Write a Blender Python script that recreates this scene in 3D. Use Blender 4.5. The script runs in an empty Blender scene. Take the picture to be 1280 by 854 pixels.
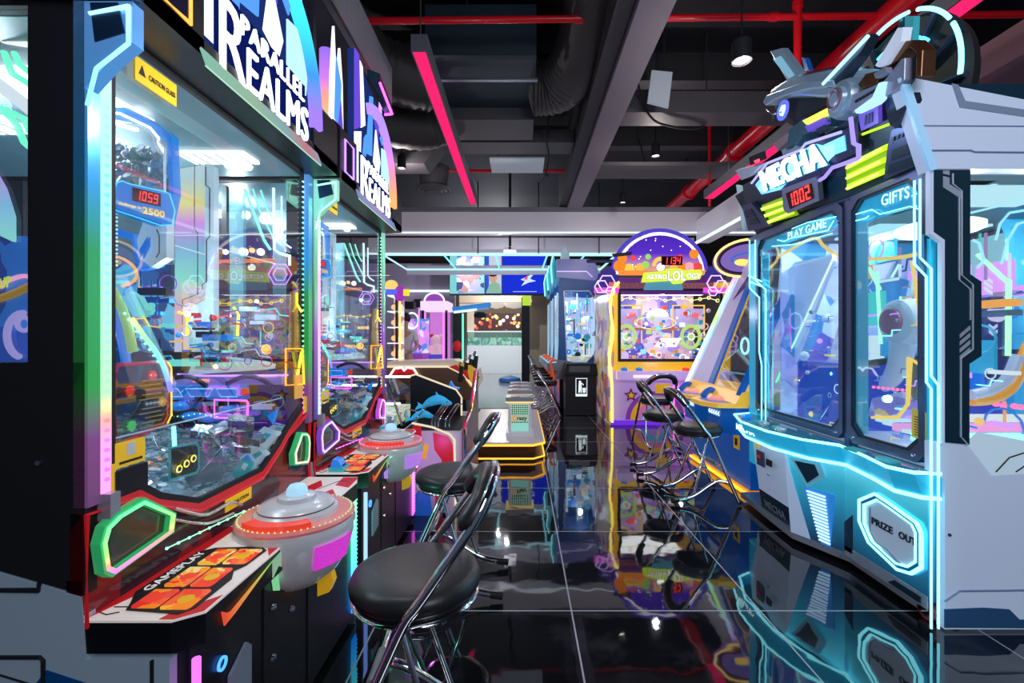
import bpy, bmesh, math, random
from mathutils import Vector, Matrix
random.seed(7)
sc = bpy.context.scene
col = sc.collection
F = 569.0; CX = 652.0; CY = 425.0; H = 1.25      # focal length in pixels, vanishing point, eye height

# ------------------------------------------------------------------ measuring helpers
def PX(px, py, X):
    Y = X*F/(px-CX); return Vector((X, Y, H+(CY-py)/F*Y))
def PY(px, py, Y): return Vector(((px-CX)/F*Y, Y, H+(CY-py)/F*Y))
def PZ(px, py, Z):
    Y = (Z-H)*F/(CY-py); return Vector(((px-CX)/F*Y, Y, Z))
def PF(px, py, off=0.0):                            # leaning fascia of the big claw machine
    a = (px-CX)/F; c = (CY-py)/F
    t = (.38*1.78+.15*.74)/(.38*a+.15*c)
    p = Vector((t*a, t, H+t*c)); n = Vector((-.38, 0, -.15)).normalized()
    return p + n*off

# ------------------------------------------------------------------ materials
MATS = {}
def nodes(m):
    m.use_nodes = True; nt = m.node_tree
    for n in list(nt.nodes): nt.nodes.remove(n)
    return nt
def pr(name, c, rough=.5, metal=0.0, em=None, es=0.0, noise=0.0, coat=0.0, scale=40, bump=0.0, spec=.5):
    if name in MATS: return MATS[name]
    m = bpy.data.materials.new(name); nt = nodes(m)
    b = nt.nodes.new('ShaderNodeBsdfPrincipled'); o = nt.nodes.new('ShaderNodeOutputMaterial')
    nt.links.new(b.outputs[0], o.inputs[0])
    b.inputs['Base Color'].default_value = (*c, 1); b.inputs['Roughness'].default_value = rough
    b.inputs['Metallic'].default_value = metal; b.inputs['Coat Weight'].default_value = coat
    b.inputs['Specular IOR Level'].default_value = spec
    if em:
        b.inputs['Emission Color'].default_value = (*em, 1); b.inputs['Emission Strength'].default_value = es
    tc = nt.nodes.new('ShaderNodeTexCoord'); n = nt.nodes.new('ShaderNodeTexNoise'); n.inputs['Scale'].default_value = scale
    nt.links.new(tc.outputs['Object'], n.inputs['Vector'])
    mr = nt.nodes.new('ShaderNodeMapRange')
    k = noise if noise else .06
    mr.inputs['To Min'].default_value = max(0, rough-k); mr.inputs['To Max'].default_value = min(1, rough+k)
    nt.links.new(n.outputs['Fac'], mr.inputs['Value']); nt.links.new(mr.outputs[0], b.inputs['Roughness'])
    if bump:
        bp = nt.nodes.new('ShaderNodeBump'); bp.inputs['Strength'].default_value = bump; bp.inputs['Distance'].default_value = .01
        nt.links.new(n.outputs['Fac'], bp.inputs['Height']); nt.links.new(bp.outputs[0], b.inputs['Normal'])
    MATS[name] = m; return m
def em(name, c, s=3.0):
    if name in MATS: return MATS[name]
    m = bpy.data.materials.new(name); nt = nodes(m)
    e = nt.nodes.new('ShaderNodeEmission'); o = nt.nodes.new('ShaderNodeOutputMaterial')
    e.inputs[0].default_value = (*c, 1); e.inputs[1].default_value = s
    nt.links.new(e.outputs[0], o.inputs[0]); MATS[name] = m; return m
def grad(name, stops, z0, z1, s=3.0, axis=2, world=True, rep=0, base=False):
    """emission whose colour runs along an axis of the place, as LED strips do; also for light painted on plain parts"""
    if name in MATS: return MATS[name]
    m = bpy.data.materials.new(name); nt = nodes(m)
    e = nt.nodes.new('ShaderNodeEmission'); o = nt.nodes.new('ShaderNodeOutputMaterial')
    g = nt.nodes.new('ShaderNodeNewGeometry'); sx = nt.nodes.new('ShaderNodeSeparateXYZ')
    nt.links.new(g.outputs['Position'], sx.inputs[0])
    mr = nt.nodes.new('ShaderNodeMapRange'); mr.inputs['From Min'].default_value = z0; mr.inputs['From Max'].default_value = z1
    nt.links.new(sx.outputs[axis], mr.inputs['Value'])
    cr = nt.nodes.new('ShaderNodeValToRGB'); el = cr.color_ramp.elements
    while len(el) < len(stops): el.new(.5)
    for q, (p, c) in zip(el, stops): q.position = p; q.color = (*c, 1)
    nt.links.new(mr.outputs[0], cr.inputs[0]); nt.links.new(cr.outputs[0], e.inputs[0])
    e.inputs[1].default_value = s
    if base:
        b = nt.nodes.new('ShaderNodeBsdfPrincipled'); b.inputs['Roughness'].default_value = .25; b.inputs['Metallic'].default_value = .6
        nt.links.new(cr.outputs[0], b.inputs['Base Color']); nt.links.new(cr.outputs[0], b.inputs['Emission Color'])
        b.inputs['Emission Strength'].default_value = s; nt.links.new(b.outputs[0], o.inputs[0])
    else: nt.links.new(e.outputs[0], o.inputs[0])
    MATS[name] = m; return m
def art(name, cols, scale=12, s=.6, rough=.3, stretch=(1,1,1), feat='F1', randomness=1.0):
    """printed, illegible artwork: cells of several inks"""
    if name in MATS: return MATS[name]
    m = bpy.data.materials.new(name); nt = nodes(m)
    b = nt.nodes.new('ShaderNodeBsdfPrincipled'); o = nt.nodes.new('ShaderNodeOutputMaterial')
    nt.links.new(b.outputs[0], o.inputs[0]); b.inputs['Roughness'].default_value = rough
    tc = nt.nodes.new('ShaderNodeTexCoord'); mp = nt.nodes.new('ShaderNodeMapping'); mp.inputs['Scale'].default_value = stretch
    nt.links.new(tc.outputs['Object'], mp.inputs[0])
    nz = nt.nodes.new('ShaderNodeTexNoise'); nz.inputs['Scale'].default_value = scale*.6
    nt.links.new(mp.outputs[0], nz.inputs['Vector'])
    mx = nt.nodes.new('ShaderNodeMixRGB'); mx.inputs[0].default_value = .12
    nt.links.new(mp.outputs[0], mx.inputs[1]); nt.links.new(nz.outputs['Color'], mx.inputs[2])
    v = nt.nodes.new('ShaderNodeTexVoronoi'); v.inputs['Scale'].default_value = scale; v.inputs['Randomness'].default_value = randomness
    nt.links.new(mx.outputs[0], v.inputs['Vector'])
    sp = nt.nodes.new('ShaderNodeSeparateColor'); nt.links.new(v.outputs['Color'], sp.inputs[0])
    cr = nt.nodes.new('ShaderNodeValToRGB'); cr.color_ramp.interpolation = 'CONSTANT'; el = cr.color_ramp.elements
    while len(el) < len(cols): el.new(.5)
    for i, c in enumerate(cols): el[i].position = i/len(cols); el[i].color = (*c, 1)
    nt.links.new(sp.outputs[0], cr.inputs[0]); nt.links.new(cr.outputs[0], b.inputs['Base Color'])
    nt.links.new(cr.outputs[0], b.inputs['Emission Color']); b.inputs['Emission Strength'].default_value = s
    MATS[name] = m; return m
def glassmat(name, tint=(1,1,1), refl=.9, base=.04, fog=0.0, fogc=(.6,.8,1)):
    if name in MATS: return MATS[name]
    m = bpy.data.materials.new(name); nt = nodes(m); o = nt.nodes.new('ShaderNodeOutputMaterial')
    t = nt.nodes.new('ShaderNodeBsdfTransparent'); t.inputs[0].default_value = (*tint, 1)
    g = nt.nodes.new('ShaderNodeBsdfGlossy'); g.inputs['Roughness'].default_value = .0
    fr = nt.nodes.new('ShaderNodeFresnel'); fr.inputs[0].default_value = 1.45
    mr = nt.nodes.new('ShaderNodeMapRange'); mr.inputs['To Min'].default_value = base*0; mr.inputs['To Max'].default_value = refl
    nt.links.new(fr.outputs[0], mr.inputs['Value'])
    mx = nt.nodes.new('ShaderNodeMixShader'); nt.links.new(mr.outputs[0], mx.inputs[0])
    nt.links.new(t.outputs[0], mx.inputs[1]); nt.links.new(g.outputs[0], mx.inputs[2])
    last = mx
    if fog:
        d = nt.nodes.new('ShaderNodeBsdfDiffuse'); d.inputs[0].default_value = (*fogc, 1)
        m2 = nt.nodes.new('ShaderNodeMixShader'); m2.inputs[0].default_value = fog
        nt.links.new(mx.outputs[0], m2.inputs[1]); nt.links.new(d.outputs[0], m2.inputs[2]); last = m2
    nt.links.new(last.outputs[0], o.inputs[0]); MATS[name] = m; return m
def floormat():
    m = bpy.data.materials.new('polished black tile'); nt = nodes(m)
    b = nt.nodes.new('ShaderNodeBsdfPrincipled'); o = nt.nodes.new('ShaderNodeOutputMaterial'); nt.links.new(b.outputs[0], o.inputs[0])
    g = nt.nodes.new('ShaderNodeNewGeometry'); mp = nt.nodes.new('ShaderNodeMapping')
    mp.inputs['Location'].default_value = (-.23, -.36, 0)
    nt.links.new(g.outputs['Position'], mp.inputs[0])
    br = nt.nodes.new('ShaderNodeTexBrick'); br.offset = 0; br.inputs['Scale'].default_value = 1.0
    br.inputs['Brick Width'].default_value = .87; br.inputs['Row Height'].default_value = .87
    br.inputs['Mortar Size'].default_value = .0035; br.inputs['Mortar Smooth'].default_value = 0
    br.inputs['Color1'].default_value = (.006,.006,.008,1); br.inputs['Color2'].default_value = (.008,.008,.010,1)
    br.inputs['Mortar'].default_value = (.42,.42,.46,1)
    nt.links.new(mp.outputs[0], br.inputs['Vector'])
    n = nt.nodes.new('ShaderNodeTexNoise'); n.inputs['Scale'].default_value = 3.0; n.inputs['Detail'].default_value = 8; n.inputs['Roughness'].default_value = .65
    nt.links.new(g.outputs['Position'], n.inputs['Vector'])
    cr = nt.nodes.new('ShaderNodeValToRGB'); cr.color_ramp.elements[0].position = .52; cr.color_ramp.elements[0].color = (0,0,0,1)
    cr.color_ramp.elements[1].position = .75; cr.color_ramp.elements[1].color = (.035,.035,.04,1)
    nt.links.new(n.outputs['Fac'], cr.inputs[0])
    ad = nt.nodes.new('ShaderNodeMixRGB'); ad.blend_type = 'ADD'; ad.inputs[0].default_value = 1
    nt.links.new(br.outputs['Color'], ad.inputs[1]); nt.links.new(cr.outputs[0], ad.inputs[2])
    nt.links.new(ad.outputs[0], b.inputs['Base Color'])
    mr = nt.nodes.new('ShaderNodeMapRange'); mr.inputs['To Min'].default_value = .035; mr.inputs['To Max'].default_value = .5
    nt.links.new(br.outputs['Fac'], mr.inputs['Value']); nt.links.new(mr.outputs[0], b.inputs['Roughness'])
    b.inputs['Specular IOR Level'].default_value = .9; b.inputs['IOR'].default_value = 1.6
    b2 = nt.nodes.new('ShaderNodeTexNoise'); b2.inputs['Scale'].default_value = 4.5; b2.inputs['Detail'].default_value = 2
    nt.links.new(g.outputs['Position'], b2.inputs['Vector'])
    bp = nt.nodes.new('ShaderNodeBump'); bp.inputs['Strength'].default_value = .10; bp.inputs['Distance'].default_value = .012
    nt.links.new(b2.outputs['Fac'], bp.inputs['Height']); nt.links.new(bp.outputs[0], b.inputs['Normal'])
    return m

BLACK = pr('black laminate', (.006,.007,.010), .35)
MATTE = pr('matte black', (.012,.013,.016), .7)
NAVY = pr('navy shell', (.01,.04,.10), .3)
WHITE = pr('white laminate', (.62,.68,.80), .4)
GREYW = pr('grey white laminate', (.42,.48,.56), .45)
CHROME = pr('chrome', (.95,.96,.98), .07, 1.0, noise=.02)
STEEL = pr('brushed steel', (.5,.52,.56), .3, 1.0)
SILVER = pr('silver plastic', (.55,.57,.60), .28, .6)
VINYL = pr('black vinyl', (.018,.018,.02), .38, bump=.06, scale=90)
RUBBER = pr('black rubber', (.01,.01,.01), .8)
RED = pr('red plastic', (.75,.02,.03), .3, em=(.9,.02,.03), es=.15)
REDT = pr('red ring', (.85,.06,.04), .15, em=(1,.08,.04), es=.45)
CREAM = pr('cream print', (.88,.80,.76), .3, em=(.95,.85,.8), es=.30)  # emission added to brighten the deck print, which is no lamp
YEL = pr('yellow plastic', (.95,.55,.02), .3, em=(1,.55,.02), es=.25)
YST = pr('yellow sticker', (.9,.55,.01), .5, em=(1,.6,.02), es=.25)
INK = pr('black ink', (.01,.01,.015), .6)
GLASS = glassmat('clear glass', refl=.32)
GLASSL = glassmat('clear acrylic', (.97,.99,1), .35)
GLASSC = glassmat('cyan tinted acrylic', (.85,.97,1), .30, fog=.03, fogc=(.35,.8,1))
CYN = em('cyan neon', (.22,.85,1), 3.2)
CYS = em('soft cyan glow', (.05,.55,.85), 1.0)
WHT = em('white light', (.95,.97,1), 3.0)
WSOFT = em('soft white light', (.80,.92,1), 1.2)
PNK = em('magenta light', (1,.02,.16), 1.05)
MAG = em('magenta neon', (1,.12,.9), 2.6)
PUR = em('violet neon', (.42,.2,1), 2.6)
BLU = em('blue neon', (.05,.25,1), 2.6)
GRN = em('green neon', (.1,1,.35), 2.2)
YLN = em('yellow neon', (1,.78,.05), 2.4)
ORN = em('orange neon', (1,.42,.03), 2.2)
LIME = em('lime light', (.50,.92,.03), 1.5)
LIMEH = em('bright lime tube', (.85,1,.15), 2.2)
REDE = em('red digits', (1,.05,.05), 2.6)
DIG = pr('dark red display', (.03,.0,.0), .2)

# ------------------------------------------------------------------ mesh building
class MB:
    def __init__(s): s.v = []; s.f = []
    def add(s, vs, fs):
        n = len(s.v); s.v += [Vector(p) for p in vs]; s.f += [tuple(i+n for i in f) for f in fs]; return s
    def box(s, x0, x1, y0, y1, z0, z1):
        return s.add([(x0,y0,z0),(x1,y0,z0),(x1,y1,z0),(x0,y1,z0),(x0,y0,z1),(x1,y0,z1),(x1,y1,z1),(x0,y1,z1)],
            [(0,3,2,1),(4,5,6,7),(0,1,5,4),(1,2,6,5),(2,3,7,6),(3,0,4,7)])
    def prism(s, pts, vec):
        pts = [Vector(p) for p in pts]; vec = Vector(vec); n = len(pts)
        return s.add(pts+[p+vec for p in pts], [tuple(range(n)), tuple(range(2*n-1, n-1, -1))]+[(i,(i+1)%n,n+(i+1)%n,n+i) for i in range(n)])
    def ring(s, outer, inner, vec):
        n = len(outer); vec = Vector(vec); o = [Vector(p) for p in outer]; i_ = [Vector(p) for p in inner]
        vs = o+i_+[p+vec for p in o]+[p+vec for p in i_]; fs = []
        for k in range(n):
            j = (k+1) % n
            fs += [(k,j,n+j,n+k), (2*n+k,3*n+k,3*n+j,2*n+j), (k,2*n+k,2*n+j,j), (n+k,n+j,3*n+j,3*n+k)]
        return s.add(vs, fs)
    def tube(s, pts, r, n=8, closed=False, flat=1.0):
        pts = [Vector(p) for p in pts]; m = len(pts); base = len(s.v)
        up = None; rings = []
        for i, p in enumerate(pts):
            a = pts[(i-1) % m] if (closed or i > 0) else p
            b = pts[(i+1) % m] if (closed or i < m-1) else p
            d = (b-a).normalized()
            if up is None:
                up = Vector((0,0,1)) if abs(d.z) < .9 else Vector((0,1,0))
            x = d.cross(up)
            if x.length < 1e-5: x = d.cross(Vector((1,.1,0)))
            x.normalize(); y = x.cross(d).normalized(); up = y
            rr = r[i] if isinstance(r, (list, tuple)) else r
            k = 1.0
            if 0 < i < m-1:
                d1 = (p-a).normalized(); d2 = (b-p).normalized(); k = 1/max(.6, math.sqrt(max(.01,(1+d1.dot(d2))/2)))
            rings.append([p+(x*math.cos(t)*rr*flat+y*math.sin(t)*rr)*(1 if k < 1.05 else k) for t in [2*math.pi*q/n for q in range(n)]])
        vs = [q for rg in rings for q in rg]; fs = []
        for i in range(m if closed else m-1):
            j = (i+1) % m
            for q in range(n):
                w = (q+1) % n; fs.append((i*n+q, i*n+w, j*n+w, j*n+q))
        if not closed: fs += [tuple(range(n-1,-1,-1)), tuple((m-1)*n+q for q in range(n))]
        return s.add(vs, fs)
    def cyl(s, a, b, r, n=20, r2=None): return s.tube([a, b], [r, r if r2 is None else r2], n)
    def lathe(s, prof, c, n=32, axis='z', cap=True):
        c = Vector(c); vs = []; fs = []
        for (r, z) in prof:
            for q in range(n):
                t = 2*math.pi*q/n; x, y = r*math.cos(t), r*math.sin(t)
                vs.append(c+(Vector((x,y,z)) if axis == 'z' else Vector((z,x,y)) if axis == 'x' else Vector((x,z,y))))
        for i in range(len(prof)-1):
            for q in range(n):
                w = (q+1) % n; fs.append((i*n+q, i*n+w, (i+1)*n+w, (i+1)*n+q))
        if cap: fs += [tuple(range(n-1,-1,-1)), tuple((len(prof)-1)*n+q for q in range(n))]
        return s.add(vs, fs)
    def sph(s, c, r, n=12, sx=1, sy=1, sz=1):
        prof = [(max(1e-4, r*math.sin(math.pi*i/n)), -r*math.cos(math.pi*i/n)) for i in range(n+1)]
        m = MB().lathe(prof, (0,0,0), n*2); c = Vector(c)
        return s.add([c+Vector((p.x*sx, p.y*sy, p.z*sz)) for p in m.v], m.f)
    def build(s, name, mat, parent=None, smooth=None, bevel=0, loc=None):
        me = bpy.data.meshes.new(name)
        off = wloc(parent) if parent else Vector(loc or (0,0,0))
        me.from_pydata([p-off for p in s.v], [], s.f); me.validate()
        bm = bmesh.new(); bm.from_mesh(me); bmesh.ops.recalc_face_normals(bm, faces=bm.faces[:])
        bm.to_mesh(me); bm.free()
        if smooth is not None:
            me.shade_smooth(); me.set_sharp_from_angle(angle=math.radians(smooth))
        me.materials.append(mat)
        o = bpy.data.objects.new(name, me); col.objects.link(o)
        if parent: o.parent = parent
        else: o.location = off
        if bevel:
            b = o.modifiers.new('bevel', 'BEVEL'); b.width = bevel; b.segments = 2; b.limit_method = 'ANGLE'
        return o
def wloc(o):
    p = Vector(o.location)
    while o.parent: o = o.parent; p += Vector(o.location)
    return p
def thing(name, label, cat, loc, group=None):
    o = bpy.data.objects.new(name, None); col.objects.link(o); o.location = loc; o.empty_display_size = .05
    o['label'] = label; o['category'] = cat
    if group: o['group'] = group
    return o
def tag(o, label, cat, group=None, kind=None):
    o['label'] = label; o['category'] = cat
    if group: o['group'] = group
    if kind: o['kind'] = kind
    return o
def struct(o): o['kind'] = 'structure'; return o
def dup(root, loc, rotz=0, label=None, scale=None):
    def rec(o, parent):
        for ch in [c for c in bpy.data.objects if c.parent == o]:
            c = ch.copy(); col.objects.link(c); c.parent = parent; rec(ch, c)
    r = root.copy(); col.objects.link(r); r.location = loc; r.rotation_euler = (0,0,rotz)
    if scale: r.scale = (scale,)*3
    if label: r['label'] = label
    rec(root, r); return r
def smoothpath(pts, sub=5, closed=False):
    P = [Vector(p) for p in pts]; out = []; m = len(P)
    for i in range(m if closed else m-1):
        if closed: p0,p1,p2,p3 = P[(i-1)%m],P[i],P[(i+1)%m],P[(i+2)%m]
        else: p0,p1,p2,p3 = P[max(0,i-1)],P[i],P[i+1],P[min(m-1,i+2)]
        for k in range(sub):
            t = k/sub
            out.append(.5*((2*p1)+(-p0+p2)*t+(2*p0-5*p1+4*p2-p3)*t*t+(-p0+3*p1-3*p2+p3)*t**3))
    if not closed: out.append(P[-1])
    return out
def textmb(body, o, u, v, depth=.004, bold=0.0, shear=0.0, n=None):
    cu = bpy.data.curves.new('t', 'FONT'); cu.body = body; cu.offset = bold; cu.shear = shear; cu.resolution_u = 3
    cu.space_character = 1.05
    ob = bpy.data.objects.new('t', cu); col.objects.link(ob)
    dg = bpy.context.evaluated_depsgraph_get(); me = bpy.data.meshes.new_from_object(ob.evaluated_get(dg))
    xs = [w.co.x for w in me.vertices]; ys = [w.co.y for w in me.vertices]
    x0, x1, y0, y1 = min(xs), max(xs), min(ys), max(ys)
    o, u, v = Vector(o), Vector(u), Vector(v)
    nn = Vector(n) if n is not None else u.cross(v).normalized()
    mb = MB(); vs = [o+u*((w.co.x-x0)/(x1-x0))+v*((w.co.y-y0)/(y1-y0)) for w in me.vertices]
    fs = [tuple(p.vertices) for p in me.polygons]
    mb.add([p+nn*depth for p in vs], fs)
    # side walls along open edges
    cnt = {}
    for f in fs:
        for i in range(len(f)):
            a, b = f[i], f[(i+1) % len(f)]; k = (min(a,b), max(a,b)); cnt[k] = cnt.get(k, 0)+1
    base = len(mb.v); mb.v += vs
    for (a, b), c in cnt.items():
        if c == 1: mb.f.append((a, b, base+b, base+a))
    bpy.data.objects.remove(ob); bpy.data.curves.remove(cu); bpy.data.meshes.remove(me)
    return mb
SEG = {'0':'abcdef','1':'bc','2':'abged','3':'abgcd','4':'fgbc','5':'afgcd','9':'abcdfg'}
def seg7(s, o, u, v, depth=.003):
    mb = MB(); o, u, v = Vector(o), Vector(u), Vector(v); n = u.cross(v).normalized()*depth; w = 1/len(s)
    for i, ch in enumerate(s):
        x0 = i*w+w*.16; x1 = (i+1)*w-w*.16; t = w*.13; tv = .13
        R = dict(a=(x0,x1,1-tv,1), d=(x0,x1,0,tv), g=(x0,x1,.5-tv/2,.5+tv/2), b=(x1-t,x1,.53,.97), c=(x1-t,x1,.03,.47), f=(x0,x0+t,.53,.97), e=(x0,x0+t,.03,.47))
        for k in SEG[ch]:
            a,b,c,d = R[k]; q = .06*(c-.5)*w*3; q2 = .06*(d-.5)*w*3
            mb.prism([o+u*(a+q)+v*c, o+u*(b+q)+v*c, o+u*(b+q2)+v*d, o+u*(a+q2)+v*d], n)
    return mb
def arealight(name, loc, size, power, color=(1,1,1), rot=(0,0,0), sy=None):
    l = bpy.data.lights.new(name, 'AREA'); l.energy = power; l.color = color; l.size = size
    if sy: l.shape = 'RECTANGLE'; l.size_y = sy
    o = bpy.data.objects.new(name, l); col.objects.link(o); o.location = loc; o.rotation_euler = rot; return o
def ptlight(name, loc, power, color=(1,1,1), r=.05):
    l = bpy.data.lights.new(name, 'POINT'); l.energy = power; l.color = color; l.shadow_soft_size = r
    o = bpy.data.objects.new(name, l); col.objects.link(o); o.location = loc; return o
# ================================================================== ROOM
struct(MB().box(-7,9,-3,20,-.1,0).build('floor', floormat()))
struct(MB().box(-7,9,-3,20,4.5,4.6).build('ceiling', pr('ceiling black', (.012,.012,.016), .8)))
WALL = pr('plum grey wall', (.34,.30,.40), .7, em=(.5,.42,.6), es=.07)
struct(MB().box(-7.1,-7,-3,20,0,4.5).build('wall_left', WALL))
struct(MB().box(9,9.1,-3,20,0,4.5).build('wall_right', WALL))
struct(MB().box(-7,9,20,20.1,0,4.5).build('wall_back', pr('shop wall cream', (.55,.48,.40), .7)))
struct(MB().box(-7,-2.05,14,14.15,0,3.6).build('wall_partition', WALL))
# pale tiled floor of the far hall
struct(MB().box(-3.2,.62,8.3,16.5,0.0,.006).build('floor_far', pr('pale polished floor', (.50,.54,.56), .12)))
FAS = pr('satin white fascia', (.62,.60,.66), .35, .25, em=(.62,.56,.66), es=.16)  # faint emission stands in for light falling on the beams
m = MB().box(-2.6,4.4,8.0,8.25,3.14,3.50); struct(m.build('trim_1', FAS))
struct(MB().box(-2.6,4.4,7.98,8.25,3.51,3.58).build('trim_2', pr('grey fascia', (.22,.22,.25), .5)))
struct(MB().box(-2.6,4.4,7.97,8.0,3.12,3.145).build('trim_3', WSOFT))
struct(MB().box(-3.2,3.6,9.5,9.7,3.06,3.38).build('trim_4', FAS))
struct(MB().box(-3.2,3.6,9.47,9.5,3.03,3.06).build('trim_5', WSOFT))
struct(MB().box(3.07,3.3,5.5,8.0,2.95,3.35).build('trim_6', FAS))
struct(MB().box(3.03,3.07,5.5,8.0,2.93,2.965).build('trim_7', WSOFT))
struct(MB().box(-4.6,-2.0,13.9,14.0,2.72,2.78).build('trim_8', WSOFT))
# roof beams
DK = pr('painted beam grey', (.20,.17,.20), .55)
DK2 = pr('dark duct grey', (.075,.07,.075), .6)
DK3 = pr('dark beam', (.028,.027,.032), .6)
b1 = MB().box(.80,1.05,2.2,8.1,3.55,3.85)
o = b1.build('ceiling_beam', DK); tag(o, 'long grey boxed beam running away down the middle of the ceiling', 'beam')
o = MB().box(.66,.79,2.2,8.1,3.6,4.3).build('ceiling_beam', DK3); tag(o, 'dark steel beam tight along the left side of the long grey ceiling beam', 'beam')
o = MB().box(3.6,4.1,2.0,8,3.3,3.55).build('ceiling_beam', pr('rose grey beam', (.30,.16,.18), .5)); tag(o, 'rose tinted boxed beam far right above the big claw machine', 'beam')
for (y, z, lab) in ((3.2,4.1,'nearest'),(5.0,4.1,'middle'),(6.8,4.15,'farthest')):
    o = MB().box(-4,7,y,y+.18,z,z+.3).build('cross_beam', DK3)
    tag(o, 'dark steel cross beam high under the ceiling, %s of the three' % lab, 'beam')
o = MB().box(1.05,5.5,4.7,5.0,3.60,3.82).build('cable_tray', DK2); tag(o, 'wide grey cable tray crossing right of the long beam', 'tray')
o = MB().box(1.05,3.4,6.0,6.5,3.55,3.60).build('cable_tray', DK2); tag(o, 'flat grey tray panel hung below the red pipe, right of the long beam', 'tray')
mb = MB(); mb.prism([(-2.9,5.6,3.42),(-1.2,5.6,3.42),(-1.0,5.6,3.68),(.65,5.6,3.68),(.65,5.6,3.84),(-1.1,5.6,3.84),(-1.3,5.6,3.56),(-2.9,5.6,3.56)], (0,.35,0))
tag(mb.build('air_duct', DK2), 'low grey duct with a kinked step crossing left of the long beam', 'duct')
# fan coil unit with flexible ducts
t = thing('fan_coil_unit', 'dark boxed fan unit hung between two ribbed flexible ducts', 'fan unit', (-.35,4.3,3.9))
MB().box(-.85,.13,4.0,4.9,3.75,4.2).build('casing', pr('teal black casing', (.02,.035,.05), .5), t)
MB().box(-.85,.13,4.9,5.4,3.62,3.95).build('plenum', DK2, t)
MB().box(-.9,.15,4.25,4.29,3.68,3.7).build('hanger_rail', STEEL, t)
def flex(path, r):
    P = smoothpath(path, 14); m = MB(); m.tube(P, [r*(1+.06*(i % 2)) for i in range(len(P))], 16); return m
t2 = flex([(-1.9,2.2,4.4),(-1.7,3.2,4.1),(-1.45,4.2,3.85),(-.9,4.6,3.85)], .27).build('flexible_duct', pr('duct wrap', (.045,.04,.04), .6), None, 40)
tag(t2, 'dark ribbed flexible duct curling down left of the fan unit', 'duct')
t2 = flex([(.12,4.7,3.85),(.4,4.6,3.85),(.58,4.1,3.95),(.62,3.2,4.15),(.75,2.4,4.4)], .25).build('flexible_duct', MATS['duct wrap'], None, 40)
tag(t2, 'dark ribbed flexible duct bending up beside the long ceiling beam', 'duct')
t2 = flex([(-2.6,3.6,3.9),(-2.1,4.4,3.55),(-1.2,5.1,3.6),(-.85,5.2,3.75)], .2).build('flexible_duct', MATS['duct wrap'], None, 40)
tag(t2, 'lower dark flexible duct passing behind the red strip light', 'duct')
# speaker grille box
t = thing('ceiling_speaker', 'long grey box with a perforated face hung above the left machines', 'speaker box', (-1.2,2.5,2.94))
def perf():
    m = pr('perforated metal', (.35,.35,.38), .4, .5); nt = m.node_tree
    b = [n for n in nt.nodes if n.type == 'BSDF_PRINCIPLED'][0]
    g = nt.nodes.new('ShaderNodeNewGeometry'); v = nt.nodes.new('ShaderNodeTexVoronoi'); v.inputs['Scale'].default_value = 70; v.inputs['Randomness'].default_value = 0
    nt.links.new(g.outputs['Position'], v.inputs['Vector'])
    c = nt.nodes.new('ShaderNodeValToRGB'); c.color_ramp.elements[0].position = .2; c.color_ramp.elements[0].color = (.02,.02,.02,1); c.color_ramp.elements[1].position = .4; c.color_ramp.elements[1].color = (.55,.55,.6,1)
    nt.links.new(v.outputs['Distance'], c.inputs[0]); nt.links.new(c.outputs[0], b.inputs['Base Color']); return m
MB().box(-1.7,-.98,1.8,3.37,2.94,3.28).build('box', DK2, t)
MB().box(-.98,-.96,1.8,3.37,2.96,3.26).build('grille', perf(), t)
MB().box(-.985,-.955,1.8,3.38,2.93,2.96).build('edge_trim', STEEL, t)
# sprinkler pipes
RP = pr('red pipe paint', (.50,.008,.012), .25, em=(.6,.0,.02), es=.08)
def pipe(a, b, r, lab, cps):
    t = thing('sprinkler_pipe', lab, 'pipe', a)
    MB().cyl(a, b, r, 16).build('tube', RP, t, 40)
    a, b = Vector(a), Vector(b)
    for k in cps: MB().cyl(a.lerp(b, k), a.lerp(b, k+.06/(b-a).length), r*1.3, 16).build('coupling', RP, t, 40)
    if abs(a.z-b.z) < .2:
        for k in (.2,.8): p = a.lerp(b, k); MB().cyl(p,(p.x,p.y,4.5),.006,6).build('hanger', STEEL, t, 40)
pipe((2.95,2.2,3.85), (2.95,9,3.85), .10, 'thick red sprinkler pipe running away along the right of the ceiling', (.1,.35,.6,.85))
pipe((-1.6,3.66,3.81), (4.2,3.66,3.87), .026, 'thin red sprinkler pipe crossing near the top of the view', (.35,.62,.8))
pipe((-1.5,7.0,3.85), (4.2,7.0,3.85), .024, 'thin red sprinkler pipe crossing far back under the ceiling', (.3,.7))
pipe((2.22,3.66,4.5), (2.22,3.66,3.45), .03, 'short red drop pipe above the spotlight', (.5,))
pipe((2.6,6.3,4.5), (2.6,6.3,3.1), .018, 'thin red drop pipe right of the far spotlights', (.2,))
pipe((-2.45,7.0,4.5), (-2.45,7.0,3.2), .03, 'thin red drop pipe near the left round vent', (.5,))
# rods and hangers
for (x, y, z0, z1, lab) in ((1.5,4.8,3.8,4.5,'thin hanger rod at the left of the wide cable tray'),(1.95,4.8,3.8,4.5,'thin hanger rod in the middle of the wide cable tray')):
    tag(MB().cyl((x,y,z0),(x,y,z1),.006,8).build('hanger_rod', STEEL, None, 40, loc=(x,y,z0)), lab, 'rod')
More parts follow.
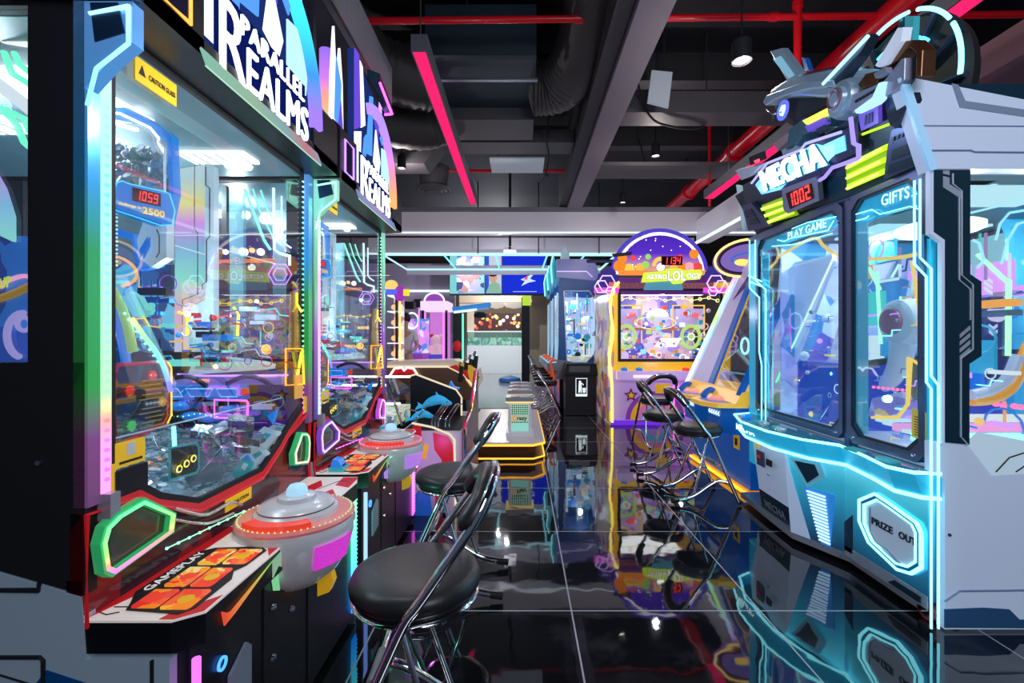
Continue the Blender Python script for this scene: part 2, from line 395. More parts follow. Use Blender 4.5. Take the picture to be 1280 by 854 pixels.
# strip lights
def strip(x0, x1, y0, y1, z, lab, rot=0):
    t = thing('strip_light', lab, 'strip light', ((x0+x1)/2, y0, z))
    MB().box(x0,x1,y0,y1,z+.005,z+.12).build('housing', pr('anodised housing', (.16,.17,.20), .4, .3), t)
    MB().box(x0+.012,x1-.012,y0+.012,y1-.012,z,z+.006).build('diffuser', PNK, t)
    for yy in (y0+.05, y1-.6): MB().cyl(((x0+x1)/2,yy,z+.11),((x0+x1)/2,yy,4.5),.005,8).build('hanger_rod', STEEL, t, 40)
strip(-.75,-.64,3.08,6.55,3.2,'hanging strip light glowing red-pink, left of the long beam')
strip(2.52,2.66,2.15,6.3,3.2,'hanging strip light glowing red-pink behind the robot head sign')
# spotlights
def spot(x, y, z, lab, r=.05):
    t = thing('ceiling_spotlight', lab, 'spotlight', (x,y,z))
    MB().lathe([(r*.75,z+.16),(r,z+.14),(r,z+.0),(r*.86,z-.002),(r*.86,z+.02)], (x,y,0), 20).build('can', MATTE, t, 40)
    MB().lathe([(.001,z+.012),(r*.84,z+.012),(r*.84,z+.016),(.001,z+.017)], (x,y,0), 20).build('lamp', em('warm lamp', (1,.88,.75), 6), t, 40)
    MB().cyl((x,y,z+.15),(x,y,z+.6),.007,8).build('stem', MATTE, t, 40)
spot(1.62,3.35,3.30,'round black spotlight with a lit lamp above the far end of the claw machine', .07)
spot(1.62,5.5,3.47,'round black spotlight lit beyond the long beam, nearer of the far pair', .05)
spot(1.6,7.2,3.42,'round black spotlight lit beyond the long beam, farther of the far pair', .05)
spot(-1.45,5.5,3.32,'black spotlight lit just right of the second pusher machine header', .05)
spot(-1.95,6.9,3.27,'small black spotlight low behind the second pusher machine header', .05)
# white ceiling panels, round vent
WP = pr('pale ceiling panel', (.35,.38,.42), .5, em=(.5,.6,.7), es=.18)
mb = MB(); mb.box(-.45,.32,6.35,6.9,3.78,3.80); tag(mb.build('ceiling_panel', WP), 'pale lit ceiling panel under the kinked duct', 'panel')
mb = MB(); mb.prism([(1.22,4.4,3.55),(1.42,4.4,3.50),(1.46,4.4,3.84),(1.26,4.4,3.86)], (0,.03,0)); tag(mb.build('ceiling_panel', WP), 'pale tilted ceiling panel just right of the long beam', 'panel')
t = thing('round_vent', 'round grey ceiling vent of concentric rings', 'vent', (-1.35,7.0,3.55))
for i, r in enumerate((.24,.18,.12)): MB().lathe([(r,3.55-.02*i),(r+.03,3.57-.02*i),(r,3.6-.02*i),(r-.03,3.57-.02*i)], (-1.35,7.0,0), 24).build('ring', DK2, t, 30)
MB().lathe([(.001,3.56),(.2,3.6),(.24,3.9),(.001,3.9)], (-1.35,7,0), 24).build('body', DK2, t, 30)
# wires
for (pts, lab) in (([(1.1,4.5,4.0),(1.3,4.7,3.6),(1.6,4.9,3.55),(2.0,5.0,3.6),(2.1,4.9,3.9)], 'black cable drooping from the wide cable tray'),
                   ([(.35,5.4,4.1),(.3,5.5,3.7),(.34,5.6,3.5),(.3,5.7,3.3),(.36,6.2,3.5)], 'black cable bundle dropping left of the long beam'),
                   ([(1.7,6.6,4.2),(1.9,6.7,3.7),(2.3,6.8,3.65),(2.5,6.9,4.0)], 'black cable looping under the far red pipe')):
    tag(MB().tube(smoothpath(pts, 6), .012, 6).build('ceiling_cable', MATTE, None, 40), lab, 'cable')

# ================================================================== far hall
t = thing('neon_canopy', 'hanging rectangular canopy frame edged with cyan neon', 'canopy', (-.4,9.4,3.0))
m = MB(); Z = 3.0
P = [(-2.85,9.35,Z),(1.95,9.35,Z),(1.95,11.3,Z),(-2.85,11.3,Z)]
m.tube(P, .022, 6, True); m.build('neon_edge', em('pale cyan neon', (.45,.85,1), 1.3), t)
for x in (-1.6,-.53,.53,1.3): MB().tube([(x,9.35,Z),(x-.02,11.3,Z)], .02, 6).build('cross_bar', em('cyan bar', (.25,.8,1), 1.3), t)
MB().box(-2.85,1.95,11.3,11.4,2.88,3.1).build('rear_fascia', FAS, t)
for x in (-.9,.35,1.6): MB().cyl((x,9.4,3.0),(x,9.4,4.5),.012,8).build('drop_rod', MATTE, t)
t = thing('projector', 'small white projector hung under the canopy on a black pole', 'projector', (-.22,8.6,3.0))
MB().box(-.34,-.1,8.5,8.8,2.93,3.0).build('body', pr('white plastic', (.8,.8,.82), .4, em=(.8,.8,.9), es=.2), t, bevel=.01)
MB().cyl((-.22,8.65,3.0),(-.22,8.65,4.5),.025,10).build('pole', MATTE, t, 40)
MB().cyl((-.22,8.5,2.965),(-.22,8.47,2.965),.025,12).build('lens', INK, t, 40)
# video wall screens
def screen(px0, px1, lab, mat):
    Y = 13.0; a = PY(px0, 337, Y); b = PY(px1, 369, Y)
    t = thing('video_screen', lab, 'screen', (a.x, Y, b.z), 'hanging video screens')
    MB().box(a.x,b.x,Y,Y+.12,b.z,3.75).build('housing', MATTE, t)
    MB().box(a.x+.01,b.x-.01,Y-.01,Y,b.z+.04,3.72).build('picture', mat, t)
    return t, a.x, b.x, b.z
t,x0,x1,z0 = screen(562,606,'hanging video screen showing a pale group scene, leftmost of the three', em('screen teal', (.25,.75,.78), .9))
MB().box(x0+.2,x1-.02,12.985,12.99,z0+.06,3.7).build('printed_scene', art('group scene', [(.32,.33,.45),(.10,.14,.35),(.35,.2,.18),(.2,.4,.45),(.03,.05,.12),(.45,.42,.5)], 6, .7), t)
t,x0,x1,z0 = screen(606,628,'hanging video screen with a close-up of a dark haired player in pale green', em('screen blue', (.03,.12,.75), .9))
xm = (x0+x1)/2
MB().box(x0+.12,x1-.03,12.985,12.99,z0+.06,3.7).build('backdrop', em('screen pale', (.65,.7,.85), .9), t)
MB().sph((xm-.02,12.98,z0+.50),.12,8,1,.05,1.2).build('face', em('skin tone', (.75,.42,.3), .9), t)
MB().sph((xm-.02,12.975,z0+.62),.14,8,1,.05,.7).build('hair', em('dark hair', (.05,.01,.03), .9), t)
MB().prism([(xm-.22,12.975,z0+.05),(xm+.22,12.975,z0+.05),(xm+.18,12.975,z0+.3),(xm+.02,12.975,z0+.4),(xm-.12,12.975,z0+.3)],(0,.005,0)).build('shirt', em('mint shirt', (.3,.55,.42), .9), t)
t,x0,x1,z0 = screen(628,684,'hanging video screen, deep blue with a small splash emblem', em('screen deep blue', (.01,.03,.62), 1.1))
cxm = (x0+x1)/2+.1; cz = z0+.42
MB().prism([(cxm-.2,12.98,cz-.16),(cxm-.1,12.98,cz-.02),(cxm-.22,12.98,cz+.02),(cxm-.05,12.98,cz+.1),(cxm+.2,12.98,cz+.24),(cxm+.05,12.98,cz+.04),(cxm+.22,12.98,cz-.02),(cxm+.02,12.98,cz-.06)],(0,.005,0)).build('emblem', em('emblem white', (.55,.7,1), 1.2), t)
MB().prism([(cxm-.15,12.975,cz+.02),(cxm-.02,12.975,cz+.14),(cxm-.02,12.975,cz+.02)],(0,.004,0)).build('emblem', em('emblem red', (.9,.1,.25), 1.0), t)
MB().box(x0+.3,x1-.3,12.985,12.99,z0+.09,z0+.11).build('caption_line', em('caption', (.4,.5,1), 1), t)
# small plaque on the partition
tag(MB().box(-3.3,-3.08,13.96,13.99,2.25,2.5).build('wall_plaque', pr('plaque', (.02,.02,.03), .5)), 'small dark square plaque on the plum wall', 'plaque')
# shop beyond
YS = 17.0
def q(px, py, Y=YS): return PY(px, py, Y)
t = thing('shop_counter', 'white shop counter with a long glass display top at the far end', 'counter', (-1,YS,0))
a = q(566,432); b = q(658,432)
MB().box(a.x,b.x,YS,YS+.8,0,a.z).build('base', pr('counter white', (.72,.78,.82), .35, em=(.7,.8,.85), es=.5), t)
MB().box(a.x,b.x,YS,YS+.8,a.z,1.55).build('glass_case', glassmat('greenish glass', (.7,.95,.9), .8, fog=.25, fogc=(.45,.7,.62)), t)
MB().box(a.x,b.x,YS-.02,YS+.82,1.55,1.58).build('rim', WSOFT, t)
for k in range(6):
    x = a.x+(b.x-a.x)*k/5; MB().box(x-.015,x+.015,YS-.01,YS,a.z,1.55).build('mullion', STEEL, t)
MB().box(a.x+.1,b.x-.1,YS+.3,YS+.5,a.z+.02,a.z+.3).build('display_goods', art('cakes', [(.2,.45,.3),(.6,.75,.6),(.1,.3,.3),(.7,.8,.75),(.35,.6,.5)], 9, .6), t)
a = q(590,392,18.5); b = q(658,413,18.5)
def floral():
    m = bpy.data.materials.new('floral print'); nt = nodes(m); b_ = nt.nodes.new('ShaderNodeBsdfPrincipled'); o = nt.nodes.new('ShaderNodeOutputMaterial'); nt.links.new(b_.outputs[0], o.inputs[0])
    g = nt.nodes.new('ShaderNodeTexCoord'); v = nt.nodes.new('ShaderNodeTexVoronoi'); v.inputs['Scale'].default_value = 5.5
    nt.links.new(g.outputs['Object'], v.inputs['Vector'])
    r = nt.nodes.new('ShaderNodeValToRGB'); r.color_ramp.interpolation = 'CONSTANT'; r.color_ramp.elements[0].color = (1,1,1,1); r.color_ramp.elements[1].position = .42; r.color_ramp.elements[1].color = (0,0,0,1)
    nt.links.new(v.outputs['Distance'], r.inputs[0])
    sp = nt.nodes.new('ShaderNodeSeparateColor'); nt.links.new(v.outputs['Color'], sp.inputs[0])
    c = nt.nodes.new('ShaderNodeValToRGB'); c.color_ramp.interpolation = 'CONSTANT'; e = c.color_ramp.elements
    cs = [(.8,.08,.05),(.85,.75,.55),(.8,.5,.1),(.85,.35,.2),(.9,.85,.75)]
    while len(e) < 5: e.new(.5)
    for i, k in enumerate(cs): e[i].position = i/5; e[i].color = (*k,1)
    nt.links.new(sp.outputs[0], c.inputs[0]); mx = nt.nodes.new('ShaderNodeMixRGB'); mx.inputs[1].default_value = (.05,.015,.02,1)
    nt.links.new(r.outputs[0], mx.inputs[0]); nt.links.new(c.outputs[0], mx.inputs[2])
    nt.links.new(mx.outputs[0], b_.inputs['Base Color']); nt.links.new(mx.outputs[0], b_.inputs['Emission Color']); b_.inputs['Emission Strength'].default_value = .8
    return m
tag(MB().box(a.x,b.x,18.5,18.55,b.z,a.z).build('floral_mural', floral(), loc=(a.x,18.5,b.z)), 'dark mural of red, orange and cream flowers behind the shop counter', 'mural')
CR = pr('shop cream', (.62,.52,.42), .6, em=(.8,.65,.5), es=.30)
a = q(574,371,17.4); b = q(592,432,17.4)
struct(MB().box(a.x,b.x,17.4,17.6,0,a.z).build('trim_9', CR))
a = q(574,366,17.2); b = q(664,378,17.2)
struct(MB().box(a.x,b.x,17.2,17.5,b.z,3.6).build('trim_10', CR))
struct(MB().box(-2.4,.4,17.5,20,2.75,2.8).build('ceiling_shop', pr('shop ceiling', (.75,.68,.58), .6, em=(.9,.8,.65), es=.5)))
for (x,y,z,r) in ((-1.0,18,2.6,.34),(-.3,18.2,2.62,.42),(-1.7,18.1,2.7,.25)):
    tag(MB().lathe([(.02,z-.12),(r*.8,z-.06),(r,z+.05),(r*.9,z+.12)], (x,y,0), 20).build('pendant_lamp', pr('shade', (.8,.75,.66), .5, em=(.9,.8,.7), es=.4), None, 40, loc=(x,y,z)), 'pale round ceiling shade inside the far shop', 'lamp', 'ceiling shades in the far shop')
# lime sign post
t = thing('sign_post', 'black post with a lime green panel near the far shop opening', 'sign', PY(657,470,12))
a = PY(652,372,12); b = PY(662,460,12)
MB().box(a.x,b.x,12,12.2,0,a.z).build('post', MATTE, t)
a = PY(653,370,11.98); b = PY(663,382,11.98)
MB().box(a.x,b.x,11.95,11.99,b.z,a.z).build('panel', em('lime panel', (.45,.7,.05), 1.1), t)
# claw machine, purple lit
YC = 11.0
a = PY(527,388,YC); b = PY(559,455,YC)
t = thing('claw_machine', 'slim claw machine glowing magenta with an arched white top', 'claw machine', ((a.x+b.x)/2,YC,0))
VI = pr('violet shell', (.35,.10,.45), .35, em=(.6,.1,.9), es=.25)
xm = (a.x+b.x)/2; w = (b.x-a.x)/2
MB().box(a.x,b.x,YC,YC+.8,0,.75).build('cabinet', VI, t)
for s in (-1,1): MB().box(xm+s*w-.05*(s>0),xm+s*w+.05*(s<0),YC,YC+.05,.75,a.z).build('corner_post', MATTE, t)
for s in (-1,1): MB().tube([(xm+s*(w-.09),YC-.01,.8),(xm+s*(w-.09),YC-.01,a.z-.05)],.02,6).build('neon_tube', MAG, t)
MB().box(a.x+.05,b.x-.05,YC+.75,YC+.8,.75,a.z).build('back_panel', em('pink wall', (.75,.25,.85), .8), t)
MB().box(a.x+.04,b.x-.04,YC,YC+.01,.75,a.z).build('glass', GLASS, t)
MB().box(a.x-.02,b.x+.02,YC-.05,YC+.8,a.z,a.z+.22).build('header', em('pink white header', (.95,.75,1), 1.0), t)
mb = MB(); pts = [(xm+.24*math.cos(k*math.pi/12),YC,a.z+.22+.2*math.sin(k*math.pi/12)) for k in range(13)]; mb.prism(pts,(0,.1,0)); mb.build('arch', VI, t)
MB().tube([(p[0],p[1]-.01,p[2]) for p in pts],.018,6).build('arch_neon', em('arch light', (.95,.85,1), 2), t)
MB().box(xm-.25,xm+.25,YC-.01,YC,.76,.9).build('prize_door', pr('prize door', (.05,.04,.3), .3, em=(.1,.1,.8), es=.5), t)
MB().box(a.x+.06,a.x+.14,YC-.06,YC,.92,1.4).build('control_box', MATTE, t)
t = thing('plush_toy', 'cream plush bear with a red ear inside the magenta claw machine', 'plush toy', (xm,YC+.3,.78))
PL = pr('cream plush', (.85,.7,.65), .9, em=(.9,.7,.7), es=.3)
MB().sph((xm,YC+.3,.98),.17,10,1,.8,1.1).build('body', PL, t, 60)
MB().sph((xm,YC+.25,1.25),.13,10).build('head', PL, t, 60)
for s in (-1,1):
    MB().sph((xm+s*.11,YC+.25,1.35),.05,8).build('ear', PL if s > 0 else RED, t, 60)
    MB().sph((xm+s*.16,YC+.2,1.03),.06,8,1,1,1.5).build('arm', PL, t, 60); MB().sph((xm+s*.1,YC+.15,.85),.075,8,1,1.4,.8).build('leg', PL, t, 60)
# blue canopy game
t = thing('arcade_cabinet', 'dark arcade cabinet with a slanted blue canopy before the far shop', 'arcade game', PY(572,460,10.5))
a = PY(566,384,10.5); b = PY(578,452,10.5)
MB().box(a.x,b.x,10.5,11.4,0,a.z).build('pillar', BLACK, t)
c = [PY(565,384,10.4),PY(612,378,10.4),PY(610,384,10.4),PY(566,390,10.4)]
MB().prism(c,(0,.6,0)).build('canopy', pr('blue canopy', (.02,.2,.55), .3, em=(.02,.3,.8), es=.4), t)
MB().tube([PY(567,390.5,10.38),PY(596,387,10.38)],.03,6).build('canopy_light', WSOFT, t)
MB().tube([PY(578.5,392,10.45),PY(578.5,450,10.45)],.02,6).build('neon_edge', GRN, t)
MB().lathe([(.02,0),(.13,.02),(.15,.08),(.1,.14),(.02,.15)], tuple(PY(600,398,10.7)), 14).build('lamp_pod', MATTE, t, 40)
MB().sph(PY(571.5,433,10.3),.10,8,1,.6,1.3).build('red_light', RED, t, 50)
# prize shelf cabinet at left
t = thing('prize_cabinet', 'tall lit glass prize cabinet just beyond the second pusher machine', 'cabinet', PY(490,470,8.0))
a = PY(484,368,8.0); b = PY(497,460,8.0)
MB().box(a.x,b.x,8.42,8.46,.8,a.z).build('back_panel', art('shelf goods', [(.5,.3,.2),(.9,.7,.5),(.3,.2,.3),(.8,.8,.8),(.6,.2,.3)], 10, .5), t)
for k in range(5): MB().box(a.x,b.x,8,8.42,.9+k*.28,.92+k*.28).build('shelf', WSOFT, t)
for k in range(4):
    MB().sph(((a.x+b.x)/2-.03,8.2,1.0+k*.28),.05,8).build('display_ornament', em('amber ornament', (1,.6,.3), 1), t)
MB().box(b.x-.04,b.x,8,8.05,0,a.z).build('frame_post', pr('bronze', (.25,.12,.05), .3, .7), t)
MB().tube([(b.x+.04,8,.9),(b.x+.04,8,a.z)],.018,6).build('neon_edge', em('amber neon', (1,.55,.15), 2), t)
MB().box(a.x,b.x+.1,7.98,8.46,0,.8).build('base', VI, t)
MB().sph(PY(489,357,8.0),.10,8,1.2,.4,1).build('crest', em('gold crest', (1,.7,.2), 1.0), t)
MB().sph(PY(500,367,8.0),.12,8,.9,.4,1.2).build('crest', em('purple crest', (.45,.05,.6), .8), t)
MB().box(*[PY(505,362,8).x,PY(512,362,8).x],7.95,8,PY(505,370,8).z,PY(505,362,8).z).build('crest', em('yellow crest', (1,.8,.05), 1.0), t)
MB().box(*[PY(483,372,8).x,PY(497,372,8).x],7.95,8,PY(490,368,8).z,PY(490,362,8).z).build('crest', em('blue crest', (.1,.15,1), 1.0), t)
# ring-light game behind person
t = thing('arcade_cabinet', 'violet lit arcade cabinet with a white ring light behind the player', 'arcade game', PY(515,460,9.8))
a = PY(499,385,9.8); b = PY(527,460,9.8)
MB().box(a.x,b.x,9.9,10.6,0,.95).build('cabinet', VI, t)
MB().box(a.x,b.x,10.5,10.6,.95,a.z-.2).build('back_panel', art('violet art', [(.2,.1,.4),(.6,.3,.9),(.1,.3,.8),(.9,.3,.9),(.9,.8,1)], 9, .7), t)
c = PY(515,401,9.9); MB().tube([c+Vector((.14*math.cos(k*math.pi/10),0,.17*math.sin(k*math.pi/10))) for k in range(20)],.018,6,True).build('ring_light', em('ring', (.7,.85,1), 1.6), t)
MB().tube([PY(524,385,9.8),PY(522,440,9.8)],.015,6).build('neon_edge', MAG, t)
MB().box(*[PY(506,378,9.8).x, PY(517,378,9.8).x],9.8,10.0,PY(506,386,9.8).z,PY(506,377,9.8).z).build('lamp_head', MATTE, t)
# wooden boat-shaped air table
YB = 7.3
t = thing('air_table', 'boat shaped game table with a brown wooden side and flame painted bow', 'game table', (-1.4,YB,0))
def bp(l, Y=YB): return [PY(x,y,Y) for x,y in l]
WOOD = pr('walnut laminate', (.17,.075,.04), .4, noise=.1)
MB().prism(bp([(484,459),(560,459),(578,468),(590,482),(596,492),(590,500),(484,500)]),(0,.06,0)).build('side_panel', WOOD, t)
MB().prism(bp([(484,452),(567,450),(584,455),(597,462),(600,478),(594,490),(580,470),(562,458.5),(484,458.5)]),(0,.62,0)).build('top', pr('pale table top', (.75,.62,.52), .25, em=(.9,.7,.6), es=.2), t)
MB().tube(bp([(484,458.5),(560,458.5),(579,468),(591,483)],YB-.02),.018,6).build('edge_trim', em('cream trim', (1,.85,.6), .9), t)
MB().prism(bp([(489,469),(495,462),(502,461),(505,465),(509,461),(516,463),(522,472)],YB-.02),(0,.015,0)).build('emblem_panel', RED, t)
MB().tube(bp([(487,470),(493,461),(502,459.5),(505,463),(509,459.5),(517,461),(524,472)],YB-.03),.014,6).build('emblem_outline', WHT, t)
MB().prism(bp([(563,458),(575,454),(590,457),(597,470),(594,484),(588,484),(580,472)],YB-.02),(0,.015,0)).build('flame_panel', YEL, t)
MB().prism(bp([(560,459),(570,456),(577,462),(584,463),(587,475),(580,473),(577,467)],YB-.035),(0,.015,0)).build('flame', RED, t)
MB().box(-2.1,-.9,YB+.1,YB+.6,0,.5).build('base', BLACK, t)
for k in range(4):
    p = PY(576+k*6.0, 468-k*4.5, YB-.05+k*.02)
    tt = thing('toy_blaster', ['black upright game blaster, nearest of the rack on the boat table','black upright game blaster, second of the rack on the boat table','black upright game blaster, third of the rack on the boat table','black upright game blaster, farthest of the rack on the boat table'][k], 'game gun', p, 'game blasters on the boat table')
    MB().prism([p+Vector((-.045,0,-.12)),p+Vector((.02,0,-.12)),p+Vector((.045,0,.12)),p+Vector((-.02,0,.14))],(0,.09,0)).build('grip', BLACK, tt, bevel=.01)
    MB().cyl(p+Vector((-.03,.04,.12)),p+Vector((.0,.04,.2)),.02,10).build('muzzle', STEEL, tt, 40)
# blue disc on far floor
tag(MB().lathe([(.25,.0),(.34,.03),(.3,.12),(.02,.2)], (-.35,13.5,0), 20).build('floor_cushion', pr('blue cushion', (.03,.25,.7), .5), None, 40, loc=(-.35,13.5,0)), 'small bright blue round cushion on the pale far floor', 'cushion')

# person in white shirt
def skin_body(name, pts, edges, mat, loc, parent=None):
    me = bpy.data.meshes.new(name); L = Vector(loc)
    me.from_pydata([Vector(p[:3]) for p in pts], edges, []); ob = bpy.data.objects.new(name, me); col.objects.link(ob)
    if parent: ob.parent = parent
    else: ob.location = L
    s = ob.modifiers.new('skin', 'SKIN'); 
    for i, p in enumerate(pts): 
        r = p[3]; me.skin_vertices[0].data[i].radius = (r, p[4] if len(p) > 4 else r)
    me.skin_vertices[0].data[0].use_root = True
    sub = ob.modifiers.new('sub', 'SUBSURF'); sub.levels = 1; sub.render_levels = 2
    me.materials.append(mat); return ob
SK = pr('skin', (.62,.38,.28), .5)
pl_ = (-2.30,9.0,0)
person = skin_body('person', [(0,0,.92,.13,.10),(0,0,1.12,.12,.09),(0,0,1.34,.15,.10),(0,0,1.47,.06,.055),(0,.0,1.56,.06,.06),(0,-.01,1.66,.085,.10),
    (-.18,0,1.38,.055),(-.24,-.06,1.12,.042),(-.16,-.28,1.05,.03),(-.12,-.36,1.06,.032),
    (.18,0,1.38,.055),(.25,-.05,1.12,.042),(.20,-.27,1.05,.03),(.17,-.35,1.06,.032),
    (-.09,0,.82,.085),(-.10,.02,.46,.06),(-.10,.05,.08,.04),(-.10,-.10,.04,.035),
    (.09,0,.82,.085),(.11,-.02,.46,.06),(.11,.03,.08,.04),(.11,-.12,.04,.035)],
    [(0,1),(1,2),(2,3),(3,4),(4,5),(2,6),(6,7),(7,8),(8,9),(2,10),(10,11),(11,12),(12,13),(0,14),(14,15),(15,16),(16,17),(0,18),(18,19),(19,20),(20,21)], SK, pl_)
tag(person, 'dark haired person in a white shirt standing at a game beside the magenta claw machine', 'person')
skin_body('shirt', [(0,0,.9,.145,.115),(0,0,1.12,.135,.105),(0,0,1.34,.165,.115),(0,0,1.44,.07,.065),(-.19,0,1.38,.07),(-.23,-.03,1.2,.06),(.19,0,1.38,.07),(.235,-.03,1.2,.06)],
    [(0,1),(1,2),(2,3),(2,4),(4,5),(2,6),(6,7)], pr('white cotton', (.78,.8,.88), .8), pl_, person)
skin_body('trousers', [(0,0,.9,.14,.115),(-.09,0,.8,.095),(-.10,.02,.46,.07),(-.10,.05,.12,.055),(.09,0,.8,.095),(.11,-.02,.46,.07),(.11,.03,.12,.055)],
    [(0,1),(1,2),(2,3),(0,4),(4,5),(5,6)], pr('blue grey cloth', (.25,.32,.55), .8), pl_, person)
MB().sph(Vector(pl_)+Vector((0,.02,1.69)),.115,10,.92,1.02,.95).build('hair', pr('black hair', (.01,.008,.008), .6), person, 60)
for s in (-1,1): MB().sph(Vector(pl_)+Vector((s*.035,-.105,1.655)),.012,6).build('eye', INK, person, 60)
MB().sph(Vector(pl_)+Vector((0,-.115,1.63)),.016,6).build('nose', SK, person, 60)
for sx, zz in ((-1,0),(1,0)):
    hx = -.12 if sx < 0 else .17
    for k in range(4): MB().tube([Vector(pl_)+Vector((hx-.024+k*.016,-.37,1.06)),Vector(pl_)+Vector((hx-.026+k*.017,-.42,1.065-.003*abs(k-1))),Vector(pl_)+Vector((hx-.026+k*.017,-.445,1.045))],.008,6).build('finger', SK, person, 60)
    MB().tube([Vector(pl_)+Vector((hx-.03*sx,-.34,1.06)),Vector(pl_)+Vector((hx-.055*sx,-.375,1.06))],.009,6).build('thumb', SK, person, 60)
# ================================================================== coin pusher machines on the left
R_ = random.Random(3)
HOLO = grad('holographic film', [(0,(.55,.85,.95)),(.18,(.75,.7,1)),(.3,(1,.55,.75)),(.42,(.35,1,.85)),(.55,(.3,.65,1)),(.66,(.75,.35,1)),(.74,(.95,.95,.35)),(.85,(.6,.9,1)),(1,(.8,.97,1))], 1.1, 2.0, .95)
LEDM = []
SILVERFOIL = pr('crumpled silver', (.65,.72,.75), .18, .9, bump=.5, scale=25)
COIN = pr('coin metal', (.55,.62,.68), .28, .55, em=(.35,.6,.75), es=.10)  # slight emission keeps the coins from going dark, painted light
BOWLM = pr('pearl silver', (.72,.72,.75), .22, .1, coat=.4, em=(.7,.7,.75), es=.06)  # small emission makes up for light missing on the bowl
DEEPB = pr('deep blue plastic', (.01,.07,.30), .25, em=(.0,.12,.5), es=.22)
BLUEP = pr('blue lit plastic', (.02,.20,.65), .25, em=(.01,.25,.9), es=.45)
TEAL = pr('teal panel', (.05,.35,.42), .3, em=(.05,.5,.6), es=.3)
PALE = pr('pale lit plastic', (.6,.75,.85), .25, em=(.5,.75,.9), es=.35)
def pusher(Y0, key, label, led, frame_c, arch_stops, side_stops, podL, podR, scr, ribbon, strip_lo, first):
    X = -.96
    t = thing('coin_pusher', label, 'arcade game', (-1.6, Y0, 0), 'coin pusher machines on the left')
    def Y(y): return Y0+y
    def bar(a, b, r=.006): return MB().tube([a, b], r, 6)
    # cabinet shell
    base = MB(); base.box(-2.4,-.745,Y(.02),Y(1.05),0.03,.56)
    base.build('base_cabinet', BLACK, t)
    # near side wall
    side = MB()
    side.prism([(-2.45,Y(0),.95),(-1.146,Y(0),.742),(-.96,Y(0),.688),(-.96,Y(0),1.2),(-2.45,Y(0),1.2)], (0,.03,0))
    side.box(-1.085,-.96,Y(0),Y(.03),1.2,2.75); side.box(-2.45,-1.085,Y(0),Y(.03),1.985,2.75)
    side.box(-2.45,-2.3,Y(0),Y(.03),1.2,2.0)
    side.box(-1.0,-.966,Y(.0),Y(.03),.56,.72)
    side.build('side_wall', MATTE, t)
    wp = MB(); wp.prism([(-2.45,Y(-.002),.0),(-.772,Y(-.002),.0),(-.772,Y(-.002),.547),(-.955,Y(-.002),.547),(-.965,Y(-.002),.685),(-1.146,Y(-.002),.738),(-2.45,Y(-.002),.95)], (0,.03,0))
    wp.build('side_graphic_panel', pr('side print', (.36,.45,.53), .5, em=(.3,.45,.6), es=.10), t)
    if first:
        def L(pts, r=.004): MB().tube([PY(a,b,Y0-.004) for a,b in pts], r, 6).build('side_line', INK, t)
        L([(-40,738),(49,738),(49,728)]); L([(-40,822),(50,822),(54,826),(54,870)]); L([(190,826),(190,870)]); L([(-40,832),(45,858)], .002)
        MB().prism([PY(45,854,Y0-.003),PY(58,838,Y0-.003),(PY(140,865,Y0-.003)),PY(45,880,Y0-.003)], (0,.002,0)).build('side_blue_patch', pr('blue ink', (.0,.12,.4), .5), t)
        MB().cyl((-1.06,Y(-.004),.98),(-1.06,Y(.0),.98),.006,10).build('screw', STEEL, t, 40)
    MB().box(-2.3,-1.085,Y(.01),Y(.016),1.2,1.985).build('side_glass', GLASSL, t)
    MB().box(-2.45,-.86,Y(.03),Y(1.05),2.0,2.06).build('roof', MATTE, t)
    MB().box(-2.5,-2.45,Y(0),Y(1.06),0,2.7).build('back_wall', MATTE, t)
    # front metal pillar with LED light painted into its metal, bracket at the top
    FR = grad('pillar painted light '+key, frame_c, .9, 2.0, .42, base=True)
    MB().box(-.985,-.953,Y(.0),Y(.03),.88,2.0).build('front_pillar', FR, t)
    br = MB(); br.prism([(-.955,Y(-.006),1.80),(-.90,Y(-.006),1.86),(-.85,Y(-.006),1.90),(-.85,Y(-.006),1.99),(-.955,Y(-.006),1.99)], (0,.03,0)); br.build('bracket', FR, t)
    m = MB(); m.prism([(-.94,Y(-.009),1.985),(-.88,Y(-.009),1.985),(-.865,Y(-.009),1.92),(-.93,Y(-.009),1.90)], (0,.003,0)); m.build('bracket_recess', NAVY, t)
    m = MB(); m.tube([(-.945,Y(-.01),1.76),(-.925,Y(-.01),1.84),(-.855,Y(-.01),1.895),(-.855,Y(-.01),1.975),(-.94,Y(-.01),1.96)], .004, 6); m.build('bracket_edge_light', grad('bracket '+key, led, .9, 2.05, 2.2), t)
    LED = grad('led '+key, led, .88, 2.0, 2.6)
    m = MB()
    for k in range(46): z = .93+k*.0225; m.sph((-.952,Y(.045),z),.0062,5,1,1,.8)
    m.build('led_beads', LED, t, 60)
    MB().box(-.957,-.953,Y(.034),Y(.058),.90,1.96).build('led_strip', grad('strip '+key, [(p,tuple(min(1,v*.8+.25) for v in k)) for p, k in led], .88, 2.0, 1.5), t)
    MB().box(-.96,-.93,Y(.03),Y(.056),.84,.90).build('strip_end_cap', pr('clear cap', (.5,.5,.6), .2, .3), t)
    # far pillar and beads
    m = MB()
    for k in range(46): z = .93+k*.0225; m.sph((-.957,Y(.992),z),.005,5)
    m.build('led_beads', LED, t, 60)
    MB().box(-.985,-.945,Y(1.02),Y(1.055),.88,2.0).build('front_pillar', FR, t)
    # front glass with notched lower edge
    G = [(.06,.875),(.14,.875),(.20,.83),(.35,.765),(.68,.765),(.80,.83),(.86,.875),(1.0,.95),(1.0,1.985),(.06,1.985)]
    MB().prism([(X,Y(a),b) for a, b in G], (-.006,0,0)).build('front_glass', GLASS, t)
